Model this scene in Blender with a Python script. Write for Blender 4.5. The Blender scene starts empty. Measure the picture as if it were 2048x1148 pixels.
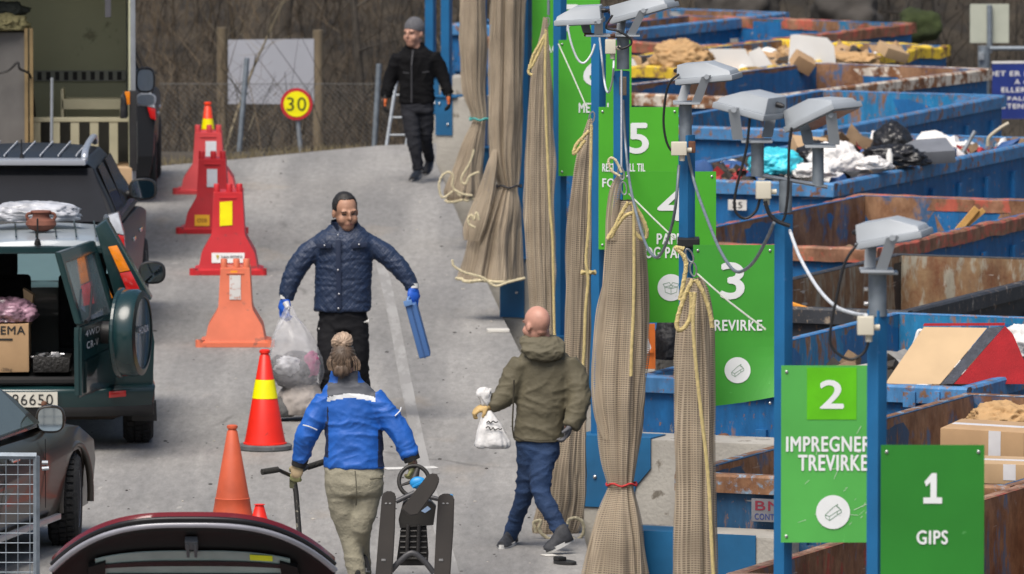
import bpy, bmesh, math, random
import numpy as np
from mathutils import Vector, Matrix, Euler, noise as mnoise
random.seed(7)
C = bpy.context.scene.collection
SC = bpy.context.scene
# ------------------------------------------------------------------ camera
FPX, HC = 20000.0, 8.3                      # focal length in photo pixels (2048 wide), camera height
PITCH = math.atan((574 + 1184) / FPX)
cd = bpy.data.cameras.new('camera'); cam = bpy.data.objects.new('camera', cd); C.objects.link(cam)
cam.location = (0, 0, HC); cam.rotation_euler = (math.pi/2 - PITCH, 0, 0)
cd.sensor_width = 36; cd.lens = 36 * FPX / 2048; cd.clip_start = 1; cd.clip_end = 2000
cd.dof.use_dof = True; cd.dof.focus_distance = 67; cd.dof.aperture_fstop = 8
SC.camera = cam
# ------------------------------------------------------------------ sky and sun (overcast day)
SUN_EL, SUN_AZ = math.radians(58), math.radians(205)
w = bpy.data.worlds.new('World'); SC.world = w; w.use_nodes = True
nt = w.node_tree; sky = nt.nodes.new('ShaderNodeTexSky'); sky.sky_type = 'NISHITA'; sky.sun_disc = False
sky.sun_elevation = SUN_EL; sky.sun_rotation = SUN_AZ; sky.air_density = 1.0; sky.dust_density = 4.0; sky.ozone_density = 1.0
bg = nt.nodes['Background']; bg.inputs[1].default_value = 0.075; nt.links.new(sky.outputs[0], bg.inputs[0])
sl = bpy.data.lights.new('sun', 'SUN'); sl.energy = 2.2; sl.angle = math.radians(38); sl.color = (1.0, 0.95, 0.88)
so = bpy.data.objects.new('sun', sl); C.objects.link(so)
sd = Vector((math.sin(SUN_AZ)*math.cos(SUN_EL), math.cos(SUN_AZ)*math.cos(SUN_EL), math.sin(SUN_EL)))
so.rotation_euler = sd.to_track_quat('Z', 'Y').to_euler()
SC.view_settings.view_transform = 'Standard'; SC.view_settings.look = 'None'
SC.view_settings.exposure = 0.70; SC.view_settings.gamma = 1; SC.view_settings.use_curve_mapping = False
SC.cycles.transparent_max_bounces = 24; SC.cycles.max_bounces = 6
# ------------------------------------------------------------------ helpers: rays, tagging, linking
CP, SP = math.cos(PITCH), math.sin(PITCH)
def ray(u, v):
    a = (u - 1024) / FPX; b = (574 - v) / FPX
    return Vector((a, CP + b*SP, -SP + b*CP))
def P(u, v, Y):                              # point of the scene at distance Y north of the camera
    d = ray(u, v); return Vector((0, 0, HC)) + d * (Y / d.y)
def G(u, v, z=0.0):                          # point at height z
    d = ray(u, v); return Vector((0, 0, HC)) + d * ((z - HC) / d.z)
def S(Y, z=0.0): return FPX / (Y*CP + (HC - z)*SP)   # photo pixels per metre
def tag(o, label=None, cat=None, group=None, kind=None):
    if label: o['label'] = label
    if cat: o['category'] = cat
    if group: o['group'] = group
    if kind: o['kind'] = kind
    return o
def empty(name, loc, rz=0, label=None, cat=None, group=None):
    o = bpy.data.objects.new(name, None); C.objects.link(o); o.location = loc; o.rotation_euler = (0, 0, rz)
    o.empty_display_size = .2
    return tag(o, label, cat, group)
def wmat(o):
    m = Matrix.LocRotScale(o.location, o.rotation_euler, o.scale)
    return (wmat(o.parent) @ m) if o.parent else m
def link(name, bm, mats, parent=None, world=False, smooth=None, norm=True):
    if world and parent: bm.transform(wmat(parent).inverted())
    if norm: bmesh.ops.recalc_face_normals(bm, faces=bm.faces)
    me = bpy.data.meshes.new(name); bm.to_mesh(me); bm.free()
    return linkme(name, me, mats, parent, smooth)
def linkme(name, me, mats, parent=None, smooth=None):
    me.name = name
    for m in (mats if isinstance(mats, (list, tuple)) else [mats]): me.materials.append(m)
    o = bpy.data.objects.new(name, me); C.objects.link(o)
    if parent: o.parent = parent
    if smooth is not None: shade(me, smooth)
    return o
def shade(me, ang):
    me.polygons.foreach_set('use_smooth', [True]*len(me.polygons))
    if ang < 180: me.set_sharp_from_angle(angle=math.radians(ang))
def copy_tree(o, parent=None):
    c = o.copy(); C.objects.link(c)
    if parent: c.parent = parent
    for ch in list(o.children): copy_tree(ch, c)
    return c
# ------------------------------------------------------------------ mesh helpers
def NB(): return bmesh.new()
def addfaces(bm, vs, fs, mi=0):
    bv = [bm.verts.new(v) for v in vs]
    out = []
    for f in fs:
        try:
            g = bm.faces.new([bv[i] for i in f]); g.material_index = mi; out.append(g)
        except ValueError: pass
    return out
def box(bm, c, s, M=None, mi=0):
    x, y, z = s[0]/2, s[1]/2, s[2]/2
    vs = [Vector((a*x, b*y, d*z)) for a in (-1,1) for b in (-1,1) for d in (-1,1)]
    if M is not None: vs = [M @ v for v in vs]
    vs = [v + Vector(c) for v in vs]
    addfaces(bm, vs, [(0,1,3,2),(4,6,7,5),(0,4,5,1),(2,3,7,6),(0,2,6,4),(1,5,7,3)], mi)
def bbox(bm, c, s, bev=.01, M=None, seg=2, mi=0):      # bevelled box
    t = NB(); box(t, (0,0,0), s)
    bmesh.ops.bevel(t, geom=t.edges[:], offset=bev, segments=seg, profile=.7, affect='EDGES')
    merge(bm, t, Matrix.Translation(Vector(c)) @ (M.to_4x4() if M is not None else Matrix()), mi)
def merge(bm, t, M=None, mi=None):
    if M is not None: t.transform(M)
    mp = {}
    for v in t.verts: mp[v] = bm.verts.new(v.co)
    for f in t.faces:
        try:
            g = bm.faces.new([mp[v] for v in f.verts]); g.material_index = f.material_index if mi is None else mi; g.smooth = f.smooth
        except ValueError: pass
    t.free()
def tube(bm, pts, r, seg=8, cap=True, flat=1.0, ref=None, mi=0):
    pts = [Vector(p) for p in pts]; n = len(pts)
    rs = r if isinstance(r, (list, tuple)) else [r]*n
    prev = None; rings = []
    for i, p in enumerate(pts):
        t = (pts[min(i+1, n-1)] - pts[max(i-1, 0)])
        if t.length < 1e-9: t = Vector((0,0,1))
        t.normalize()
        if prev is None:
            a = Vector(ref) if ref is not None else (Vector((1,0,0)) if abs(t.x) < .8 else Vector((0,1,0)))
        else: a = prev
        a = (a - t*a.dot(t)); a.normalize(); prev = a; b = t.cross(a)
        rings.append([bm.verts.new(p + a*math.cos(2*math.pi*k/seg)*rs[i] + b*math.sin(2*math.pi*k/seg)*rs[i]*flat) for k in range(seg)])
    for i in range(n-1):
        for k in range(seg):
            f = bm.faces.new((rings[i][k], rings[i][(k+1)%seg], rings[i+1][(k+1)%seg], rings[i+1][k])); f.material_index = mi
    if cap:
        bm.faces.new(rings[0][::-1]).material_index = mi; bm.faces.new(rings[-1]).material_index = mi
def spline(pts, n=6):
    pts = [Vector(p) for p in pts]; out = []
    for i in range(len(pts)-1):
        p0 = pts[max(i-1,0)]; p1 = pts[i]; p2 = pts[i+1]; p3 = pts[min(i+2, len(pts)-1)]
        for k in range(n):
            t = k/n
            out.append(.5*((2*p1)+(p2-p0)*t+(2*p0-5*p1+4*p2-p3)*t*t+(3*p1-p0-3*p2+p3)*t**3))
    out.append(pts[-1]); return out
def lathe(bm, prof, seg=24, M=None, mi=0, cap=True):
    rings = []
    for r, z in prof:
        ring = []
        for k in range(seg):
            v = Vector((r*math.cos(2*math.pi*k/seg), r*math.sin(2*math.pi*k/seg), z))
            ring.append(bm.verts.new(M @ v if M is not None else v))
        rings.append(ring)
    for i in range(len(rings)-1):
        for k in range(seg):
            f = bm.faces.new((rings[i][k], rings[i][(k+1)%seg], rings[i+1][(k+1)%seg], rings[i+1][k])); f.material_index = mi
    if cap:
        bm.faces.new(rings[0][::-1]).material_index = mi; bm.faces.new(rings[-1]).material_index = mi
def sections(bm, secs, seg=20, mi=0):        # horizontal ellipses: (centre, half width x, half depth y [, squareness])
    rings = []
    for s in secs:
        c = Vector(s[0]); q = s[3] if len(s) > 3 else 1.0; R = s[4] if len(s) > 4 else None
        ring = []
        for k in range(seg):
            a = 2*math.pi*k/seg; ca, sa = math.cos(a), math.sin(a)
            v = Vector((s[1]*math.copysign(abs(ca)**q, ca), s[2]*math.copysign(abs(sa)**q, sa), 0))
            if R is not None: v = R @ v
            ring.append(bm.verts.new(c + v))
        rings.append(ring)
    for i in range(len(rings)-1):
        for k in range(seg):
            bm.faces.new((rings[i][k], rings[i][(k+1)%seg], rings[i+1][(k+1)%seg], rings[i+1][k])).material_index = mi
    bm.faces.new(rings[0][::-1]); bm.faces.new(rings[-1])
def ell(bm, c, r, M=None, sub=3, mi=0):
    t = NB(); bmesh.ops.create_icosphere(t, subdivisions=sub, radius=1.0)
    X = Matrix.Diagonal((r[0], r[1], r[2], 1))
    if M is not None: X = M.to_4x4() @ X
    merge(bm, t, Matrix.Translation(Vector(c)) @ X, mi)
def poly(bm, pts, d, mi=0):                  # polygon extruded by vector d
    pts = [Vector(p) for p in pts]; n = len(pts); d = Vector(d)
    a = [bm.verts.new(p) for p in pts]; b = [bm.verts.new(p + d) for p in pts]
    fs = [bm.faces.new(a), bm.faces.new(b[::-1])]
    for i in range(n): fs.append(bm.faces.new((a[i], b[i], b[(i+1)%n], a[(i+1)%n])))
    for f in fs: f.material_index = mi
def fuse(bm, voxel, smooth=4):               # one continuous surface from overlapping shapes
    bmesh.ops.recalc_face_normals(bm, faces=bm.faces)
    me = bpy.data.meshes.new('tmp'); bm.to_mesh(me); bm.free()
    o = bpy.data.objects.new('tmp', me); C.objects.link(o)
    m = o.modifiers.new('r', 'REMESH'); m.mode = 'VOXEL'; m.voxel_size = voxel
    dg = bpy.context.evaluated_depsgraph_get(); dg.update()
    me2 = bpy.data.meshes.new_from_object(o.evaluated_get(dg))
    bpy.data.objects.remove(o); bpy.data.meshes.remove(me)
    b2 = NB(); b2.from_mesh(me2); bpy.data.meshes.remove(me2)
    for _ in range(smooth): bmesh.ops.smooth_vert(b2, verts=b2.verts, factor=.5, use_axis_x=True, use_axis_y=True, use_axis_z=True)
    b2.normal_update()
    return b2
def boolean(bm, cutters):
    def tmp(b):
        bmesh.ops.recalc_face_normals(b, faces=b.faces)
        me = bpy.data.meshes.new('tmp'); b.to_mesh(me); b.free()
        o = bpy.data.objects.new('tmp', me); C.objects.link(o); return o
    o = tmp(bm); cs = [tmp(c) for c in cutters]
    for c in cs:
        m = o.modifiers.new('b', 'BOOLEAN'); m.operation = 'DIFFERENCE'; m.object = c; m.solver = 'EXACT'
    dg = bpy.context.evaluated_depsgraph_get(); dg.update()
    me2 = bpy.data.meshes.new_from_object(o.evaluated_get(dg))
    for x in [o]+cs: bpy.data.objects.remove(x)
    b2 = NB(); b2.from_mesh(me2); bpy.data.meshes.remove(me2); return b2
def wrinkle(bm, amp, f=(7,7,16), seed=0, ridged=False):
    bm.normal_update()
    for v in bm.verts:
        p = Vector((v.co.x*f[0]+seed, v.co.y*f[1], v.co.z*f[2]))
        n = mnoise.noise(p) + .5*mnoise.noise(p*2.1)
        if ridged:
            p2 = p + Vector((mnoise.noise(p*.6+Vector((9,0,0))), 0, mnoise.noise(p*.6)))*.8
            n = 1.5*(1-abs(mnoise.noise(p2*1.25)))**4 + .7*(1-abs(mnoise.noise(p2*2.3+Vector((3,1,7)))))**5 - .9
        v.co += v.normal * n * amp
# ------------------------------------------------------------------ materials
def L3(c): return tuple(((x/255)/12.92 if x/255 <= .04045 else ((x/255+.055)/1.055)**2.4) for x in c)
MATS = {}
def M(name, col, rough=.6, metal=0., var=.12, vs=6., bump=0., bs=60., coat=0., trans=0., alpha=None, spec=.5, aniso=(1,1,1), dirt=None):
    """principled material with a noise-varied base colour; col is linear RGB"""
    if name in MATS: return MATS[name]
    m = bpy.data.materials.new(name); m.use_nodes = True; t = m.node_tree; b = t.nodes['Principled BSDF']
    b.inputs['Roughness'].default_value = rough; b.inputs['Metallic'].default_value = metal
    b.inputs['Coat Weight'].default_value = coat; b.inputs['Coat Roughness'].default_value = .05
    b.inputs['Transmission Weight'].default_value = trans; b.inputs['Specular IOR Level'].default_value = spec
    tc = t.nodes.new('ShaderNodeTexCoord'); mp = t.nodes.new('ShaderNodeMapping'); mp.inputs['Scale'].default_value = aniso
    t.links.new(tc.outputs['Object'], mp.inputs[0])
    n = t.nodes.new('ShaderNodeTexNoise'); n.inputs['Scale'].default_value = vs; n.inputs['Detail'].default_value = 5
    t.links.new(mp.outputs[0], n.inputs['Vector'])
    r = t.nodes.new('ShaderNodeValToRGB'); r.color_ramp.elements[0].position = .3; r.color_ramp.elements[1].position = .7
    lo = [max(0, c*(1-var)) for c in col]; hi = [min(1, c*(1+var)) for c in col]
    r.color_ramp.elements[0].color = (*lo, 1); r.color_ramp.elements[1].color = (*hi, 1)
    t.links.new(n.outputs['Fac'], r.inputs[0]); out = r.outputs[0]
    if dirt:                                  # (colour, threshold, scale)
        n2 = t.nodes.new('ShaderNodeTexNoise'); n2.inputs['Scale'].default_value = dirt[2]; n2.inputs['Detail'].default_value = 8
        n2.inputs['Roughness'].default_value = .65
        t.links.new(mp.outputs[0], n2.inputs['Vector'])
        r2 = t.nodes.new('ShaderNodeValToRGB'); r2.color_ramp.elements[0].position = dirt[1]; r2.color_ramp.elements[1].position = dirt[1]+.06
        t.links.new(n2.outputs['Fac'], r2.inputs[0])
        mx = t.nodes.new('ShaderNodeMix'); mx.data_type = 'RGBA'; mx.inputs[7].default_value = (*dirt[0], 1)
        t.links.new(r2.outputs[0], mx.inputs[0]); t.links.new(out, mx.inputs[6]); out = mx.outputs[2]
    t.links.new(out, b.inputs['Base Color'])
    if alpha is not None: b.inputs['Alpha'].default_value = alpha
    if bump:
        nb = t.nodes.new('ShaderNodeTexNoise'); nb.inputs['Scale'].default_value = bs; nb.inputs['Detail'].default_value = 4
        t.links.new(mp.outputs[0], nb.inputs['Vector'])
        bp = t.nodes.new('ShaderNodeBump'); bp.inputs['Strength'].default_value = bump; bp.inputs['Distance'].default_value = .02
        t.links.new(nb.outputs['Fac'], bp.inputs['Height']); t.links.new(bp.outputs[0], b.inputs['Normal'])
    MATS[name] = m; return m
def rusty(name, paint, rust=(.16,.062,.026), amount=.5, streak=(3,3,.9), rust2=(.30,.16,.08), chips=0, rough=.6):
    """painted steel with rust: broad vertical streaks, fine chips and pale scratches"""
    if name in MATS: return MATS[name]
    m = bpy.data.materials.new(name); m.use_nodes = True; t = m.node_tree; b = t.nodes['Principled BSDF']; Lk = t.links.new
    b.inputs['Roughness'].default_value = rough
    tc = t.nodes.new('ShaderNodeTexCoord')
    def nz(sc, scale, det=8, ro=.6):
        mp = t.nodes.new('ShaderNodeMapping'); mp.inputs['Scale'].default_value = scale; Lk(tc.outputs['Object'], mp.inputs[0])
        n = t.nodes.new('ShaderNodeTexNoise'); n.inputs['Scale'].default_value = sc; n.inputs['Detail'].default_value = det; n.inputs['Roughness'].default_value = ro
        Lk(mp.outputs[0], n.inputs['Vector']); return n.outputs['Fac']
    def ramp(src, p0, p1, c0=(0,0,0,1), c1=(1,1,1,1)):
        r = t.nodes.new('ShaderNodeValToRGB'); e = r.color_ramp.elements
        e[0].position = p0; e[1].position = p1; e[0].color = c0; e[1].color = c1; Lk(src, r.inputs[0]); return r.outputs[0]
    def mix(f, a, c):
        x = t.nodes.new('ShaderNodeMix'); x.data_type = 'RGBA'; Lk(f, x.inputs[0])
        for i, q in ((6, a), (7, c)):
            if isinstance(q, tuple): x.inputs[i].default_value = (*q, 1)
            else: Lk(q, x.inputs[i])
        return x.outputs[2]
    pv = ramp(nz(3, (1,1,1)), .3, .7, (*[c*.85 for c in paint],1), (*[min(1,c*1.15) for c in paint],1))
    rv = ramp(nz(4, (1,1,.8), 10, .74), .36, .64, (*[c*.8 for c in rust],1), (*rust2,1))
    th = 1 - amount
    f1 = ramp(nz(2.2, streak, 10, .68), th*.52+.13, th*.52+.21)
    col = mix(f1, pv, rv)
    f2 = ramp(nz(22, (1,1,.5), 6, .7), .60, .65); col = mix(f2, col, rv)
    f3 = ramp(nz(11, (1.4,1.4,.5), 9, .75), .62, .67); col = mix(f3, col, (.36,.33,.29))
    st = ramp(nz(6, (1.6,1.6,.4), 8, .68), .34, .66, (.74,.74,.74,1), (1.22,1.21,1.19,1))
    mu = t.nodes.new('ShaderNodeMix'); mu.data_type = 'RGBA'; mu.blend_type = 'MULTIPLY'; mu.inputs[0].default_value = 1; Lk(col, mu.inputs[6]); Lk(st, mu.inputs[7]); col = mu.outputs[2]
    scr = ramp(nz(2.6, (.9,.9,9), 3, .5), .68, .70); scm = ramp(nz(1.1, (1,1,1), 3), .5, .62); sm = t.nodes.new('ShaderNodeMath'); sm.operation = 'MULTIPLY'; Lk(scr, sm.inputs[0]); Lk(scm, sm.inputs[1]); col = mix(sm.outputs[0], col, (.40,.38,.35))
    Lk(col, b.inputs['Base Color'])
    bp = t.nodes.new('ShaderNodeBump'); bp.inputs['Strength'].default_value = .35; bp.inputs['Distance'].default_value = .02
    Lk(nz(6, (1,1,.7)), bp.inputs['Height']); Lk(bp.outputs[0], b.inputs['Normal'])
    MATS[name] = m; return m
def textmesh(name, s, w_, h_, mat, parent, loc, rz=0, bold=.02, M4=None):
    """lettering as flat mesh in the xz plane facing -y, fitted into w_ x h_ around loc"""
    cu = bpy.data.curves.new('t', 'FONT'); cu.body = s; cu.offset = 0; cu.extrude = 0; cu.align_x = 'CENTER'; cu.resolution_u = 4; cu.space_character = 1.10
    o = bpy.data.objects.new('t', cu); C.objects.link(o)
    dg = bpy.context.evaluated_depsgraph_get(); dg.update()
    me = bpy.data.meshes.new_from_object(o.evaluated_get(dg)); bpy.data.objects.remove(o)
    xs = [v.co.x for v in me.vertices]; ys = [v.co.y for v in me.vertices]
    cx, cy = (max(xs)+min(xs))/2, (max(ys)+min(ys))/2; sx = w_/(max(xs)-min(xs)); sy = h_/(max(ys)-min(ys))
    q = bold*h_*1.1; b = NB()                                    # strokes thickened by stacked, slightly shifted outlines
    for k, (dx, dz) in enumerate(((0,0),(q,0),(-q,0),(0,q*.8),(0,-q*.8)) if bold > .011 else ((0,0),)):
        t = NB(); t.from_mesh(me)
        for v in t.verts:
            p = Vector(((v.co.x-cx)*sx+dx, -.00025*k, (v.co.y-cy)*sy+dz))
            if M4 is not None: p = M4 @ p
            elif rz: p = Matrix.Rotation(rz, 3, 'Z') @ p
            v.co = p + Vector(loc)
        merge(b, t)
    bpy.data.meshes.remove(me)
    return link(name, b, mat, parent, norm=False)
# ------------------------------------------------------------------ ground, yard, hillside
def asphalt():
    m = bpy.data.materials.new('asphalt'); m.use_nodes = True; t = m.node_tree; b = t.nodes['Principled BSDF']; Lk = t.links.new
    tc = t.nodes.new('ShaderNodeTexCoord')
    def nz(sc, det=4, scale=(1,1,1), ro=.5):
        mp = t.nodes.new('ShaderNodeMapping'); mp.inputs['Scale'].default_value = scale; Lk(tc.outputs['Object'], mp.inputs[0])
        n = t.nodes.new('ShaderNodeTexNoise'); n.inputs['Scale'].default_value = sc; n.inputs['Detail'].default_value = det; n.inputs['Roughness'].default_value = ro
        Lk(mp.outputs[0], n.inputs['Vector']); return n.outputs['Fac']
    def ramp(src, p0, p1, c0, c1):
        r = t.nodes.new('ShaderNodeValToRGB'); e = r.color_ramp.elements
        e[0].position = p0; e[1].position = p1; e[0].color = (*c0, 1); e[1].color = (*c1, 1); Lk(src, r.inputs[0]); return r.outputs[0]
    def mix(f, a, c, mode='MIX'):
        x = t.nodes.new('ShaderNodeMix'); x.data_type = 'RGBA'; x.blend_type = mode
        if isinstance(f, float): x.inputs[0].default_value = f
        else: Lk(f, x.inputs[0])
        for i, q in ((6, a), (7, c)):
            if isinstance(q, tuple): x.inputs[i].default_value = (*q, 1)
            else: Lk(q, x.inputs[i])
        return x.outputs[2]
    base = ramp(nz(.55, 6), .35, .65, (.25,.243,.232), (.28,.272,.26))
    grain = ramp(nz(16, 5, (1,.16,1), .8), .3, .72, (.74,.74,.74), (1.24,1.24,1.24))
    col = mix(1.0, base, grain, 'MULTIPLY')
    lane = ramp(nz(1.6, 4, (1,.05,1)), .42, .62, (.8,.8,.8), (1.13,1.12,1.1)); col = mix(1.0, col, lane, 'MULTIPLY')   # worn wheel lanes along the road
    dust = ramp(nz(.9, 5, (1,.3,1)), .62, .75, (0,0,0), (.35,.35,.35)); col = mix(dust, col, (.38,.29,.19))
    crk = t.nodes.new('ShaderNodeTexVoronoi'); crk.feature = 'DISTANCE_TO_EDGE'; crk.inputs['Scale'].default_value = .33; mpc = t.nodes.new('ShaderNodeMapping'); mpc.inputs['Scale'].default_value = (1,.35,1); Lk(tc.outputs['Object'], mpc.inputs[0])
    wn = t.nodes.new('ShaderNodeTexNoise'); wn.inputs['Scale'].default_value = 1.5; wn.inputs['Detail'].default_value = 6; Lk(mpc.outputs[0], wn.inputs['Vector'])
    ad = t.nodes.new('ShaderNodeMix'); ad.data_type = 'RGBA'; ad.inputs[0].default_value = .25; Lk(mpc.outputs[0], ad.inputs[6]); Lk(wn.outputs['Color'], ad.inputs[7]); Lk(ad.outputs[2], crk.inputs['Vector'])
    ce = ramp(crk.outputs['Distance'], .002, .007, (.5,.5,.5), (0,0,0)); cg = mix(1.0, ce, ramp(nz(.4, 2), .5, .6, (0,0,0), (1,1,1)), 'MULTIPLY'); col = mix(cg, col, (.07,.066,.06))
    oil = ramp(nz(.35, 3, (1,.25,1)), .62, .72, (0,0,0), (.30,.30,.30)); col = mix(oil, col, (.16,.152,.14))
    spots = ramp(nz(4.5, 3, (1,.25,1)), .77, .82, (0,0,0), (.35,.35,.35)); col = mix(spots, col, (.06,.055,.05))
    grit = ramp(nz(9, 2, (1,.25,1)), .73, .76, (0,0,0), (.6,.6,.6)); col = mix(grit, col, (.42,.40,.36))
    Lk(col, b.inputs['Base Color']); b.inputs['Roughness'].default_value = .9
    bp = t.nodes.new('ShaderNodeBump'); bp.inputs['Strength'].default_value = .5; bp.inputs['Distance'].default_value = .01
    Lk(nz(60, 3), bp.inputs['Height']); Lk(bp.outputs[0], b.inputs['Normal'])
    return m
ASPH = asphalt()
# bay number: (post u, distance, u of the left end of its wall)
BAY = {1: (1754, G(1762,893,3.03).y), 2: (1567, G(1562,732,3.03).y), 3: (1374, G(1395,490,3.03).y), 4: (1243, G(1283,343,3.03).y),
       5: (1197, G(1197,215,3.03).y), 6: (1120, G(1118,80,3.03).y), 7: (1050, 91.3), 8: (961, 99.0), 9: (893, 110.2), 10: (861, 113.6)}
BLEFT = {1: 1715, 2: 1530, 3: 1340, 4: 1200, 5: 1155, 6: 1088, 7: 1005, 8: 942, 9: 872, 10: 846}
def gx(u, Y, z=0.0): return (u - 1024) / S(Y, z)
edge = [(gx(1745, 44), 44.)] + [(gx(BLEFT[k], BAY[k][1]), BAY[k][1]) for k in range(1, 10)]
far = [G(905,283), G(880,286), G(760,291), G(640,302), G(480,318), G(330,331), G(150,342), G(-150,352), G(-900,370)]
pts = [(-14, 38), (2.3, 38)] + edge + [(p.x, p.y) for p in far]
bm = NB(); f = bm.faces.new([bm.verts.new((x, y, 0)) for x, y in pts]); 
tag(link('road', bm, ASPH), kind='structure')
# yard floor, lower, where the containers stand
YARD = M('yard_gravel', (.13,.12,.105), .95, var=.3, vs=3, bump=.5, bs=20)
bm = NB(); box(bm, (9, 95, -1.56), (22, 150, .1)); tag(link('yard_floor', bm, YARD), kind='structure')
# retaining face of the road slab
CONC = M('concrete', (.36,.34,.30), .9, var=.18, vs=2.5, bump=.35, bs=30, dirt=((.17,.15,.12), .58, 5))
bm = NB(); e2 = [(2.3, 38)] + edge + [(far[0].x, far[0].y)]
for (x0, y0), (x1, y1) in zip(e2, e2[1:]):
    addfaces(bm, [(x0,y0,-.004), (x1,y1,-.004), (x1,y1,-1.6), (x0,y0,-1.6)], [(0,1,2,3)])
tag(link('retaining_wall', bm, CONC), 'low concrete face carrying the edge of the road above the container yard', 'wall')
# terrain: falls away behind the road, then the wooded hillside
def hz(x, y):
    a = max(0, min(1, (y - 112.5 + .0*x)/9)); h = -3.2*a*a*(3-2*a)
    b = max(0, y - 124); h += b*.30
    return h + .5*mnoise.noise(Vector((x*.25, y*.2, 1))) * min(1, max(0, (y-114)/6)) - .06
bm = NB(); nx, ny = 60, 80; vs = []
for j in range(ny+1):
    y = 108 + 92*(j/ny)**1.3
    for i in range(nx+1):
        x = -26 + 60*i/nx; z = hz(x, y) if y > 110 else -.06
        if x > gx(905, 112): z = min(z, -1.65 + max(0, y-122)*.33 + (.4*mnoise.noise(Vector((x*.3, y*.2, 4))) if y > 118 else 0)) if y < 140 else z
        vs.append((x, y, z))
addfaces(bm, vs, [(j*(nx+1)+i, j*(nx+1)+i+1, (j+1)*(nx+1)+i+1, (j+1)*(nx+1)+i) for j in range(ny) for i in range(nx)])
SOIL = M('leaf_litter', (.045,.036,.025), 1, var=.45, vs=1.5, bump=.8, bs=8, dirt=((.028,.024,.019), .52, 1.1))
tag(link('hillside', bm, SOIL, smooth=180), kind='structure')
# ------------------------------------------------------------------ brushwood on the hillside: uncountable thin bare stems
def brush(seed, N, xr, yr, hr, mats, name):
    rnd = random.Random(seed); V = []; F = []; MI = []
    def strip(p0, p1, p2, r0, mi):
        b = len(V)
        for p, r in ((p0, r0), (p1, r0*.7), (p2, r0*.25)):
            for a in (0, 2.1, 4.2): V.append((p[0]+r*math.cos(a), p[1]+r*math.sin(a), p[2]))
        for s in (0, 3):
            for k in range(3): F.append((b+s+k, b+s+(k+1)%3, b+s+3+(k+1)%3, b+s+3+k)); MI.append(mi)
    for i in range(N):
        x = rnd.uniform(*xr); y = yr[0] + (yr[1]-yr[0])*rnd.random()
        z = hz(x, y) - .1
        if x > gx(905,112) and y < 140: z = min(z, -1.65+max(0, y-122)*.33)
        h = rnd.uniform(*hr); lx, ly = rnd.gauss(0, .35), rnd.gauss(0, .3); mi = rnd.choice((0,0,0,1,1,2,2,2))
        p0 = (x, y, z); p1 = (x+lx*h*.4, y+ly*h*.4, z+h*.55); p2 = (x+lx*h*1.1, y+ly*h, z+h)
        strip(p0, p1, p2, rnd.uniform(.005, .014), mi)
        for k in range(rnd.randint(3, 7)):
            t = rnd.uniform(.15, .95); q = [p0[c]+(p2[c]-p0[c])*t for c in range(3)]
            a = rnd.uniform(0, 6.28); l = rnd.uniform(.2, .8); u = rnd.uniform(-.1, .9)
            q1 = (q[0]+math.cos(a)*l*.5, q[1]+math.sin(a)*l*.5, q[2]+u*l*.4); q2 = (q[0]+math.cos(a+.3)*l, q[1]+math.sin(a+.3)*l, q[2]+u*l)
            strip(q, q1, q2, rnd.uniform(.003, .007), mi)
    me = bpy.data.meshes.new(name); me.from_pydata(V, [], F); me.polygons.foreach_set('material_index', MI)
    return linkme(name, me, mats)
TW1 = M('twig_grey', (.085,.064,.044), .95, var=.3, vs=.7); TW2 = M('twig_pale', (.135,.100,.062), .95, var=.25, vs=.8)
TW3 = M('twig_dark', (.030,.025,.020), .95, var=.3, vs=.9)
tag(brush(3, 4200, (-11, 1.5), (115, 146), (.8, 2.6), (TW1, TW2, TW3), 'brushwood'), 'tangled bare brushwood covering the hillside behind the road', 'brushwood', kind='stuff')
tag(brush(4, 1700, (0, 11), (127, 150), (.6, 2.2), (TW3, TW1, TW3), 'undergrowth'), 'dark bare undergrowth on the slope behind the container yard', 'undergrowth', kind='stuff')
# dry grass and leaves at the road's far edge
bm = NB(); rnd = random.Random(9)
for i in range(900):
    u = rnd.uniform(300, 905); vv = np.interp(u, [300,330,480,640,760,905], [334,331,318,302,291,283]); p = G(u, vv); p.y += rnd.uniform(.02, 1.2); p.z = -.05 if p.y < 112.5 else hz(p.x, p.y)
    h = rnd.uniform(.03, .12); d = Vector((rnd.gauss(0,.4), rnd.gauss(0,.3), 1))*h; sx = rnd.uniform(.004,.009)
    addfaces(bm, [p-Vector((sx,0,.03)), p+Vector((sx,0,-.03)), p+d], [(0,1,2)])
tag(link('dry_grass', bm, M('dry_grass', (.17,.14,.08), .95, var=.4, vs=4)), 'dry grass along the far edge of the asphalt', 'grass', kind='stuff')
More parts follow.
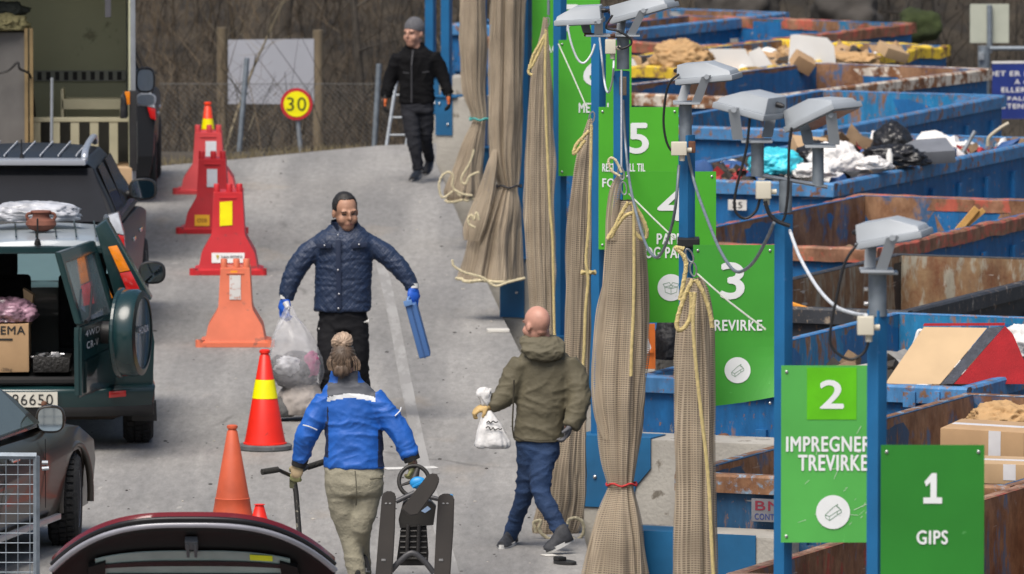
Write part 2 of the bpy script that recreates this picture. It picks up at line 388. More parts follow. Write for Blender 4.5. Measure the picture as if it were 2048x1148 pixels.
# individual bare trees in front of the hillside (base u, distance, height, lean, radius, label)
BARK = M('bark', (.055,.047,.038), .95, var=.35, vs=5, bump=.5, bs=20); BARKP = M('bark_pale', (.24,.20,.13), .9, var=.25, vs=3)
def bare_tree(name, u, Y, h, lean, r, mat, label, seed, nb=16):
    rnd = random.Random(seed); x = gx(u, Y, -1); z = hz(x, Y) - .2
    if x > gx(905,112) and Y < 140: z = min(z, -1.65+max(0, Y-122)*.33)
    root = empty(name, (x, Y, z), label=label, cat='tree', group='bare trees on the hillside')
    pts = spline([(0,0,0), (lean*.25*h+rnd.gauss(0,.05), 0, h*.35), (lean*.6*h, rnd.gauss(0,.2), h*.7), (lean*h, rnd.gauss(0,.3), h)], 4)
    b = NB(); tube(b, pts, [r*(1-.8*i/(len(pts)-1)) for i in range(len(pts))], 7); link('trunk', b, mat, root, smooth=60)
    b = NB()
    for k in range(nb):
        i = rnd.randint(2, len(pts)-1); p = pts[i]; a = rnd.uniform(0, 6.28); l = h*rnd.uniform(.12, .3); up = rnd.uniform(.1, .8)
        q = [p, p+Vector((math.cos(a)*l*.5, math.sin(a)*l*.5, up*l*.5)), p+Vector((math.cos(a+.3)*l, math.sin(a+.3)*l, up*l*1.2))]
        tube(b, q, [r*.3, r*.18, r*.06], 4)
        for m_ in range(5):
            t = rnd.random(); s = q[1].lerp(q[2], t); a2 = rnd.uniform(0, 6.28); l2 = l*.4
            tube(b, [s, s+Vector((math.cos(a2)*l2, math.sin(a2)*l2, l2*rnd.uniform(0,1)))], [r*.09, r*.03], 3)
    link('crown', b, mat, root)
bare_tree('bare_tree', 345, 119, 4.2, .33, .035, BARKP, 'thin pale tree leaning right behind the truck mirror', 1, 10)
bare_tree('bare_tree', 560, 133, 6, .03, .09, BARK, 'dark bare tree rising behind the grey notice board', 2)
bare_tree('bare_tree', 735, 131, 6, -.12, .06, BARK, 'slim bare tree to the left of the man in the beanie', 3)
bare_tree('bare_tree', 1715, 131, 6, -.06, .22, BARK, 'thick dark trunk beyond the red rimmed container', 5)
bare_tree('bare_tree', 1620, 134, 6, .10, .12, BARK, 'leaning trunk left of the thick one beyond the containers', 6)
bare_tree('bare_tree', 1880, 133, 6, -.2, .10, BARK, 'leaning trunk left of the blank sign back at the upper right', 8)
# mossy boulders in the slope behind the yard
ROCK = M('rock', (.05,.045,.04), .95, var=.4, vs=2, bump=.6, bs=9); MOSS = M('moss', (.030,.042,.012), 1, var=.4, vs=5, bump=.6, bs=30)
for i, (u, v, Y, r, m_, lab) in enumerate([(1700,30,130,.36,ROCK,'grey boulder beside the thick trunk on the slope'), (1835,52,129,.24,MOSS,'green mossy boulder on the dark slope beyond the yellow rim'), (1480,15,131,.4,ROCK,'dark boulder above the farthest blue container')]):
    b = NB(); bmesh.ops.create_icosphere(b, subdivisions=4, radius=1)
    for vv in b.verts: vv.co *= 1 + .35*mnoise.noise(vv.co*1.4+Vector((i*9,0,0))) + .12*mnoise.noise(vv.co*4)
    b.transform(Matrix.Diagonal((r*1.3, r, r, 1))); o = link('boulder', b, m_, smooth=180); o.location = P(u, v, Y); tag(o, lab, 'boulder')
# ------------------------------------------------------------------ marks and litter on the asphalt
WORN = M('worn_white_line', (.315,.308,.296), .9, var=.08, vs=3, dirt=((.262,.255,.243), .45, 5), aniso=(1,.12,1)); CHALK = M('white_line', (.62,.61,.58), .8, var=.1)
def ground_strip(name, uv, wd, mat, lab, cat):
    b = NB(); q = [G(u, v, .004) for u, v in uv]; q = spline(q, 6); n = len(q); a = []
    for i in range(n):
        t = (q[min(i+1,n-1)]-q[max(i-1,0)]).normalized(); s = Vector((t.y, -t.x, 0))*wd/2*(1+.12*mnoise.noise(Vector((i*.7,1,0))))
        a.append((b.verts.new(q[i]+s), b.verts.new(q[i]-s)))
    for i in range(n-1): b.faces.new((a[i][0], a[i+1][0], a[i+1][1], a[i][1]))
    return tag(link(name, b, mat), kind='structure')
ground_strip('worn_road_line', [(738,470), (765,540), (788,640), (815,780), (850,940), (905,1148)], .10, WORN, '', '')
ground_strip('white_painted_line', [(770,937), (873,934)], .16, CHALK, '', '')
ground_strip('white_paint_mark', [(340,1038), (420,1035)], .16, CHALK, '', '')
def flat_litter(name, u, v, w_, d_, h_, rz, mat, lab):
    b = NB(); bbox(b, (0,0,h_/2), (w_, d_, h_), min(h_, w_)*.3, seg=2); o = link(name, b, mat, smooth=40); o.location = G(u, v, .002); o.rotation_euler = (0,0,rz); tag(o, lab, 'litter')
LW = M('litter_white', (.62,.60,.55), .7, var=.1); LB = M('litter_black', (.02,.02,.02), .5)
flat_litter('wood_offcut', 996, 664, .20, .11, .03, .1, LW, 'pale flat offcut lying on the asphalt left of the bald man')
flat_litter('paper_scrap', 1098, 1111, .09, .10, .006, .4, LW, 'small white paper scrap under the bald man\'s lifted shoe')
flat_litter('timber_block', 936, 478, .07, .3, .14, 0, M('old_timber', (.06,.04,.03), .9), 'dark timber block at the foot of the tied net')
b = NB(); 
for k, (r, zz) in enumerate([(0,0)]):
    pp = [(math.cos(a)*.062*(1.25 if abs(a-3.1)<1 else 1), math.sin(a)*.12, 0) for a in np.linspace(0, 2*math.pi, 18)[:-1]]
    poly(b, pp, (0,0,.02)); bbox(b, (-.03,.03,.035), (.07,.08,.03), .012)
o = link('rubber_scrap', b, LB, smooth=40); o.location = G(1131,1127,.002); o.rotation_euler = (0,0,.5); tag(o, 'black rubber scrap on the asphalt below the bald man\'s shoe', 'litter')
# scattered grit and stones
b = NB(); rnd = random.Random(12)
for i in range(420):
    u = rnd.uniform(150, 1190); v = rnd.uniform(320, 1148); p = G(u, v)
    if p.x > np.interp(p.y, [e[1] for e in edge], [e[0] for e in edge])-.1: continue
    r = rnd.choice((.004,.005,.006,.008,.012)); t = NB(); bmesh.ops.create_icosphere(t, subdivisions=1, radius=r)
    merge(b, t, Matrix.Translation(p+Vector((0,0,r*.3))) @ Matrix.Diagonal((rnd.uniform(.8,2), rnd.uniform(.8,2), .6, 1)), rnd.choice((0,0,1)))
tag(link('grit', b, (M('grit_dark', (.05,.048,.045), .9), M('grit_pale', (.45,.42,.37), .9))), 'loose grit and chippings scattered over the asphalt', 'grit', kind='stuff')
# ------------------------------------------------------------------ bays: concrete walls, brackets, posts, signs, lamps
TH = math.radians(22)
BLUE = M('post_blue', (.008,.12,.29), .5, var=.14, vs=3, bump=.08, bs=12, dirt=((.05,.16,.36), .62, 4))
BLUEW = M('bracket_blue', (.007,.10,.23), .55, var=.2, vs=3, bump=.15, bs=10, dirt=((.10,.055,.035), .63, 5))
GALV = M('galvanised', (.34,.37,.40), .45, metal=.55, var=.18, vs=14); GALVD = M('galvanised_dull', (.22,.255,.29), .5, metal=.4, var=.2, vs=14)
STEEL = M('bolt_steel', (.5,.5,.5), .35, metal=.9); RUST = M('rust', (.13,.055,.03), .8, var=.35, vs=12)
LAMPG = M('lamp_grey', (.33,.36,.39), .5, var=.08, vs=4); LAMPGL = M('lamp_glass', (.25,.28,.30), .1, coat=.3)
JB = M('junction_box', (.62,.58,.47), .5, var=.06); CBLK = M('cable_black', (.012,.012,.014), .5); CWHT = M('cable_white', (.62,.65,.68), .5)
nm = {1:'GIPS',2:'IMPREGNERT TREVIRKE',3:'TREVIRKE',4:'PAPP OG PAPIR',5:'RESTAVFALL',6:'METALL',7:'7',8:'8',9:'9',10:'10'}
WTOP = {8: .98, 9: .72, 10: .72}; WLEN = {5: 1.6, 4: 1.3, 8: .34, 7: .3, 9: .45, 10: .5}
lab_wall = {1:'concrete wall end behind the lowest green sign numbered 1', 2:'concrete wall end below green sign 2', 3:'concrete wall end below green sign 3', 4:'grey concrete wall with blue plate at the foot of the red tied net',
            5:'grey concrete wall with chamfered blue plate behind the bald man', 6:'concrete wall end hidden behind the bald man', 7:'low concrete wall at the tied net with the wide hem', 8:'tall concrete block below the blue post of the far tied net',
            9:'weathered concrete block right of the man in the beanie', 10:'farthest weathered concrete block behind the man in the beanie'}
for k, (u, Y) in BAY.items():
    x0 = gx(BLEFT[k], Y); zt = WTOP.get(k, .53); wl = WLEN.get(k, 1.0)
    b = NB(); bbox(b, (wl/2, .25, (zt-1.55)/2), (wl, .5, zt+1.55), .02); o = link('concrete_wall', b, CONC, smooth=35)
    o.location = (x0, Y, 0); o.rotation_euler = (0,0,-TH); tag(o, lab_wall[k], 'wall', 'concrete bay walls along the road edge')
# post with its bracket; sub-parts: bolts
PTOP = {k: 3.72 for k in BAY}; PTOP.update({7: 4.6, 8: 4.6, 9: 4.6, 10: 4.6, 6: 4.4, 2: 3.86})
lab_post = {1:'blue square post carrying green sign 1 and one floodlight', 2:'blue square post carrying green sign 2 and the twin floodlights', 3:'blue square post above the nearest brown net, between signs 4 and 3', 4:'blue square post above the net with the red tie',
            5:'blue square post behind the rusty floodlight plate beside green sign 5', 6:'blue square post left of green sign 6', 7:'blue square post mostly hidden by the big tied net', 8:'blue square post standing on the tall concrete block with a teal cord', 
            9:'blue post right behind the man in the beanie, with a small pale sticker', 10:'farthest blue post, just behind the head of the man in the beanie'}
post = {}
for k, (u, Y) in BAY.items():
    zb = WTOP.get(k, .53); a = {1:.105,2:.105,3:.105}.get(k, .115) if k < 7 else .125
    p = P(u, 600, Y); root = empty('blue_post', (gx(u, Y, 2), Y+.12, zb), -.70 if k < 7 else -TH, lab_post[k], 'post', 'blue posts along the road edge'); post[k] = root
    s = a/1.40*1.0 if k < 7 else a/1.25
    b = NB(); bbox(b, (0,0,(PTOP[k]-zb)/2), (s, s, PTOP[k]-zb), .008); link('shaft', b, BLUE, root, smooth=35)
    # bracket: blue plates over the wall end
    x0 = gx(BLEFT[k], Y); b = NB()
    R = Matrix.Translation((x0, Y, 0)) @ Matrix.Rotation(-TH, 4, 'Z')
    def bp(pts, d): poly(b, [R @ Vector(q) for q in pts], (R.to_3x3() @ Vector(d)))
    if k == 5:
        bp([(-.015,-.016,.0), (-.015,-.016,zb+.012), (.60,-.016,zb+.012), (.60,-.016,zb-.22), (.48,-.016,zb-.36), (.45,-.016,.0)], (0,.013,0)); bp([(-.015,-.003,zb+.002), (.60,-.003,zb+.002), (.60,.3,zb+.002), (-.015,.3,zb+.002)], (0,0,.01))
    elif k == 4:
        bp([(-.015,-.016,-1.2), (-.015,-.016,zb+.012), (1.16,-.016,zb+.012), (1.16,-.016,-1.2)], (0,.013,0)); bp([(-.015,-.003,zb+.002), (.62,-.003,zb+.002), (.62,.3,zb+.002), (-.015,.3,zb+.002)], (0,0,.01))
    elif k == 7:
        bp([(-.02,-.016,.0), (-.02,-.016,zb+.01), (.22,-.016,zb+.01), (.22,-.016,.0)], (0,.013,0)); bp([(-.02,-.003,zb+.002), (.32,-.003,zb+.002), (.32,.3,zb+.002), (-.02,.3,zb+.002)], (0,0,.01))
    elif k >= 8:
        bp([(-.0,-.016,zb-.42), (-.0,-.016,zb+.012), (.2,-.016,zb+.012), (.2,-.016,zb-.42)], (0,.013,0)); bp([(-.03,-.04,zb+.002), (.26,-.04,zb+.002), (.26,.3,zb+.002), (-.03,.3,zb+.002)], (0,0,.012))
    else:
        bp([(-.015,-.016,.0), (-.015,-.016,zb+.012), (.5,-.016,zb+.012), (.5,-.016,.0)], (0,.013,0)); bp([(-.015,-.003,zb+.002), (.5,-.003,zb+.002), (.5,.3,zb+.002), (-.015,.3,zb+.002)], (0,0,.01))
    br = link('bracket', b, BLUEW, root, world=True)
    b = NB()
    for bx, bz in ((.05, zb-.07), (.15, zb-.3)):
        t = NB(); lathe(t, [(.014,0),(.014,.012),(.006,.016)], 8); merge(b, t, R @ Matrix.Translation((bx,-.017,bz)) @ Matrix.Rotation(math.pi/2,4,'X'))
    link('bolt', b, STEEL, br, world=True)
# small pale stickers/wear marks on posts 8 and 9
for k, zs in ((9, [2.15]), (8, [2.0,1.9,1.78,1.7])):
    b = NB()
    for z in zs: box(b, (gx(BAY[k][0]-3, BAY[k][1], z), BAY[k][1]+.12-.13/1.25/2-.014, z), (.035,.004,.055))
    link('sticker', b, M('sticker_pale', (.6,.7,.75), .6), post[k], world=True)
# ---- green signs
WHITE = M('sign_white', (.78,.80,.80), .45, var=.04, vs=8, dirt=((.5,.53,.5), .68, 14))
def sgreen(n, c): return M(n, c, .42, var=.10, vs=2.2, dirt=(tuple(min(1, x*1.25+.05) for x in c), .66, 10))
def icon(kind, root, c, r, gm, by):
    def fit(b):
        for v in b.verts: v.co.y += by(v.co.x, v.co.z) - by(c[0], c[2])
    b = NB(); lathe(b, [(r*.02,.001),(r*.25,.001),(r*.5,.001),(r*.75,.001),(r,.001),(r,0)], 40, Matrix.Translation(Vector(c)) @ Matrix.Rotation(math.pi/2,4,'X')); fit(b); link('emblem_disc', b, WHITE, root)
    if kind == 'beam': L = [(-.55,-.2,-.05,.28),(-.05,.28,.32,.55),(-.55,-.2,-.5,-.42),(-.5,-.42,-.22,-.58),(-.22,-.58,-.25,-.3),(-.25,-.3,-.55,-.2),(-.25,-.3,.28,.05),(-.22,-.58,.3,-.18),(.28,.05,.30,-.18),(.28,.05,.55,.18),(.55,.18,.58,-.02),(.58,-.02,.3,-.18),(.22,.42,.45,.3),(.32,.55,.28,.36),(.28,.36,.55,.18)]
    else: L = [(-.55,.05,0,-.08),(0,-.08,.55,.05),(-.55,.05,-.5,-.4),(-.5,-.4,0,-.58),(0,-.58,.5,-.4),(.5,-.4,.55,.05),(0,-.08,0,-.58),(-.55,.05,0,.2),(0,.2,.55,.05),(-.55,.05,-.7,.3),(-.7,.3,-.15,.45),(-.15,.45,0,.2),(.55,.05,.7,.3),(.7,.3,.15,.45),(.15,.45,0,.2),(0,-.08,-.15,.1),(0,-.08,.15,.1)]
    b = NB()
    for x0, z0, x1, z1 in L:
        a = Vector((x0,0,z0))*r*.85; e = Vector((x1,0,z1))*r*.85; n = (e-a).normalized(); s = Vector((-n.z,0,n.x))*r*.018
        addfaces(b, [Vector(c)+q+Vector((0,-.0025,0)) for q in (a-s, e-s, e+s, a+s)], [(0,1,2,3)])
    fit(b); link('emblem_lines', b, gm, root, norm=False)
def sign(k, u0, v0, u1, v1, col, num, nu, lines, ico, label, bend=0., yaw=0.):
    Y = BAY[k][1]; s = S(Y, 2.5); x0 = (u0-1024)/s; W = (u1-u0)/s; zt = P(u0, v0, Y).z; H = zt - P(u0, v1, Y).z
    root = empty('green_sign', (x0+W/2, Y, zt-H/2), yaw, label, 'sign', 'green sorting signs on the blue posts')
    gm = sgreen('sign_green_%d' % k, col)
    def by(x, z):                                             # curl of the lower right corner
        q = max(0, -z/H-.05)*max(0, x/W+.5); return -bend*q*q*4
    b = NB(); n = 14; vs = []
    for j in range(n+1):
        for i in range(n+1):
            x = -W/2+W*i/n; z = -H/2+H*j/n
            if bend: z += max(0, (x/W+.5))**1.5*.075*max(0, .5-z/H-.5)*2*1.0 if z < 0 else 0
            vs.append((x, by(x, z), z))
    bm2 = NB(); addfaces(bm2, vs, [(j*(n+1)+i, j*(n+1)+i+1, (j+1)*(n+1)+i+1, (j+1)*(n+1)+i) for j in range(n) for i in range(n)])
    g = bmesh.ops.extrude_face_region(bm2, geom=bm2.faces[:]); bmesh.ops.translate(bm2, verts=[q for q in g['geom'] if isinstance(q, bmesh.types.BMVert)], vec=(0,.005,0))
    link('panel', bm2, gm, root)
    def loc(u, v): 
        p = P(u, v, Y); x, z = p.x-root.location.x, p.z-root.location.z
        return (x, by(x, z)-.004, z)
    def txt(t, ua, va, ub, vb, nmn='lettering', bold=.03):
        if bend: textmesh(nmn, t, (ub-ua)/s, (vb-va)/s, WHITE, root, loc((ua+ub)/2, (va+vb)/2), bold=bold)
        else: textmesh(nmn, t, (ub-ua)/s, (vb-va)/s, WHITE, root, loc((ua+ub)/2, (va+vb)/2), bold=bold)
    if num == '1':
        b1 = NB(); (ua, va, ub, vb) = nu; w1, h1 = (ub-ua)/s, (vb-va)/s; cx, cy_, cz = loc((ua+ub)/2, (va+vb)/2)
        o1 = [(-.42,.22),(-.05,.5),(.20,.5),(.20,-.30),(.48,-.30),(.48,-.5),(-.48,-.5),(-.48,-.30),(-.12,-.30),(-.12,.20),(-.34,.06)]
        b1.faces.new([b1.verts.new((cx+x*w1, cy_, cz+z*h1)) for x, z in o1]); link('numeral', b1, WHITE, root)
    else: txt(num, *nu, 'numeral', .03)
    for t, ua, va, ub, vb in lines: txt(t, ua, va, ub, vb)
    if ico: icon(ico[0], root, loc(ico[1], ico[2]), ico[3]/s, M('emblem_green', (.16,.30,.19), .5), by)
    b = NB()
    for sx in (-1, 1):
        for sz in (-1, 1):
            t = NB(); lathe(t, [(.009,0),(.009,.004),(.004,.007)], 10); merge(b, t, Matrix.Translation((sx*(W/2-.03), by(sx*(W/2-.03), sz*(H/2-.035))-.001, sz*(H/2-.035))) @ Matrix.Rotation(math.pi/2,4,'X'))
    link('screw', b, STEEL, root, smooth=40)
    return root, s
sign(1, 1761, 890, 1968, 1262, (.022,.205,.022), '1', (1846,946,1885,1007), [('GIPS',1834,1061,1895,1088)], ('beam',1868,1205,34), 'green sign numbered 1 reading GIPS, nearest the camera')
r2, s2 = sign(2, 1562, 731, 1766, 1085, (.085,.40,.075), '2', (1641,761,1686,816), [('IMPREGNERT',1573,873,1761,903), ('TREVIRKE',1597,910,1735,941)], ('beam',1666,1024,34), 'scratched green sign numbered 2 reading IMPREGNERT TREVIRKE')
b = NB(); pa = P(1614,735,BAY[2][1]); pb = P(1713,839,BAY[2][1]); poly(b, [(pa.x,pa.y-.0025,pa.z),(pb.x,pa.y-.0025,pa.z),(pb.x,pa.y-.0025,pb.z),(pa.x,pa.y-.0025,pb.z)], (0,.002,0)); link('number_sticker', b, M('sticker_green', (.11,.50,.006), .4), r2, world=True)
b = NB(); rnd = random.Random(5)            # white scratches on sign 2
for i in range(46):
    x, z = rnd.gauss(.06,.13), rnd.uniform(-.43, .12)
    if abs(x) > .26: continue
    if i % 3 == 0: z = -.43+rnd.random()*.1
    a = rnd.gauss(.7,.5); l = rnd.uniform(.006,.05)*(1 if i % 5 else 1.8); d = Vector((math.cos(a),0,math.sin(a)))*l; n = Vector((-math.sin(a),0,math.cos(a)))*rnd.uniform(.001,.0028)
    addfaces(b, [Vector((x,-.0032,z))+q for q in (-n*.2, d-n, d+n*.3, n)], [(0,1,2,3)])
link('scratches', b, M('scratch', (.55,.68,.52), .6), r2, norm=False)
sign(3, 1386, 490, 1549, 815, (.052,.32,.034), '3', (1443,526,1487,597), [('TREVIRKE',1412,640,1524,661)], ('beam',1475,740,26), 'green sign numbered 3 reading TREVIRKE with a curled lower edge', bend=.13)
sign(4, 1246, 343, 1432, 645, (.062,.37,.022), '4', (1317,377,1372,440), [('PAPP',1314,467,1364,488), ('OG PAPIR',1290,494,1385,516)], ('box',1342,575,27), 'green sign numbered 4 reading PAPP OG PAPIR')
sign(5, 1197, 214, 1357, 499, (.075,.41,.024), '5', (1258,247,1296,306), [('RESTAVFALL TIL',1205,327,1290,343), ('FORBRENNING',1205,357,1345,374)], None, 'green sign numbered 5 behind the post with the rusty lamp plate')
sign(6, 1117, 80, 1263, 352, (.07,.39,.028), '6', (1168,120,1208,170), [('METALL',1158,206,1222,225)], None, 'green sign numbered 6 reading METALL')
sign(7, 1064, -52, 1200, 205, (.075,.41,.03), '7', (1124,10,1155,62), [('HAGEAVFALL',1082,90,1180,105)], None, 'green sign numbered 7 at the top behind sign 6')
# ---- floodlights
def lamp(u, v, Y, yaw, tilt, wpx, base, arms, label, roll=0.):
    s = S(Y, 4); c = P(u, v, Y); w_ = wpx/s
    root = empty('floodlight', c, 0, label, 'floodlight', 'grey floodlights on the blue posts')
    R = Matrix.Rotation(yaw,4,'Z') @ Matrix.Rotation(tilt,4,'Y') @ Matrix.Rotation(roll,4,'X')
    b = NB(); bbox(b, (0,0,-.022), (w_, .30, .035), .010); t = NB()
    q = w_/2
    vs = [(-q*.96,-.13,-.004),(q*.93,-.13,-.004),(q*.93,.13,-.004),(-q*.96,.13,-.004),(-q*.92,-.11,.085),(q*.10,-.11,.085),(q*.10,.11,.085),(-q*.92,.11,.085),(q*.88,-.11,.022),(q*.88,.11,.022)]
    addfaces(t, vs, [(0,3,2,1),(0,1,8,5,4),(3,7,6,9,2),(0,4,7,3),(4,5,6,7),(5,8,9,6),(1,2,9,8)]); bmesh.ops.recalc_face_normals(t, faces=t.faces)
    bmesh.ops.bevel(t, geom=t.edges[:], offset=.007, segments=2, profile=.7, affect='EDGES'); merge(b, t)
    b.transform(R); link('housing', b, LAMPG, root, smooth=40)
    b = NB(); box(b, (0,0,-.043), (w_*.9,.26,.004)); b.transform(R); link('lens', b, LAMPGL, root)
    b = NB(); t = NB(); lathe(t, [(.016,0),(.016,.03),(.009,.05)], 10); merge(b, t, R @ Matrix.Translation((-q*.92,0,.045)) @ Matrix.Rotation(-math.pi/2,4,'Y')); link('cable_gland', b, CBLK, root)
    pb = P(base[0], base[1], Y) - c                            # yoke: two flat arms down to a base plate
    for sy, (au, av, bu, bv) in zip((-1, 1), arms):
        a = P(au, av, Y)-c; e = P(bu, bv, Y)-c; a.y = sy*.162; e.y = sy*.09; b = NB()
        poly(b, [a+Vector((-.03,0,0)), a+Vector((.03,0,.012)), e+Vector((.03,0,0)), e+Vector((-.03,0,0))], (0,sy*.007,0)); t = NB(); lathe(t, [(.016,0),(.016,.012)], 10); merge(b, t, Matrix.Translation(a+Vector((0,sy*.006,0))) @ Matrix.Rotation(-sy*math.pi/2,4,'X')) 
        link('yoke_arm', b, LAMPG, root, smooth=40)
    b = NB(); bbox(b, pb, (.17,.22,.012), .003); link('yoke_base', b, LAMPG, root)
    return root
def pipe(u0, v0, v1, Y, r, parent, mat=None, name='pipe'):
    b = NB(); a = P(u0, v0, Y); e = P(u0, v1, Y); tube(b, [a, e], r, 16); return link(name, b, mat or GALVD, parent, world=True, smooth=40)
def jbox(u, v, Y, parent, w_=.10, h_=.12):
    b = NB(); c = P(u, v, Y); bbox(b, c, (w_, .07, h_), .008); bbox(b, c+Vector((0,-.037,0)), (w_*.93,.012,h_*.93), .004); o = link('junction_box', b, JB, parent, world=True, smooth=40)
    b = NB(); tube(b, [c+Vector((w_*.2,0,-h_/2-.035)), c+Vector((w_*.2,0,-h_/2+.002))], .018, 10); link('gland', b, JB, o, world=True, smooth=40); b = NB(); tube(b, [c+Vector((w_/2-.002,0,-.01)), c+Vector((w_/2+.03,0,-.01))], .016, 10); link('gland', b, JB, o, world=True, smooth=40)
    return o
def cable(name, uvs, Y, r, mat, label, cat='cable', dys=None, n=8, seg=7):
    q = [P(u, v, Y if not isinstance(Y, (list, tuple)) else Y[i]) + Vector((0, dys[i] if dys else 0, 0)) for i, (u, v) in enumerate(uvs)]
    b = NB(); tube(b, spline(q, n), r, seg); return tag(link(name, b, mat, smooth=60), label, cat)
Y1, Y2, Y3, Y4, Y5, Y6 = [BAY[k][1] for k in range(1, 7)]
# post 1
pipe(1755, 632, 543, Y1+.12, .047, post[1]); b = NB(); bbox(b, P(1766,545,Y1+.12), (.15,.15,.012), .003); link('top_plate', b, GALV, post[1], world=True)
b = NB()
for v in (578, 607):
    t = NB(); lathe(t, [(.011,0),(.011,.02)], 8); merge(b, t, Matrix.Translation(P(1736,v,Y1+.12)) @ Matrix.Rotation(-math.pi/2,4,'Y'))
link('bolt', b, STEEL, post[1], world=True)
lamp(1787, 468, Y1+.1, -.25, -.20, 138, (1753,540), [(1782,470,1760,540),(1745,485,1741,540)], 'tilted grey floodlight on the nearest post above green sign 1')
jbox(1731, 651, Y1+.0, post[1], .085, .095)
cable('black_cable', [(1716,487),(1690,525),(1672,600),(1660,670),(1668,700),(1700,719),(1728,705),(1738,680)], Y1, .008, CBLK, 'black lamp cable looping beside the junction box of the nearest post')
# post 2: T bracket with two lamps
pipe(1571, 424, 360, Y2+.12, .036, post[2]); b = NB(); a0, a1 = P(1512,349,Y2+.12), P(1655,374,Y2+.12); tube(b, [a0, a1], .028, 4, flat=.4); link('cross_arm', b, GALV, post[2], world=True)
pipe(1515, 352, 281, Y2+.12, .036, post[2]); pipe(1636, 372, 290, Y2+.12, .032, post[2])
lamp(1502, 212, Y2+.12, math.pi-.5, -.20, 118, (1513,281), [(1466,215,1475,277),(1545,232,1535,277)], 'left one of the twin floodlights in front of the blue container')
lamp(1643, 226, Y2+.12, -.6, -.42, 128, (1640,291), [(1660,225,1668,287),(1610,250,1618,290)], 'right one of the twin floodlights, tilted steeply')
jbox(1527, 380, Y2+.0, post[2], .085, .095)
cable('black_cable', [(1500,230),(1492,300),(1472,380),(1470,420),(1490,437),(1512,422),(1520,395)], Y2, .008, CBLK, 'black cable hanging from the left twin floodlight')
cable('black_cable', [(1583,255),(1578,300),(1576,380),(1570,430),(1562,447)], Y2, .008, CBLK, 'black cable dropping from the right twin floodlight to its post')
cable('black_cable', [(1530,402),(1537,425),(1548,438),(1560,445),(1580,452)], Y2-.05, .012, CBLK, 'short bundle of black cables below the twin lamps\' junction box')
# post 3
pipe(1371, 292, 206, Y3+.12, .040, post[3]); lamp(1417, 150, Y3+.1, -.25, -.10, 118, (1373,205), [(1412,150,1392,203),(1378,160,1364,205)], 'flat tilted grey floodlight in front of the rusty brown container')
jbox(1358, 297, Y3, post[3], .10, .085)
cable('black_cable', [(1358,148),(1336,172),(1327,235),(1332,280),(1345,303),(1360,300)], Y3, .008, CBLK, 'black cable arching down from the flat floodlight')
b = NB(); bbox(b, P(1384,294,Y3+.03), (.045,.03,.075), .01); link('padlock', b, RUST, post[3], world=True)
b = NB(); bbox(b, P(1377,484,Y3+.10), (.14,.15,.06), .01); link('clamp', b, CBLK, post[3], world=True)
# post 4: rusty plate with two lamps
pipe(1246, 138, 74, Y4+.12, .044, post[4]); b = NB(); a0, a1 = P(1168,69,Y4+.12), P(1262,74,Y4+.12); tube(b, [a0, a1], .032, 4, flat=.4); link('cross_arm', b, RUST, post[4], world=True)
lamp(1159, 36, Y4+.12, math.pi-.1, .05, 96, (1196,70), [(1197,40,1197,68),(1168,45,1175,68)], 'white grey floodlight left of the rusty lamp plate')
lamp(1287, 19, Y4+.1, -.3, -.28, 125, (1255,70), [(1286,18,1262,68),(1245,40,1240,70)], 'grey floodlight at the top edge above the rusty lamp plate')
jbox(1221, 93, Y4, post[4], .075, .10)
b = NB(); bbox(b, P(1246,172,Y4+.0), (.05,.03,.13), .008); link('padlock', b, M('brass_dull', (.16,.13,.10), .5, metal=.5), post[4], world=True)
cable('black_cable', [(1225,30),(1212,55),(1235,62),(1258,75),(1262,88),(1245,97),(1235,93)], Y4-.05, .008, CBLK, 'black cable looped round the rusty lamp plate')
cable('white_cable', [(1135,50),(1142,85),(1155,118),(1168,126),(1182,110),(1190,88)], Y4-.1, .008, CWHT, 'white cable sagging below the left floodlight of the rusty plate')
# span cables between posts
cable('grey_cable', [(1199,75),(1204,120),(1210,170),(1217,185),(1225,160),(1228,115)], [Y5,Y5,Y5,Y5-1,Y4+.5,Y4], .008, CWHT, 'pale cable falling along the METALL sign')
cable('grey_cable', [(1246,200),(1252,300),(1262,380),(1285,470),(1303,508),(1318,512),(1335,480),(1350,420),(1358,330)], [Y4,Y4,Y4-.5,Y4-1.5,Y4-3,Y4-4,Y3+.6,Y3,Y3], .010, GALVD, 'grey cable sagging across the PAPP OG PAPIR sign')
cable('grey_cable', [(1375,305),(1390,370),(1415,440),(1440,500),(1465,538),(1485,542),(1510,520),(1535,475),(1548,445)], [Y3,Y3,Y3-1,Y3-2.5,Y3-4,Y3-5.5,Y2+1,Y2+.4,Y2], .010, GALVD, 'grey cable sagging across the big white 3')
cable('grey_cable', [(1580,462),(1600,515),(1635,575),(1670,612),(1705,626),(1732,630)], [Y2,Y2-.6,Y2-1.6,Y2-2.6,Y2-3.5,Y1], .010, CWHT, 'pale cable between the twin lamp post and the nearest post')
# thin tension ropes from the net hoists to the next post
ROPEW = M('thin_rope', (.58,.60,.50), .8)
cable('tension_rope', [(1117,88),(1145,150),(1172,212)], [Y6-.2,Y6-3,Y5], .006, ROPEW, 'taut pale rope slanting over the METALL sign', 'rope', n=2)
cable('tension_rope', [(1258,388),(1305,435),(1350,478)], [Y4-.3,Y4-2,Y3+.2], .006, ROPEW, 'taut pale rope slanting over the PAPP lettering', 'rope', n=2)
cable('tension_rope', [(1395,548),(1460,605),(1530,658)], [Y3-.3,Y3-3,Y2+.1], .006, ROPEW, 'taut pale rope slanting below the white 3 to TREVIRKE', 'rope', n=2)
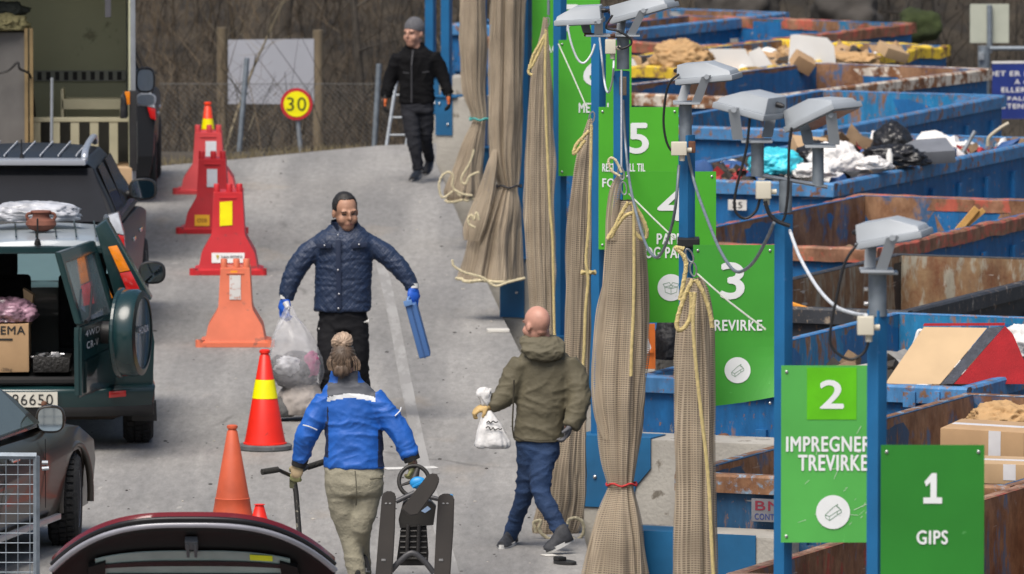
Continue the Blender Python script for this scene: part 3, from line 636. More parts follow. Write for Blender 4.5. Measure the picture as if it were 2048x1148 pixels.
# ------------------------------------------------------------------ brown nets hanging bunched beside the posts
def netmat(name, col, cov=.50):
    m = bpy.data.materials.new(name); m.use_nodes = True; t = m.node_tree; b = t.nodes['Principled BSDF']; Lk = t.links.new
    b.inputs['Roughness'].default_value = .95; b.inputs['Specular IOR Level'].default_value = .1
    uv = t.nodes.new('ShaderNodeUVMap'); sx = t.nodes.new('ShaderNodeSeparateXYZ'); Lk(uv.outputs[0], sx.inputs[0])
    def mth(op, a, c):
        n = t.nodes.new('ShaderNodeMath'); n.operation = op
        for i, q in enumerate((a, c)):
            if q is None: continue
            if isinstance(q, (int, float)): n.inputs[i].default_value = q
            else: Lk(q, n.inputs[i])
        return n.outputs[0]
    fu = mth('FRACT', sx.outputs[0], None); fv = mth('FRACT', sx.outputs[1], None)
    a = mth('LESS_THAN', fu, cov*.62); c = mth('LESS_THAN', fv, cov); al = mth('MAXIMUM', a, c)
    tc = t.nodes.new('ShaderNodeTexCoord'); nz = t.nodes.new('ShaderNodeTexNoise'); nz.inputs['Scale'].default_value = 3; nz.inputs['Detail'].default_value = 6; Lk(tc.outputs['Object'], nz.inputs['Vector'])
    r = t.nodes.new('ShaderNodeValToRGB'); e = r.color_ramp.elements; e[0].position = .3; e[1].position = .7
    e[0].color = (*[x*.72 for x in col], 1); e[1].color = (*[min(1,x*1.22) for x in col], 1); Lk(nz.outputs['Fac'], r.inputs[0])
    sh = mth('MULTIPLY_ADD', c, .0); Lk(r.outputs[0], b.inputs['Base Color']); Lk(al, b.inputs['Alpha'])
    return m
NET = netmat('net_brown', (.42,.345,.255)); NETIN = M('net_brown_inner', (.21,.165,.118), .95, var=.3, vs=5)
ROPE = M('rope_yellow', (.66,.53,.24), .85, var=.15, vs=30, bump=.8, bs=120); ROPEP = M('rope_pale', (.66,.58,.38), .85, var=.15, vs=30, bump=.8, bs=120)
CELL = .0150
def wave(i, k, ph, z): return math.sin(2*math.pi*i*k + ph + .55*mnoise.noise(Vector((z*.9, ph, k*.3)))*3)
def net_shell(name, path, Y, mat, root, k=8, amp=.20, seed=0, n=132, shrink=1.0, dep=.75, open_bottom=True, cells=None):
    """tube of netting along a centre line of (u, v, half width in photo pixels); gathers into folds at the ties"""
    ctr = [P(u, v, Y) for u, v, h in path]; hw = [h/S(Y, c.z) for (u, v, h), c in zip(path, ctr)]
    P2 = spline([Vector((c.x, c.z, h)) for c, h in zip(ctr, hw)], 10)
    b = NB(); uvl = b.loops.layers.uv.new('UVMap'); rings = []; L = 0; LS = []
    wmax = max(hw); nc = cells or int(wmax*2.6*2/CELL)
    for j, q in enumerate(P2):
        if j: L += math.hypot(q.x-P2[j-1].x, q.y-P2[j-1].y)
        LS.append(L); z = q.y; h = max(q.z, .012)*shrink; ring = []
        for i in range(n):
            a = i/n; th = 2*math.pi*a + .25*math.sin(3*2*math.pi*a+seed)
            aw = a + .045*mnoise.noise(Vector((math.cos(th)*1.6+seed, math.sin(th)*1.6, z*.7))) 
            pk = 1-abs(mnoise.noise(Vector((math.cos(th)*2.6+seed*3, math.sin(th)*2.6, z*.8))))
            f = 1 + amp*.75*wave(aw, max(3,k-2), seed, z) + amp*.28*wave(aw, k*2+1, seed*2.3+1, z*1.3) + amp*1.3*(pk**3-.45) + amp*.5*mnoise.noise(Vector((math.cos(th)*4+seed, math.sin(th)*4, z*2.2)))
            f *= 1 + .07*mnoise.noise(Vector((seed*5, 1, z*2.4)))
            f *= min(1, .80/(1+amp*.7)+.06)*1.06
            ring.append(b.verts.new((q.x + h*f*math.cos(th), Y + h*dep*f*math.sin(th), z + .012*mnoise.noise(Vector((a*9, seed, z*4))))))
        rings.append(ring)
    for j in range(len(rings)-1):
        for i in range(n):
            f = b.faces.new((rings[j][i], rings[j][(i+1)%n], rings[j+1][(i+1)%n], rings[j+1][i]))
            for lp, (ii, jj) in zip(f.loops, ((i,j),(i+1,j),(i+1,j+1),(i,j+1))): lp[uvl].uv = (ii/n*nc, LS[jj]/CELL)
    bot = [v.co.copy() for v in rings[-1]]
    link(name, b, mat, root, world=True, smooth=180)
    return bot
def rope(name, uvs, Y, r, root, mat=None, dy=0.):
    r *= .8; b = NB(); q = spline([P(u, v, Y+dy) for u, v in uvs], 7); tube(b, q, r, 7)
    # lay of the rope: a second thinner strand wound round it
    L = 0; st = []
    fine = spline(q, 4)
    for i, p in enumerate(fine):
        if i: L += (p-fine[i-1]).length
        t = (fine[min(i+1,len(fine)-1)]-fine[max(i-1,0)]).normalized(); a = Vector((0,1,0)).cross(t); a = a.normalized() if a.length > 1e-4 else Vector((1,0,0)); c = t.cross(a)
        st.append(p + (a*math.cos(L*130)+c*math.sin(L*130))*r*.55)
    tube(b, st, r*.62, 5); return link(name, b, mat or ROPE, root, world=True, smooth=60)
def ropepts(name, pts, r, root, mat=None):
    b = NB(); tube(b, pts, r, 7); return link(name, b, mat or ROPE, root, world=True, smooth=60)
def tie(u, v, h, Y, root, mat, r=.012, dep=.75, name='tie', slope=0.):
    c = P(u, v, Y); w_ = h/S(Y, c.z); b = NB()
    pts = [c + Vector((w_*math.cos(a), w_*dep*math.sin(a), slope*math.cos(a)*w_ + .01*math.sin(5*a))) for a in np.linspace(0, 2*math.pi, 25)]
    tube(b, pts, r, 6); return link(name, b, mat, root, world=True, smooth=60)
REDT = M('tie_red', (.42,.02,.02), .7); TEAL = M('tie_teal', (.05,.30,.28), .7); DARKT = M('tie_dark', (.03,.03,.035), .7)
def turnbuckle(uvs, Y, root, r=.02):
    b = NB()
    q = [P(u, v, Y) for u, v in uvs]
    for a, e in zip(q, q[1:]):
        n = max(1, int((e-a).length/.07))
        for i in range(n):
            p = a.lerp(e, (i+.5)/n); t = NB(); pts = [Vector((math.cos(x)*r*.8, 0 if i%2 else math.sin(x)*r*.8*.0, 0)) for x in (0,)]
            d = (e-a).normalized(); s = Vector((0,1,0)) if i % 2 else d.cross(Vector((0,1,0))).normalized()
            ring = [p + d*math.cos(x)*.045 + s*math.sin(x)*r for x in np.linspace(0, 2*math.pi, 11)]
            tube(b, ring, .006, 5)
    return link('hoist_chain', b, STEEL, root, world=True, smooth=60)
def net(path, Y, label, seed, k=8, amp=.2, dep=.75):
    x, z = P(path[-1][0], path[-1][1], Y).x, P(path[-1][0], path[-1][1], Y).z
    root = empty('hanging_net', (x, Y, z), 0, label, 'net', 'brown nets bunched beside the posts')
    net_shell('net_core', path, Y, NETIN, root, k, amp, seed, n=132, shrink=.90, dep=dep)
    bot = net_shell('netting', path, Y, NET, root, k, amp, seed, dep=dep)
    return root, bot
def hem(bot, root, r=.013, mat=None, a0=0., a1=1., dz=-.01, wob=.02):
    n = len(bot); idx = list(range(int(a0*n), int(a1*n), 3)); pts = [bot[i % n] + Vector((0,0,dz+wob*mnoise.noise(bot[i % n]*5))) for i in idx]
    ropepts('hem_rope', spline(pts, 2), r, root, mat or ROPEP)
YN = {k: BAY[k][1]-.32 for k in BAY}
# net 1: far, tied with a teal cord (post 8)
Ya = YN[8]
r, b_ = net([(947,-130,26),(947,0,27),(946,90,29),(948,180,24),(958,232,15),(957,246,14),(945,290,24),(934,340,34),(928,380,44),(925,398,36)], Ya, 'far net gathered by a teal cord with yellow rope loops at its foot', 1.1, 6)
hem(b_, r); rope('rope', [(948,300),(940,325),(928,345),(922,360),(930,368),(940,352),(958,344)], Ya-.3, .014, r, ROPEP); rope('rope', [(905,383),(885,395),(878,372),(884,352),(897,344),(906,352),(905,372),(920,392)], Ya-.25, .014, r, ROPEP)
rope('rope', [(909,380),(925,388),(945,391)], Ya-.36, .014, r, ROPEP); tie(960,238,20, Ya, r, TEAL, .012)
# net 2: big tied one with the wide hem (post 7)
Yb = YN[7]
r, b_ = net([(1016,-130,38),(1015,0,38),(1013,100,39),(1011,200,40),(1010,280,39),(1012,330,33),(1017,368,23),(1013,378,24),(1004,420,42),(992,470,55),(985,520,64),(980,556,72)], Yb, 'big net with a pale rope hem, bunched twice above the wide skirt', 2.3, 8, .19)
hem(b_, r, .016); tie(1018,372,25, Yb, r, DARKT, .009)
net_shell('side_fold', [(990,300,6),(985,330,13),(973,390,20),(955,450,27),(948,480,20)], Yb-.1, NET, r, 4, .2, 5.1, n=64)
rope('rope', [(950,455),(938,448),(937,436),(943,430),(948,440),(953,425),(958,440)], Yb-.42, .014, r, ROPEP); rope('rope', [(905,520),(908,532),(930,545),(965,555),(990,572),(1015,565),(1050,556)], Yb-.45, .014, r, ROPEP)
# net 3 (post 6): knot high up, yellow rope down its front
Yc = YN[6]
r, b_ = net([(1091,35,5),(1089,70,9),(1084,120,19),(1082,180,26),(1080,260,30),(1079,360,32),(1080,460,32),(1083,560,30),(1087,650,28),(1090,740,32),(1092,800,40)], Yc, 'long net left of green sign 6 with a yellow rope down its front', 3.7, 7)
rope('rope', [(1092,60),(1090,150),(1092,240),(1096,330),(1100,420),(1105,480),(1107,580),(1109,680)], Yc-.26, .015, r); rope('rope', [(1090,70),(1078,90),(1066,112),(1060,135),(1066,128),(1080,100),(1088,80)], Yc-.16, .016, r)
rope('rope', [(1060,130),(1057,145),(1064,150)], Yc-.16, .016, r); turnbuckle([(1097,30),(1091,60)], Yc, r); hem(b_, r)
b = NB(); tube(b, [P(1097,30,Yc), P(1097,-120,Yc)], .012, 8); link('hoist_line', b, GALVD, r, world=True)
# net 4 (post 5): down to loops on the ground behind the bald man
Yd = YN[5]-1.5
r, b_ = net([(1180,238,5),(1175,275,12),(1168,330,20),(1162,400,24),(1158,500,27),(1156,600,27),(1155,680,27),(1150,780,30),(1140,850,36),(1128,930,46),(1122,1000,50),(1112,1052,52),(1108,1070,44)], Yd, 'net behind the bald man, its foot ending in coiled rope on the asphalt', 4.4, 7)
rope('rope', [(1183,250),(1181,330),(1178,430),(1176,470),(1172,520),(1176,560),(1171,620),(1168,700),(1164,760)], Yd-.24, .015, r); rope('rope', [(1178,262),(1165,275),(1152,290),(1147,308),(1156,300),(1170,280)], Yd-.14, .016, r)
rope('rope', [(1137,1070),(1152,1080),(1166,1068),(1166,1046),(1152,1036),(1138,1040),(1134,1055)], Yd-.36, .016, r, ROPEP); rope('rope', [(1072,1064),(1068,1045),(1082,1042),(1078,1060),(1100,1078),(1130,1076)], Yd-.4, .016, r, ROPEP)
hem(b_, r, .015); turnbuckle([(1186,222),(1181,248)], Yd, r); tie(1177,545,13, Yd-.12, r, ROPE, .012, name='knot')
# net 5 (post 4): waisted, red tie
Ye = YN[4]
r, b_ = net([(1252,400,18),(1252,425,28),(1252,470,38),(1252,560,45),(1250,640,50),(1246,720,54),(1243,800,55),(1243,860,50),(1242,920,40),(1243,964,29),(1243,978,29),(1240,1020,44),(1238,1080,60),(1236,1150,72),(1235,1230,82)], Ye, 'net drawn in at the waist by a red tie', 5.9, 9, .18)
rope('rope', [(1268,412),(1268,480),(1268,560),(1266,640),(1263,700),(1262,752)], Ye-.42, .015, r); rope('rope', [(1256,405),(1240,432),(1228,460),(1222,475),(1232,455),(1250,432),(1268,425),(1275,425)], Ye-.30, .017, r); rope('rope', [(1262,405),(1280,428),(1292,455),(1293,472),(1283,478),(1268,462)], Ye-.28, .017, r)
rope('rope', [(1215,478),(1220,470),(1232,452)], Ye-.3, .02, r); rope('rope', [(1243,345),(1232,322),(1222,316),(1217,325),(1224,342),(1240,352)], Ye-.1, .012, r, ROPEP)
tie(1243,968,30, Ye, r, REDT, .008); turnbuckle([(1240,335),(1245,358),(1250,395)], Ye-.1, r)
b = NB(); tube(b, [P(1243,340,Ye-.05), P(1243,140,Ye+.2)], .008, 8); link('hoist_line', b, STEEL, r, world=True)
net_shell('side_fold', [(1240,350,6),(1232,370,12),(1226,400,14),(1222,440,15),(1222,480,16)], Ye-.05, NET, r, 3, .2, 2.2, n=48)
net_shell('loose_fold', [(1222,540,10),(1205,620,14),(1196,700,13),(1192,760,12),(1200,830,14),(1215,880,10)], Ye-.05, NET, r, 2, .12, 1.2, n=48, dep=.3)
# net 6 (post 3): nearest
Yf = YN[3]
r, b_ = net([(1390,556,16),(1391,585,28),(1391,630,36),(1391,700,41),(1391,800,44),(1391,900,46),(1392,1000,47),(1392,1100,48),(1392,1230,52)], Yf, 'nearest net, in front of green sign 3, with a long yellow rope', 6.6, 9, .17)
rope('rope', [(1390,585),(1386,640),(1390,710),(1397,780),(1405,850),(1412,910),(1418,980),(1422,1060),(1427,1160)], Yf-.42, .015, r); rope('rope', [(1385,560),(1370,590),(1358,625),(1353,652),(1362,660),(1376,645),(1383,620),(1382,585)], Yf-.28, .018, r)
rope('rope', [(1392,560),(1404,580),(1414,605),(1421,632),(1424,655)], Yf-.28, .018, r); rope('rope', [(1368,498),(1352,496),(1366,510),(1372,530),(1368,560),(1360,600)], Yf-.1, .018, r); turnbuckle([(1374,500),(1384,522),(1389,556)], Yf, r)
# ------------------------------------------------------------------ open steel containers in the yard
def container(u, v, W, L, mats, label, th=22, dmg=0., H=2.3, z=.9, rimh=.13, ribs=True):
    mo, mi, mr = mats; o = G(u, v, z); T = math.radians(th)
    root = empty('waste_container', (o.x, o.y, z-H), -T, label, 'container', 'open steel waste containers')
    t = .06; b = NB()
    for c, s in (((-W/2, t/2, H/2), (W, t, H)), ((-W/2, L-t/2, H/2), (W, t, H)), ((-t/2, L/2, H/2), (t, L-2*t, H)), ((-W+t/2, L/2, H/2), (t, L-2*t, H))): box(b, c, s)
    box(b, (-W/2, L/2, .12), (W-2*t-.004, L-2*t-.004, .1))
    link('shell', b, mo, root)
    b = NB(); q = t+.004; z0 = .2
    for c0, c1 in (((-W+q,q),(-q,q)), ((-q,q),(-q,L-q)), ((-q,L-q),(-W+q,L-q)), ((-W+q,L-q),(-W+q,q))):
        n = max(2, int(math.hypot(c1[0]-c0[0], c1[1]-c0[1])/.3)); vs = []
        for i in range(n+1):
            x = c0[0]+(c1[0]-c0[0])*i/n; y = c0[1]+(c1[1]-c0[1])*i/n
            for zz in (z0, H*.55, H-.14, H-.005):
                d = .035*mnoise.noise(Vector((x*1.3+u, y*1.3, zz*2))) if z0 < zz < H-.01 else 0
                vs.append((x + (d if abs(c0[0]-c1[0]) < .01 else 0), y + (d if abs(c0[1]-c1[1]) < .01 else 0), zz))
        addfaces(b, vs, [(i*4+k, (i+1)*4+k, (i+1)*4+k+1, i*4+k+1) for i in range(n) for k in range(3)])
    addfaces(b, [(-W+q,q,z0),(-q,q,z0),(-q,L-q,z0),(-W+q,L-q,z0)], [(0,1,2,3)])
    link('lining', b, mi, root, smooth=30)
    b = NB(); r = .09                                         # rim: four box beams, dented
    def beam(c0, c1, wd):
        n = max(3, int((Vector(c1)-Vector(c0)).length/.09)); d = (Vector(c1)-Vector(c0)).normalized(); s = Vector((-d.y, d.x, 0))
        rings = []
        for i in range(n+1):
            p = Vector(c0).lerp(Vector(c1), i/n); w1 = dmg*mnoise.noise(Vector((p.x*2.2+u, p.y*2.2, 0)))+dmg*.5*mnoise.noise(Vector((p.x*6+u, p.y*6, 3))); w2 = (dmg*.8+.012)*mnoise.noise(Vector((p.x*1.7, p.y*1.7+u, 7)))
            pr = [(-wd/2,-rimh),(wd/2,-rimh),(wd/2,-.018),(wd/2-.018,0),(-wd/2+.018,0),(-wd/2,-.018)]
            rings.append([b.verts.new(p + s*(a+w2) + Vector((0,0,c+w1+.004))) for a, c in pr])
        for i in range(n):
            for k in range(6): b.faces.new((rings[i][k], rings[i][(k+1)%6], rings[i+1][(k+1)%6], rings[i+1][k]))
        b.faces.new(rings[0][::-1]); b.faces.new(rings[-1])
    beam((-W-.035, .0, H), (.035, .0, H), r+.03); beam((-W-.035, L, H), (.035, L, H), r+.03); beam((-.0, .062, H), (-.0, L-.062, H), r); beam((-W, .062, H), (-W, L-.062, H), r)
    link('rim', b, mr, root)
    if ribs:
        b = NB(); n = int(L/.75)
        for i in range(n):
            y = .35+i*(L-.7)/max(1,n-1)
            for x in (.022, -W-.022): bbox(b, (x*1.0, y, H/2-.09), (.045, .09, H-.32), .008)
        for i in range(4): bbox(b, (-W*(i+.5)/4, -.024, H/2-.16), (.09, .05, H-.44), .008)
        bbox(b, (-W/2, -.027, H-.52), (W-.1, .05, .10), .01); bbox(b, (-W/2, -.030, .3), (W, .06, .16), .01)
        link('rib', b, mo, root, smooth=35)
    return root
BL = dict(rust=(.15,.06,.028))
c_out_blue = rusty('container_blue', (.006,.115,.31), amount=.06); c_in_blue = rusty('container_blue_inside', (.012,.14,.28), amount=.40); c_in_bright = rusty('container_bright_inside', (.010,.17,.36), amount=.28)
c_rim_blue = rusty('rim_blue', (.06,.21,.44), amount=.25, streak=(4,4,4)); c_rim_pale = rusty('rim_pale', (.20,.30,.40), amount=.5, streak=(4,4,4)); c_in_rust = rusty('container_rusty_inside', (.09,.13,.20), amount=.50)
c_in_brown = rusty('container_brown_inside', (.05,.11,.22), amount=.52, streak=(1.6,1.6,1.1), rust2=(.32,.18,.10)); c_rim_rust = rusty('rim_rust', (.34,.22,.16), amount=.66, rust2=(.42,.25,.17), streak=(4,4,4))
c_black = rusty('container_black', (.022,.024,.03), amount=.06); c_rim_black = rusty('rim_black', (.03,.033,.04), amount=.12, rust2=(.3,.26,.2), streak=(4,4,4)); c_in_grey = rusty('container_grey_inside', (.27,.25,.20), amount=.44, rust2=(.24,.16,.085))
c_red = rusty('container_red', (.30,.05,.03), amount=.42); c_rim_red = rusty('rim_red', (.42,.095,.06), amount=.42, rust2=(.34,.17,.10), streak=(3,3,3)); c_rim_yel = rusty('rim_yellow', (.70,.48,.03), amount=.30, rust2=(.34,.21,.07), streak=(3,3,3))
c_rim_white = rusty('rim_white', (.62,.56,.48), amount=.36, rust2=(.30,.13,.05), streak=(3,3,3)); c_dark = rusty('container_navy', (.010,.065,.15), amount=.12)
K1 = container(2242,1183, 2.6,5.6, (c_red, c_in_rust, c_rim_rust), 'rusty container with a reddish shell at the bottom right corner')
K2 = container(2015,972, 2.4,6.0, (c_dark, c_in_brown, c_rim_pale), 'navy container with rusty inside holding cardboard boxes')
K3 = container(1930,775, 2.62,5.7, (c_out_blue, c_in_bright, c_rim_blue), 'blue container holding the red and beige board')
K4 = container(1812,622, 1.95,5.2, (c_black, c_in_grey, c_rim_black), 'black container with a scraped grey inside')
K5 = container(1752,497, 2.2,5.65, (c_out_blue, c_in_brown, c_rim_red), 'rusty brown container with a dented red near rim', dmg=.02)
K6 = container(1665,367, 2.1,6.4, (c_out_blue, c_in_blue, c_rim_blue), 'blue container heaped with rubbish bags')
K7 = container(1645,260, 2.1,5.6, (c_out_blue, c_in_bright, c_rim_blue), 'empty blue container behind the twin floodlights')
K8 = container(1505,196, 2.2,5.5, (c_out_blue, c_in_brown, c_rim_white), 'container with peeling white paint on its brown rim', 30)
K9 = container(1480,140, 2.2,5.0, (c_out_blue, c_in_blue, c_rim_yel), 'container with a battered yellow rim full of paper', 30, .035)
K10 = container(1440,90, 3.1,4.8, (c_out_blue, c_in_blue, c_rim_red), 'container with a battered red rim behind the yellow one', 30, .03)
K11 = container(1250,60, 2.4,4.0, (c_out_blue, c_in_blue, c_rim_blue), 'farthest blue container below the wooded slope', 30)
# labels and fittings on near walls
def plate(root, x, z, w_, h_, mat, lines):
    b = NB(); box(b, (x, -.062, z), (w_, .006, h_)); p = link('plate', b, mat, root)
    for s, dx, dz, ww, hh, m_ in lines: textmesh('lettering', s, ww, hh, m_, p, (x+dx, -.0665, z+dz))
PW = M('plate_white', (.62,.60,.56), .6, var=.15, vs=10); TR = M('text_red', (.20,.015,.035), .6); TB = M('text_navy', (.02,.04,.17), .6); TK = M('text_black', (.015,.015,.015), .6)
W2 = 2.4; plate(K2, -1.69, 2.3-.235, .34, .16, M('plate_shaded', (.15,.15,.165), .7, var=.2, vs=10), [('BNS',0,.032,.28,.065,TR), ('CONTAINER',0,-.045,.29,.042,TB)])  # white plate coloured dark for the shade of its recess
plate(K6, -.95, 2.3-.23, .19, .10, PW, [('25',0,0,.10,.06,TK)])
b = NB()
for x, r_ in ((-1.93,.055), (-1.60,.035)):
    t = NB(); lathe(t, [(r_,0),(r_,.05),(r_*.7,.06),(r_*.5,.09),(0.01,.09)], 16); merge(b, t, Matrix.Translation((x,-.05,2.3-.47)) @ Matrix.Rotation(math.pi/2,4,'X'))
link('bolt', b, RUST, K3, smooth=40)
b = NB(); bbox(b, (-.42,-.075,2.3-.10), (.10,.03,.12), .01); link('latch', b, c_rim_blue, K3, smooth=40); b = NB(); bbox(b, (-.2,-.07,2.3-.10), (.05,.03,.14), .01); link('latch', b, c_rim_blue, K3, smooth=40)
# ------------------------------------------------------------------ what lies in the containers
def inK(K, x, y, z=0.):                                         # point inside a container: local x, y, height above the rim
    return wmat(K) @ Vector((x, y, 2.3+z))
def lump(name, c, s, mat, label, cat, seed=0, amp=.25, f=2.2, rz=0., group=None, pleat=.0):
    b = NB(); bmesh.ops.create_icosphere(b, subdivisions=5, radius=1); of = Vector((seed*3.1, seed*1.7, seed))
    for v in b.verts:
        n = v.co.normalized(); d = amp*mnoise.noise(n*f+of) + amp*.55*(1-2*abs(mnoise.noise(n*f*1.9+of))) + amp*.3*(1-2*abs(mnoise.noise(n*f*4.3+of))) + pleat*math.sin(9*math.atan2(n.y,n.x))*max(0,n.z)
        v.co = n*(1+d)
        if v.co.z < -.45: v.co.z = -.45-(v.co.z+.45)*.1
    b.transform(Matrix.Diagonal((s[0], s[1], s[2], 1))); o = link(name, b, mat, smooth=180); o.location = c; o.rotation_euler = (0,0,rz); return tag(o, label, cat, group)
def carton(name, c, s, rot, mat, label, cat='box', tape=None):
    root = empty(name, c, 0, label, cat); root.rotation_euler = rot
    b = NB(); bbox(b, (0,0,0), s, .008); link('carton', b, mat, root, smooth=30)
    if tape: b = NB(); box(b, (0,0,s[2]/2+.0016), (s[0]*.94, .07, .003)); box(b, (s[0]*.15, -s[1]/2-.0016, s[2]*.1), (.09, .003, s[2]*.8)); link('tape', b, tape, root)
    return root
CARD = M('cardboard', (.42,.27,.145), .85, var=.10, vs=5); CARDP = M('cardboard_pale', (.44,.30,.17), .85, var=.10, vs=5); KRAFT = M('kraft_paper', (.45,.28,.13), .8, var=.15, vs=6); TAPE = M('tape', (.62,.62,.64), .4)
WP = M('white_sheet', (.74,.73,.70), .7, var=.06, vs=3); WBAG = M('white_plastic', (.72,.70,.68), .45, var=.10, vs=5); BBAG = M('black_plastic', (.016,.016,.018), .35, var=.3); TURQ = M('turquoise_plastic', (.05,.50,.62), .4, var=.35, vs=3)
# heaps that carry the loose things (no single pieces to count)
def heap(K, W, L, z, mats, seed, label, n=26, y1=.9):
    b = NB(); nx, ny = 22, 30; vs = []
    for j in range(ny+1):
        for i in range(nx+1):
            x = -W+.075+(W-.15)*i/nx; y = .075+(L-.15)*j/ny
            vs.append((x, y, 2.3+z + .18*mnoise.noise(Vector((x*2+seed, y*2, 0)))+.08*mnoise.noise(Vector((x*6+seed, y*6, 2)))))
    addfaces(b, vs, [(j*(nx+1)+i, j*(nx+1)+i+1, (j+1)*(nx+1)+i+1, (j+1)*(nx+1)+i) for j in range(ny) for i in range(nx)])
    rnd = random.Random(seed)
    for f in b.faces: f.material_index = int((mnoise.noise(f.calc_center_median()*2.3+Vector((seed,0,0)))*.5+.5)*len(mats)*1.3) % len(mats)
    for k in range(n*7):
        x = -W+.2+(W-.4)*rnd.random(); y = .2+(L-.4)*rnd.random(); s = rnd.uniform(.04,.16)
        t = NB(); bmesh.ops.create_icosphere(t, subdivisions=2, radius=1); o = Vector((k*1.3, seed, 0))
        for v in t.verts: v.co *= 1+.5*mnoise.noise(v.co*1.6+o)
        merge(b, t, wm_loc(x, y, 2.3+z+.06+rnd.uniform(-.04,.07), s, rnd), rnd.randrange(len(mats)))
    for k in range(n*2):                                       # flat scraps: film, card, boards
        x = -W+.3+(W-.6)*rnd.random(); y = .3+(L-.6)*rnd.random(); sx, sy = rnd.uniform(.05,.17), rnd.uniform(.04,.12); Mx = Matrix.Translation((x,y,2.3+z+.07+rnd.uniform(-.02,.08))) @ Euler((rnd.gauss(0,.7),rnd.gauss(0,.7),rnd.uniform(0,6))).to_matrix().to_4x4(); mi = rnd.randrange(len(mats)); bend = rnd.uniform(-.5,.5); V = []
        for q in range(5):
            for w2 in (-1,1): V.append(Mx @ Vector((sx*(q/2-1), sy*w2*(1-.2*rnd.random()), bend*sx*(q/2-1)**2+.02*rnd.random())))
        addfaces(b, V, [(q*2,q*2+1,q*2+3,q*2+2) for q in range(4)], mi)
    o = link('rubbish_heap', b, mats, smooth=40); o.matrix_world = wmat(K); tag(o, label, 'rubbish', kind='stuff')
def wm_loc(x, y, z, s, rnd): return Matrix.Translation((x,y,z)) @ Euler((rnd.uniform(0,6),rnd.uniform(0,6),rnd.uniform(0,6))).to_matrix().to_4x4() @ Matrix.Diagonal((s*rnd.uniform(.6,1.6), s*rnd.uniform(.6,1.6), s*rnd.uniform(.25,.8), 1))
GREYW = M('grey_waste', (.30,.29,.27), .8, var=.3); BRW = M('brown_waste', (.18,.12,.07), .9, var=.3); DKW = M('dark_waste', (.04,.035,.03), .9, var=.3)
heap(K6, 2.1, 6.4, -.19, (WBAG, GREYW, DKW, WP, BRW, DKW, M('scrap_red', (.35,.03,.03), .6), WBAG, M('scrap_blue', (.03,.09,.25), .6)), 3, 'loose white and dark rubbish filling the blue container behind the twin floodlights', 40)
heap(K9, 2.2, 5.0, -.22, (CARD, CARDP, KRAFT, WP, DKW, CARD), 5, 'loose paper and card filling the yellow rimmed container', 34)
heap(K3, 2.62, 5.7, -.42, (DKW, GREYW, BRW, WBAG), 8, 'loose waste under the red and beige board')
heap(K2, 2.4, 6.0, -.42, (CARD, BRW, CARDP, DKW), 11, 'loose card waste under the cardboard boxes')
heap(K5, 2.2, 5.65, -.62, (BRW, DKW, BRW), 14, 'brown wood waste low in the rusty brown container', 16)
heap(K10, 3.1, 4.8, -.5, (BRW, DKW, GREYW), 17, 'dark waste in the red rimmed container', 10)
# rubbish container (photo positions, resting on the heap)
def atK(u, v, Kc, dy=0.): return P(u, v, wmat(Kc).translation.y + dy)
lump('rubbish_bag', atK(1553,332,K6,.9), (.24,.2,.15), TURQ, 'turquoise and white plastic bag in the rubbish container', 'bag', 2)
lump('rubbish_bag', atK(1785,290,K6,2.6), (.19,.2,.22), BBAG, 'round black rubbish bag standing highest on the heap', 'bag', 4, .12)
lump('rubbish_bag', atK(1790,318,K6,1.9), (.30,.2,.12), BBAG, 'black plastic draped in front of the round black bag', 'bag', 6, .3)
lump('rubbish_bag', atK(1640,313,K6,1.7), (.20,.2,.12), BBAG, 'flat black bag lying left of the white sack', 'bag', 9, .3)
lump('white_sack', atK(1672,325,K6,1.2), (.23,.16,.17), WBAG, 'upright white sack with a pointed top in the rubbish container', 'bag', 12, .25)
lump('white_bag', atK(1622,345,K6,.8), (.20,.15,.08), WBAG, 'low white bag right of the turquoise one', 'bag', 15, .3)
lump('white_bag', atK(1735,330,K6,1.2), (.20,.15,.07), WBAG, 'crumpled white bag beside the white bottle', 'bag', 18, .35)
carton('grey_crate', atK(1858,303,K6,2.4), (.44,.4,.13), (.25,-.05,.2), M('crate_grey', (.16,.17,.19), .6), 'grey lidded crate tipped on the rubbish heap right of the black bag', 'crate')
carton('carton_box', atK(1622,302,K6,3.1), (.36,.3,.16), (.5,.1,.3), CARDP, 'pale carton at the back of the rubbish container')
b = NB(); lathe(b, [(.03,-.10),(.032,.05),(.02,.075),(.018,.1)], 14); o = link('plastic_bottle', b, WP, smooth=40); o.location = atK(1779,318,K6,1.3); tag(o, 'white plastic bottle standing on the rubbish heap', 'bottle')
b = NB(); tube(b, [atK(1926,305,K6,1.9), atK(1950,262,K6,1.9)], .02, 8); tag(link('metal_tube', b, GALV, smooth=40), 'short grey tube sticking out of the rubbish heap', 'tube')
b = NB(); tube(b, spline([atK(1976,292,K6,1.5), atK(1978,275,K6,1.5), atK(1998,258,K6,1.5), atK(2018,246,K6,1.5)], 5), .018, 8); tag(link('bent_pipe', b, M('pipe_beige', (.45,.40,.30), .5), smooth=60), 'bent beige pipe at the right end of the rubbish container', 'pipe')
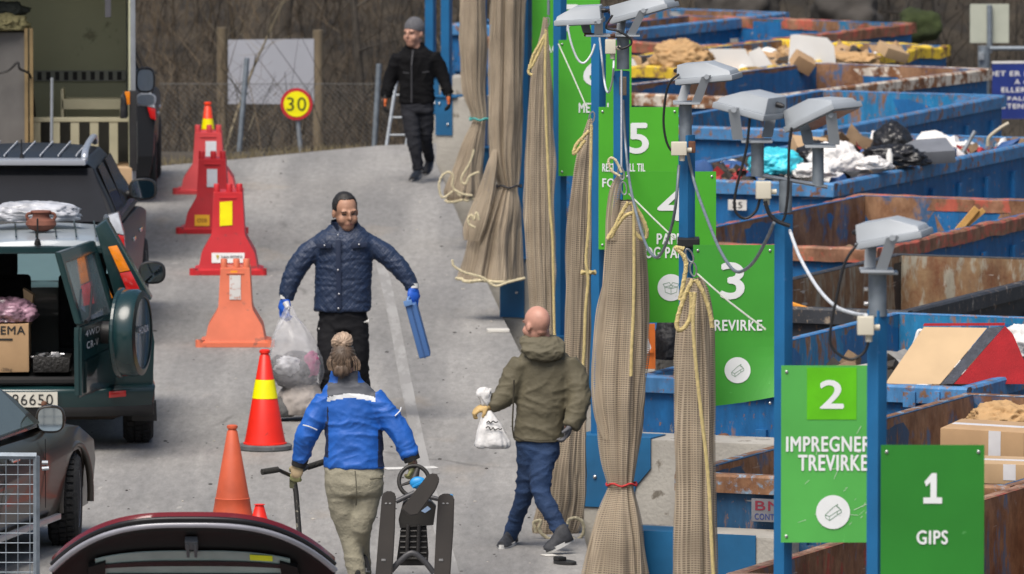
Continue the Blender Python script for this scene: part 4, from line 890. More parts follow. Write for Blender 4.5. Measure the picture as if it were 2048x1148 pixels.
# paper container
lump('paper_sack', atK(1362,120,K9,.7), (.30,.2,.20), KRAFT, 'big crumpled brown paper sack in the yellow rimmed container', 'paper', 21, .28)
def board(name, uvs, K, dy, th, mat, lab, cat='board', slope=0.):
    b = NB(); poly(b, [atK(u, v, K, dy+slope*i) for i, (u, v) in enumerate(uvs)], (0, th, 0)); return tag(link(name, b, mat), lab, cat)
board('white_board', [(1576,135),(1581,70),(1592,69),(1655,76),(1668,92),(1673,137)], K9, 1.6, .03, WP, 'large upright white board with a clipped corner in the paper container')
board('paper_sheet', [(1437,140),(1417,98),(1490,98),(1512,140)], K9, 1.0, .02, WP, 'wide white sheet left of the folded one in the paper container', 'paper')
board('paper_sheet', [(1500,137),(1497,105),(1520,94),(1545,130)], K9, 1.1, .02, WP, 'folded white sheet in the middle of the paper container', 'paper')
carton('carton_box', atK(1605,125,K9,.9), (.24,.2,.16), (.4,.5,.3), CARD, 'small brown carton leaning against the upright white board')
carton('carton_box', atK(1785,104,K9,2.6), (.30,.26,.12), (.3,.3,.5), CARDP, 'pale carton at the right end of the yellow rimmed container')
lump('kraft_paper', atK(1700,122,K9,1.9), (.30,.2,.09), KRAFT, 'strip of torn brown card hanging over the yellow rim', 'paper', 23, .35)
# cardboard container
carton('cardboard_box', atK(1985,893,K2,1.9), (.62,.5,.30), (.04,.02,-.35), CARD, 'upper taped cardboard box beside green sign 1', tape=TAPE)
carton('cardboard_box', atK(2010,940,K2,1.0), (.60,.45,.14), (.02,.0,-.3), CARDP, 'lower flat cardboard box beside green sign 1', tape=TAPE)
lump('brown_paper', atK(2010,845,K2,2.6), (.24,.2,.13), KRAFT, 'crumpled brown packing paper on top of the cardboard boxes', 'paper', 27, .3)
lump('paper_scraps', atK(1955,862,K2,2.2), (.10,.1,.05), CARDP, 'small scrap of packing paper left of the crumpled brown paper', 'paper', 29, .35)
# red and beige board
root = empty('carpeted_board', atK(1890,700,K3,1.2), 0, 'large red carpeted board with beige face and grey edge in the blue container', 'board')
def cb(nm_, uvs, mat, th=.02, dy=1.2):
    b = NB(); poly(b, [atK(u, v, K3, dy-(v-650)*.004) for u, v in uvs], (0, th, 0)); return link(nm_, b, mat, root, world=True)
REDC = M('carpet_red', (.28,.008,.012), .95, var=.15, vs=6, bump=.6, bs=90); GREYC = M('carpet_grey', (.055,.06,.075), .9, var=.25, vs=20, bump=.6, bs=60); BEI = M('board_beige', (.52,.37,.215), .8, var=.08, vs=3)
cb('face', [(1770,768),(1848,654),(1974,656),(1880,768)], BEI); cb('edge', [(1882,768),(1976,656),(2008,653),(1906,768)], GREYC); cb('carpet', [(1908,768),(2010,652),(2026,668),(2068,768)], REDC); cb('carpet', [(1846,652),(1849,647),(2010,646),(2009,651)], REDC)
b = NB(); tube(b, spline([atK(1822,704,K3,1.9), atK(1832,680,K3,1.9), atK(1838,662,K3,1.9), atK(1848,664,K3,1.9)], 4), .016, 8); tag(link('white_bracket', b, WP, smooth=60), 'thin white bent frame leaning behind the beige board', 'frame')
lump('white_cloth', atK(2050,692,K3,1.9), (.18,.15,.15), WBAG, 'white cloth at the right edge beside the red carpet', 'cloth', 33, .25)
ORG = M('orange_board', (.75,.17,.02), .6)
root = empty('orange_poster', atK(1300,690,K3,1.1), 0, 'orange board with white arrow label between the two nearest nets', 'board')
b = NB(); poly(b, [atK(u, v, K3, 1.1) for u, v in ((1262,648),(1310,648),(1311,738),(1262,738))], (0,.03,0)); link('panel', b, ORG, root, world=True)
b = NB(); poly(b, [atK(u, v, K3, 1.09) for u, v in ((1262,672),(1295,674),(1306,705),(1262,708))], (0,.004,0)); link('label', b, WP, root, world=True)
b = NB(); poly(b, [atK(u, v, K3, 1.08) for u, v in ((1296,706),(1305,692),(1306,706))], (0,.004,0)); link('arrow', b, ORG, root, world=True)
lump('padded_jacket', atK(1338,692,K3,1.3), (.11,.12,.22), M('quilt_black', (.012,.012,.014), .6, bump=.8, bs=24), 'black padded jacket hanging between the two nearest nets', 'jacket', 37, .15)
# wood
b = NB(); bbox(b, (0,0,0), (.06,.06,.36), .006, Matrix.Rotation(.7,3,'Y')); bbox(b, (.07,.03,.02), (.05,.05,.3), .006, Matrix.Rotation(.85,3,'Y')); o = link('timber_piece', b, M('timber_yellow', (.50,.28,.08), .7, var=.2)); o.location = atK(1928,446,K5,2.4); tag(o, 'two yellow timber ends sticking up in the rusty brown container', 'timber')
b = NB(); tube(b, [atK(1570,604,K4,.5), atK(1625,622,K4,.3)], .022, 8); tag(link('orange_pole', b, M('pole_orange', (.60,.24,.02), .5), smooth=40), 'orange pole lying at the near end of the black container', 'pole')
# ------------------------------------------------------------------ vehicles
def paint(n, c, rough=.25, **k): return M(n, c, rough, coat=.28, var=.05, vs=3, **k)
TYRE = M('tyre', (.018,.018,.018), .85, var=.3, vs=20, bump=.6, bs=40); GLASSD = M('glass_dark', (.010,.012,.016), .12, spec=.35, var=.1); PBLK = M('plastic_black', (.018,.018,.019), .5, var=.2)
CHROME = M('chrome', (.62,.63,.65), .15, metal=1.); RIM = M('wheel_rim', (.40,.41,.43), .35, metal=.8); MIRR = M('mirror_glass', (.55,.62,.64), .03, metal=1., var=.02); INT = M('car_interior', (.010,.010,.011), .9); SEAT = M('seat_fabric', (.016,.016,.018), .95, var=.3, vs=20)
LRED = M('lamp_red', (.50,.012,.012), .12, coat=.6, var=.2, vs=20); LORG = M('lamp_orange', (.80,.23,.008), .12, coat=.6, var=.15, vs=20); LCLR = M('lamp_clear', (.50,.53,.58), .1, coat=.6, var=.25, vs=18)
GLASSC = M('glass_clear', (.42,.52,.52), .08, alpha=.88, coat=.5, var=.05)
def hull(prof, wf, bulge=.06, crown=.03, bev=.03, zc=(), yc=(), L=4.2, cuts=()):
    b = NB(); xs = (-1,-.85,-.5,0,.5,.85,1); rows = [[b.verts.new((x, y, z)) for y, z in prof] for x in xs]; n = len(prof)
    for i in range(len(xs)-1):
        for k in range(n): b.faces.new((rows[i][k], rows[i][(k+1)%n], rows[i+1][(k+1)%n], rows[i+1][k]))
    b.faces.new(rows[0]); b.faces.new(rows[-1][::-1])
    if cuts: b = boolean(b, list(cuts))
    for z in zc: bmesh.ops.bisect_plane(b, geom=b.verts[:]+b.edges[:]+b.faces[:], plane_co=(0,0,z), plane_no=(0,0,1))
    for y in yc: bmesh.ops.bisect_plane(b, geom=b.verts[:]+b.edges[:]+b.faces[:], plane_co=(0,y,0), plane_no=(0,1,0))
    zm = max(p[1] for p in prof)
    for v in b.verts:
        x, y, z = v.co; v.co = (x*wf(y, z), y + bulge*x*x*(1-2*y/L), z - crown*x*x*(1 if z > zm-.25 else 0))
    bmesh.ops.recalc_face_normals(b, faces=b.faces); b.normal_update()
    es = [e for e in b.edges if len(e.link_faces) == 2 and e.calc_face_angle(0) > math.radians(32)]
    if bev: bmesh.ops.bevel(b, geom=es, offset=bev, segments=3, profile=.6, affect='EDGES', clamp_overlap=True)
    return b
def interp(z, zs, ws): return float(np.interp(z, zs, ws))
def wheelcut(y, x0, x1, r, z):
    b = NB(); M4 = Matrix.Translation((0,y,z)) @ Matrix.Rotation(math.pi/2,4,'Y')
    lathe(b, [(r,x0),(r,x1)], 28, M4); return b
def wheel(root, x, y, r, wd, steer=0., rimm=None):
    e = NB(); M4 = Matrix.Translation((x,y,r)) @ Matrix.Rotation(steer,4,'Z') @ Matrix.Rotation(math.pi/2,4,'Y'); h = wd/2
    lathe(e, [(r*.62,-h*.9),(r*.9,-h),(r*.975,-h*.8),(r,-h*.55),(r,h*.55),(r*.975,h*.8),(r*.9,h),(r*.62,h*.9)], 36, M4)
    for k in range(40):                                        # tread blocks
        a = 2*math.pi*k/40
        for q in (-.55,-.02,.5):
            t = NB(); box(t, (0,0,0), (.022, .036, h*.42)); merge(e, t, M4 @ Matrix.Rotation(a+.06*(q*4),4,'Z') @ Matrix.Translation((r+.004,0,q*h)))
    w_ = link('wheel', e, TYRE, root, smooth=30)
    b = NB(); lathe(b, [(.02,h*.80),(r*.25,h*.82),(r*.30,h*.55),(r*.58,h*.6),(r*.63,h*.92),(r*.60,h*.5),(r*.60,-h*.8),(.02,-h*.8)], 24, M4 if x > 0 else M4 @ Matrix.Rotation(math.pi,4,'X'))
    for k in range(5):
        t = NB(); box(t, (0,0,0), (r*.36,.07,.03)); merge(b, t, (M4 if x > 0 else M4 @ Matrix.Rotation(math.pi,4,'X')) @ Matrix.Rotation(2*math.pi*k/5,4,'Z') @ Matrix.Translation((r*.42,0,h*.62)))
    link('rim', b, rimm or RIM, w_, smooth=40); return w_
def pxpoly(name, uvs, Y, d, mat, root, bev=0., seg=2):          # slab whose outline is given in photo pixels at distance Y
    Ys = Y if isinstance(Y, (list, tuple)) else [Y]*len(uvs); b = NB(); poly(b, [P(u, v, y) for (u, v), y in zip(uvs, Ys)], d)
    bmesh.ops.recalc_face_normals(b, faces=b.faces)
    if bev: bmesh.ops.bevel(b, geom=b.edges[:], offset=bev, segments=seg, profile=.6, affect='EDGES', clamp_overlap=True)
    return link(name, b, mat, root, world=True, smooth=35)
def mirror(root, u, v, Y, w_, h_, mat, stalk, name='wing_mirror', yaw=0., gl=.8):
    c = P(u, v, Y); b = NB(); t = NB(); ell(t, (0,0,0), (w_/2, .085, h_/2), None, 4)
    for q in t.verts:
        q.co.x = math.copysign(abs(q.co.x/(w_/2))**.75, q.co.x)*w_/2; q.co.z = math.copysign(abs(q.co.z/(h_/2))**.75, q.co.z)*h_/2; q.co.y = max(q.co.y, -.03)
    Rm = Matrix.Translation(c) @ Matrix.Rotation(yaw,4,'Z'); merge(b, t, Rm); tube(b, [c+Vector((-w_*.3,.03,-h_*.25)), c+Vector(stalk)], [.035,.045], 8); m_ = link(name, b, mat, root, world=True, smooth=50)
    b = NB(); t = NB(); pts = []
    for a in np.linspace(0, 2*math.pi, 33)[:-1]: pts.append(Vector((math.copysign(abs(math.cos(a))**.6, math.cos(a))*w_/2*gl, -.034, math.copysign(abs(math.sin(a))**.6, math.sin(a))*h_/2*gl)))
    poly(t, pts, (0,-.004,0)); merge(b, t, Rm); link('mirror_glass', b, MIRR, m_, world=True); return m_
# ---------------------------------------------------------- dark green off-roader, tailgate swung open
GRN = paint('paint_dark_green', (.007,.030,.033)); YC = 79.4
c1 = empty('parked_suv', (-3.71, YC, 0), math.radians(3.2), 'dark green off-roader with its tailgate swung open and a pot on its roof', 'car', 'parked cars')
wf1 = lambda y, z: interp(z, [.2,.5,.9,1.14,1.3,1.7], [.80,.845,.86,.82,.74,.50]) * (1-.05*max(0,(y-3.2)))
cut = NB(); box(cut, (-.06,.85,.98), (1.42,2.6,.85))
body = hull([(.03,.30),(.03,1.10),(1.5,1.14),(2.9,1.12),(3.9,.98),(4.1,.6),(4.05,.30)], wf1, zc=(.5,.9), yc=(.4,3.2), L=4.1, bev=.02, cuts=[cut]+[wheelcut(y, sx*.65, sx*1.3, .385, .34) for y in (.78, 3.35) for sx in (-1,1)]); link('body', body, GRN, c1, smooth=32)
rf = hull([(.02,1.645),(.05,1.695),(.5,1.715),(1.7,1.70),(2.25,1.62),(2.2,1.58),(1.6,1.65),(.1,1.625)], lambda y,z: .545, bulge=.05, crown=.035, bev=.012, yc=(1.,), L=4.1)
roof = link('roof', rf, paint('paint_roof', (.30,.34,.37), .3), c1, smooth=40)
b = NB()
for i in range(6): bbox(b, (-.40+i*.16,.85,1.716), (.012,1.5,.014), .004)
link('roof_rib', b, GRN, roof)
for sx in (-1,1):
    b = NB(); tube(b, spline([(sx*.50,.06,1.69),(sx*.50,.12,1.75),(sx*.50,.6,1.77),(sx*.50,1.5,1.76),(sx*.50,1.8,1.70)], 5), .022, 8); link('roof_rail', b, M('rail_grey', (.16,.17,.18), .4, metal=.5), c1, smooth=60)
b = NB(); tube(b, [(.03-.10,.02,1.665),(.03-.10,.0,1.70)], [.028,.018], 10); tube(b, [(-.07,.0,1.69),(-.07,-.03,1.87)], .007, 6); link('aerial', b, PBLK, c1, smooth=40)
# right rear pillar, lamps, left pillar
pxpoly('rear_pillar', [(190,456),(212,440),(303,600),(232,604)], [YC+.03,YC+.03,YC+.10,YC+.03], (0,.34,0), GRN, c1, .012)
tl = pxpoly('tail_light', [(216,494),(234,491),(260,541),(239,545)], YC+.005, (0,.08,0), LORG, c1, .006); pxpoly('tail_light', [(239,546.5),(261,542.5),(280,580),(256,588)], YC+.005, (0,.08,0), LRED, c1, .006)
pxpoly('tail_light', [(184,516),(188,514),(226,596),(219,598)], YC-.02, (0,.05,0), LORG, c1, .004)
for sx, yy in ((-1,.03),(-1,1.25),(1,1.25),(-1,2.45),(1,2.45)):
    b = NB(); o_ = [(yy,1.10),(yy+.16,1.10),(yy+.16-(.35 if yy>2 else -.05),1.64),(yy-(.4 if yy>2 else -.05),1.64)]
    poly(b, [Vector((sx*wf1(0,z)*(.98), y, z)) for y, z in o_], (-sx*.06,0,0)); link('pillar', b, GRN, c1)
for sx in (-1,1):
    for y0, y1 in ((.22,1.24),(1.42,2.2)):
        b = NB(); poly(b, [Vector((sx*(wf1(0,z)-.02), y, z)) for y, z in ((y0,1.13),(y1+.1,1.13),(y1-.05,1.62),(y0+.05,1.62))], (-sx*.006,0,0)); link('side_window', b, GLASSD, c1)
b = NB(); poly(b, [(-.72,2.9,1.12),(.72,2.9,1.12),(.50,2.18,1.62),(-.50,2.18,1.62)], (0,.006,.004)); DAYGLASS = M('glass_daylight', (.55,.68,.68), .3); tt = DAYGLASS.node_tree; tl_ = tt.nodes.new('ShaderNodeBsdfTranslucent'); tl_.inputs[0].default_value = (.55,.68,.68,1); mx_ = tt.nodes.new('ShaderNodeMixShader'); mx_.inputs[0].default_value = .75; ou = [n for n in tt.nodes if n.type == 'OUTPUT_MATERIAL'][0]; tt.links.new(tt.nodes['Principled BSDF'].outputs[0], mx_.inputs[1]); tt.links.new(tl_.outputs[0], mx_.inputs[2]); tt.links.new(mx_.outputs[0], ou.inputs[0])  # pale translucent colour stands in for the brightness seen through the windscreen
link('windscreen', b, DAYGLASS, c1)
b = NB(); bbox(b, (0,2.55,1.02), (1.4,.5,.16), .04); link('dashboard', b, M('dash_grey', (.10,.12,.125), .6), c1, smooth=40)
b = NB(); tube(b, [(-.38+.19*math.cos(a), 2.2+.05*math.sin(a), 1.08+.18*math.sin(a)) for a in np.linspace(0,2*math.pi,25)], .018, 6); link('steering_wheel', b, PBLK, c1)
b = NB(); bbox(b, (.02,2.25,1.53), (.20,.03,.07), .02); tube(b, [(.02,2.27,1.56),(.02,2.24,1.62)], .012, 6); link('inner_mirror', b, M('mirror_case', (.32,.36,.36), .4), c1, smooth=40)
b = NB(); bbox(b, (-.06,.05,1.615), (1.06,.07,.06), .012); link('opening_header', b, GRN, c1)
for sx in (-.36, .36):
    b = NB(); bbox(b, (sx,1.55,.98), (.50,.14,.62), .06, Matrix.Rotation(-.15,3,'X'), 3); bbox(b, (sx,1.5,.62), (.5,.5,.16), .05); s_ = link('seat', b, SEAT, c1, smooth=50)
    b = NB(); bbox(b, (sx,1.42,1.40), (.28,.12,.25), .05, None, 3); link('headrest', b, SEAT, s_, smooth=50)
b = NB(); bbox(b, (-.06,.85,.575), (1.2,1.9,.03), .005); bbox(b, (.53,.45,.84), (.05,.8,.5), .02); link('boot_lining', b, INT, c1)
# bumper and underside
bp_ = hull([(-.10,.31),(-.13,.42),(-.13,.505),(-.08,.535),(.30,.535),(.30,.31)], lambda y,z: .865 if z > .45 else .845, bulge=.10, crown=0, bev=.02, L=4.1, yc=(.0,)); bpo = link('rear_bumper', bp_, GRN, c1, smooth=40)
bb = hull([(-.085,.285),(-.115,.33),(-.115,.40),(.28,.40),(.28,.285)], lambda y,z: .855, bulge=.10, crown=0, bev=.02, L=4.1); link('bumper_skirt', bb, PBLK, bpo, smooth=40)
pxpoly('reflector', [(218,783),(252,781),(252,793),(218,796)], YC-.11, (0,.03,0), LRED, bpo, .004)
pl = pxpoly('number_plate', [(-2,785),(115,784),(115,814),(-2,815)], YC-.15, (0,.008,0), M('plate_cream', (.62,.60,.53), .5), c1)
s0 = S(YC-.152, .35); pc = P(65, 799.5, YC-.154); textmesh('lettering', '86650', 82/s0, 22/s0, TK, pl, wmat(pl).inverted() @ pc, rz=-math.radians(3.2), bold=.01)
b = NB(); bc = P(88, 808, YC-.17); tube(b, [bc+Vector((0,.17,-.02)), bc], .014, 8); ell(b, bc, (.026,.026,.026), None, 2); link('tow_ball', b, RUST, c1, world=True, smooth=60)
b = NB(); ec = P(222, 822, YC+.1); M4 = Matrix.Translation(ec) @ Matrix.Rotation(math.pi/2,4,'X'); lathe(b, [(.024,.10),(.030,.10),(.030,-.1),(.024,-.1)], 18, M4, cap=False); t = NB(); ell(t, (0,0,0), (.17,.22,.09), None, 3); merge(b, t, Matrix.Translation(ec+Vector((-.05,.30,-.005)))); link('exhaust', b, M('exhaust', (.085,.065,.05), .6, metal=.4, var=.4), c1, world=True, smooth=50)
b = NB(); bbox(b, (-.0,.35,.27), (1.1,.14,.09), .03); bbox(b, (-.1,.6,.30), (.35,.4,.14), .05); link('underbody', b, M('underbody', (.03,.025,.02), .9), c1)
for x in (-.74,.74):
    for y in (.78,3.35): wheel(c1, x, y, .345, .24)
pxpoly('mud_flap', [(262,806),(312,800),(314,842),(264,842)], YC+.33, (0,.012,0), PBLK, c1, .004)
mirror(c1, 304, 545, YC+2.45, .225, .19, PBLK, (-.24,.05,-.06))
# swung tailgate: hinge on the right, free edge towards the camera
hx = P(233, 680, YC).x; ed = Vector((-.20,-.98,0)); nd = Vector((.98,-.20,0)); H0 = Vector((hx, YC-.02, 0))
def dr(a, z, o=0.): return H0 + ed*a + nd*(o - max(0, z-1.12)*.30) + Vector((0,0,z))
def dpoly(name, pts, th, mat, parent, bev=.012, o=0.):
    b = NB(); A = [dr(a, z, o) for a, z in pts]; B_ = [dr(a, z, o-th) for a, z in pts]; n = len(A); va = [b.verts.new(p) for p in A]; vb = [b.verts.new(p) for p in B_]
    b.faces.new(va); b.faces.new(vb[::-1])
    for i in range(n): b.faces.new((va[i], vb[i], vb[(i+1)%n], va[(i+1)%n]))
    bmesh.ops.recalc_face_normals(b, faces=b.faces)
    if bev: bmesh.ops.bevel(b, geom=b.edges[:], offset=bev, segments=2, affect='EDGES', clamp_overlap=True)
    return link(name, b, mat, parent, world=True, smooth=35)
tg = dpoly('tailgate', [(0,.545),(1.16,.545),(1.17,1.0),(1.16,1.12),(0,1.12)], .06, GRN, c1, .02)
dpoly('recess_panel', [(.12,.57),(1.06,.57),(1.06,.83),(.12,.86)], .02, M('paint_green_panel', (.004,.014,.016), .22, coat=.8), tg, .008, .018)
dpoly('window_frame', [(0,1.125),(.10,1.125),(.10,1.60),(1.06,1.60),(1.06,1.125),(1.16,1.125),(1.14,1.69),(0,1.69)], .05, GRN, tg, .008)
dpoly('window', [(.104,1.128),(1.056,1.128),(1.056,1.596),(.104,1.596)], .006, M('glass_tail', (.16,.20,.21), .04, coat=.6), tg, 0, -.02)
b = NB(); tube(b, [dr(.95,1.16,.03), dr(.6,1.38,.03)], .01, 6); tube(b, [dr(1.02,1.135,.01), dr(.95,1.16,.03)], .018, 6); link('wiper', b, PBLK, tg, world=True)
MD = Matrix((( *(-ed), 0),( 0,0,1,0),( 0,0,0,1),( 0,0,0,1))).to_3x3()
def dM(): return Matrix([[-ed.x, -nd.x, 0],[-ed.y, -nd.y, 0],[0,0,1]])
for s_, a, z, w_, h_ in (('4WD',.80,1.04,.46,.05), ('CR-V',.80,.945,.38,.055)):
    c = dr(a, z, .004); textmesh('badge', s_, w_, h_, M('badge_silver', (.62,.62,.64), .4), tg, wmat(tg).inverted() @ c, M4=wmat(tg).to_3x3().inverted() @ dM(), bold=.02)
b = NB(); cc = dr(.44, 1.0, .13); M4 = Matrix.Translation(cc) @ Matrix([[-ed.x,0,nd.x],[-ed.y,0,nd.y],[0,1,0]]).to_4x4()
lathe(b, [(.02,0),(.33,0),(.345,.02),(.348,.15),(.330,.185),(.285,.195),(.265,.188),(.02,.20)], 48, M4); sw = link('spare_wheel_cover', b, GRN, tg, world=True, smooth=40)
b = NB(); lathe(b, [(.332,.186),(.337,.191),(.290,.203),(.283,.197)], 48, M4, cap=False); link('cover_ring', b, M('ring_dark', (.01,.012,.012), .3), sw, world=True, smooth=40)
b = NB(); tube(b, [cc-nd*.16, cc+nd*.01], .09, 14); link('carrier', b, PBLK, tg, world=True, smooth=40)
c = cc + nd*.203 + Vector((0,0,.03)); textmesh('badge', 'HONDA', .30, .055, MATS['badge_silver'], sw, wmat(sw).inverted() @ c, M4=wmat(sw).to_3x3().inverted() @ dM(), bold=.02)
b = NB(); lathe(b, [(.345,.0),(.358,.01),(.358,.03),(.345,.04)], 48, M4, cap=False); link('carrier_edge', b, GRN, sw, world=True)
# things in and on the green car
bx = empty('cardboard_box', P(-20, 745, YC+.32), 0, 'open cardboard box standing in the boot of the dark green car', 'box')
pxpoly('carton', [(-120,652),(57,648),(58,744),(-120,747)], YC+.12, (0,.42,0), CARD, bx, .004)
pxpoly('flap', [(46,577),(66,590),(60,650),(52,650)], YC+.40, (.01,.10,0), CARDP, bx); s0 = S(YC+.12,.8)
textmesh('lettering', 'BILTEMA', 100/s0, 16/s0, TK, bx, wmat(bx).inverted() @ P(0,660.5,YC+.117), bold=.03); textmesh('lettering', '-20kg', 22/s0, 8/s0, TK, bx, wmat(bx).inverted() @ P(13,740,YC+.117), bold=.01)
b = NB(); box(b, P(5,679,YC+.117), (.16,.003,.016)); link('grip_slot', b, TK, bx, world=True)
PINK = M('plastic_bag_mixed', (.34,.20,.26), .3, var=.85, vs=9, coat=.3); lump('plastic_bag', P(16,628,YC+.34), (.21,.17,.115), PINK, 'clear plastic bag of coloured scraps in the cardboard box', 'bag', 41, .25)
tr = empty('plastic_tray', P(105,742,YC+.3), 0, 'black tray of oddments in the boot of the dark green car', 'tray'); pxpoly('tray', [(66,714),(140,716),(138,745),(66,745)], YC+.10, (0,.4,0), M('tray_black', (.014,.013,.012), .5, bump=.6, bs=40), tr, .006)
b = NB(); rnd = random.Random(3)
for i in range(14): bbox(b, P(rnd.uniform(68,130), rnd.uniform(708,716), YC+.2), (rnd.uniform(.02,.07),.06,rnd.uniform(.01,.025)), .004, Euler((0,rnd.uniform(-.5,.5),rnd.uniform(0,3))).to_matrix())
link('oddments', b, M('foil', (.35,.35,.36), .25, metal=.6, var=.5, vs=20), tr, world=True)
b = NB(); pc = P(82,438,YC+.55); pc.z = 1.722; lathe(b, [(.05,0),(.095,.02),(.125,.055),(.115,.09),(.075,.105),(.066,.12),(.072,.15),(.085,.155),(.08,.165),(.05,.165)], 28)
pot = link('clay_pot', b, M('terracotta', (.17,.062,.04), .8, var=.2, vs=12), smooth=45); pot.location = pc; tag(pot, 'small brown clay pot with two handles on the roof of the green car', 'pot')
for sx in (-1,1):
    b = NB(); tube(b, spline([(sx*.07,0,.145),(sx*.105,0,.14),(sx*.115,0,.115),(sx*.10,0,.095)], 4), .012, 7); link('handle', b, MATS['terracotta'], pot, smooth=60)
BAGW = M('bag_white_pale', (.42,.43,.46), .35, var=.42, vs=7, coat=.2); lump('plastic_sack', P(66,428,YC+1.1), (.36,.24,.10), BAGW, 'large whitish plastic sack behind the clay pot on the car roof', 'bag', 44, .16, 2.4, pleat=.03)
# ---------------------------------------------------------- dark grey SUV behind it
GRY = M('paint_dark_grey', (.013,.014,.017), .38, var=.05, vs=3, spec=.3); YS = 88.2
c2 = empty('parked_suv', (gx(243, YS, 1)-.90, YS, 0), -math.radians(1.2), 'dark grey SUV with roof rails and dark rear window, behind the green car', 'car', 'parked cars')
wf2 = lambda y, z: interp(z, [.2,.5,.95,1.05,1.62], [.84,.90,.92,.89,.60])*(1-.05*max(0,y-3.4))
bd = hull([(.05,.28),(-.02,.5),(.02,1.08),(1.5,1.08),(3.0,1.06),(4.2,.92),(4.4,.6),(4.35,.28)], wf2, zc=(.5,.95), yc=(.5,3.4), L=4.4, cuts=[wheelcut(y, sx*.65, sx*1.3, .39, .35) for y in (.9,3.6) for sx in (-1,1)]); link('body', bd, GRY, c2, smooth=32)
wfc = lambda y, z: interp(z, [1.05,1.60,1.68], [.88,.64,.57])
cb_ = hull([(.05,1.07),(.30,1.60),(.22,1.655),(.8,1.69),(2.2,1.67),(3.15,1.06)], wfc, bulge=.08, crown=.04, bev=.02, zc=(1.3,1.58), L=4.4); cab = link('cabin', cb_, GRY, c2, smooth=35)
b = NB(); poly(b, [(-.80,.10,1.12),(.80,.10,1.12),(.63,.265,1.585),(-.63,.265,1.585)], (0,-.012,.0)); rw = link('rear_window', b, GLASSD, c2)
b = NB(); bbox(b, (0,.21,1.645), (1.16,.26,.05), .015); link('spoiler', b, paint('paint_light_grey', (.30,.32,.36), .3), c2, smooth=40)
for y0, y1 in ((.45,1.35),(1.45,2.5)):
    b = NB(); poly(b, [Vector((wfc(0,z)+.006, y, z)) for y, z in ((y0,1.12),(y1+.12,1.12),(y1-.2,1.57),(y0+.12,1.57))], (.006,0,0)); link('side_window', b, GLASSD, c2)
for sx in (-1,1):
    b = NB(); tube(b, spline([(sx*.56,.25,1.65),(sx*.56,.32,1.72),(sx*.55,.9,1.755),(sx*.54,1.9,1.75),(sx*.53,2.2,1.67)], 5), .03, 8, flat=.7); link('roof_rail', b, M('rail_silver', (.52,.55,.60), .3, metal=.6), c2, smooth=60)
b = NB()
for i in range(7): bbox(b, (-.48+i*.16,1.2,1.688), (.010,1.7,.016), .003)
link('roof_rib', b, M('rib_sheen', (.5,.52,.55), .4), cab)  # ribs coloured white for the light reflected off the dark roof
b = NB(); tube(b, [(.0,.30,1.66),(.0,.28,1.71)], [.025,.012], 8); tube(b, [(.0,.28,1.70),(.0,.24,1.84)], .006, 6); link('aerial', b, PBLK, c2)
pxpoly('tail_light', [(213,432),(236,426),(248,470),(228,466)], YS-.03, (0,.2,0), LCLR, c2, .008); pxpoly('tail_light', [(229,468),(248,472),(250,500),(236,494)], YS-.03, (0,.2,0), LRED, c2, .008)
for x in (-.80,.80):
    for y in (.9,3.6): wheel(c2, x, y, .35, .235)
mirror(c2, 286, 378, YS+2.2, .26, .20, PBLK, (-.25,.05,-.05))
for yy, zz in ((1.45,.86),(2.45,.86)):
    b = NB(); bbox(b, (.925,yy,zz), (.03,.2,.035), .01); link('door_handle', b, CHROME, c2)
c7 = copy_tree(c2); c7.location = (gx(312,104.3,.6)-.93, 104.3, 0); c7.rotation_euler = (0,0,math.radians(1)); [bpy.data.objects.remove(h) for o in list(c7.children) if o.name.startswith('wing_mirror') for h in list(o.children)+[o]]; c7['label'] = 'dark car ahead of the box van, only its right flank showing below the mirrors'
# ---------------------------------------------------------- box van with its rear open
YT = 97.; CREAM = M('van_lining', (.44,.45,.31), .7, var=.08, vs=1.2, dirt=((.25,.25,.17), .6, 2)); VANF = M('van_floor', (.20,.13,.07), .8, var=.3, vs=3); ALU = M('aluminium', (.42,.45,.49), .35, metal=.7)
c3 = empty('box_van', (gx(266,YT,1.5)-1.1, YT, 0), math.radians(2.6), 'box van with its rear wide open, furniture inside', 'van')
def lb(name, c, s, mat, parent=c3, bev=.008, Mx=None):
    b = NB(); bbox(b, c, s, bev, Mx); return link(name, b, mat, parent, smooth=35)
lb('box_floor', (0,2.0,.86), (2.14,4.0,.08), VANF); lb('box_roof', (0,2.0,3.22), (2.2,4.0,.05), CREAM); lb('box_wall', (1.08,2.0,2.05), (.04,4.0,2.28), CREAM); lb('box_wall', (-1.08,2.0,2.05), (.04,4.0,2.28), CREAM)
bh = lb('bulkhead', (0,1.96,2.05), (2.1,.04,2.28), CREAM); lb('body_panel', (1.115,2.0,2.0), (.02,4.0,2.5), M('van_white', (.5,.51,.53), .4))
lb('rear_post', (1.10,-.03,2.45), (.05,.07,1.52), ALU); lb('rear_post', (1.10,-.03,1.30), (.075,.09,.78), PBLK); lb('rear_post', (-1.10,-.03,2.05), (.05,.07,2.3), ALU); lb('rear_sill', (0,-.03,.86), (2.2,.06,.10), ALU); lb('marker_lamp', (1.045,-.075,1.62), (.05,.03,.13), LORG)
b = NB(); z0 = P(150,152,YT+1.9).z                            # cargo rail with a row of slots
bbox(b, (0,1.925,z0+.045), (2.06,.03,.012), .003); bbox(b, (0,1.925,z0-.05), (2.06,.03,.012), .003)
for i in range(24): bbox(b, (-1.0+i*.088,1.925,z0), (.045,.028,.09), .003)
link('cargo_rail', b, M('rail_dull', (.26,.27,.24), .5, metal=.3), bh); lb('rail_shadow_gap', (0,1.938,z0), (2.06,.006,.10), M('rail_slot', (.05,.05,.05), .8), bh, 0.001)
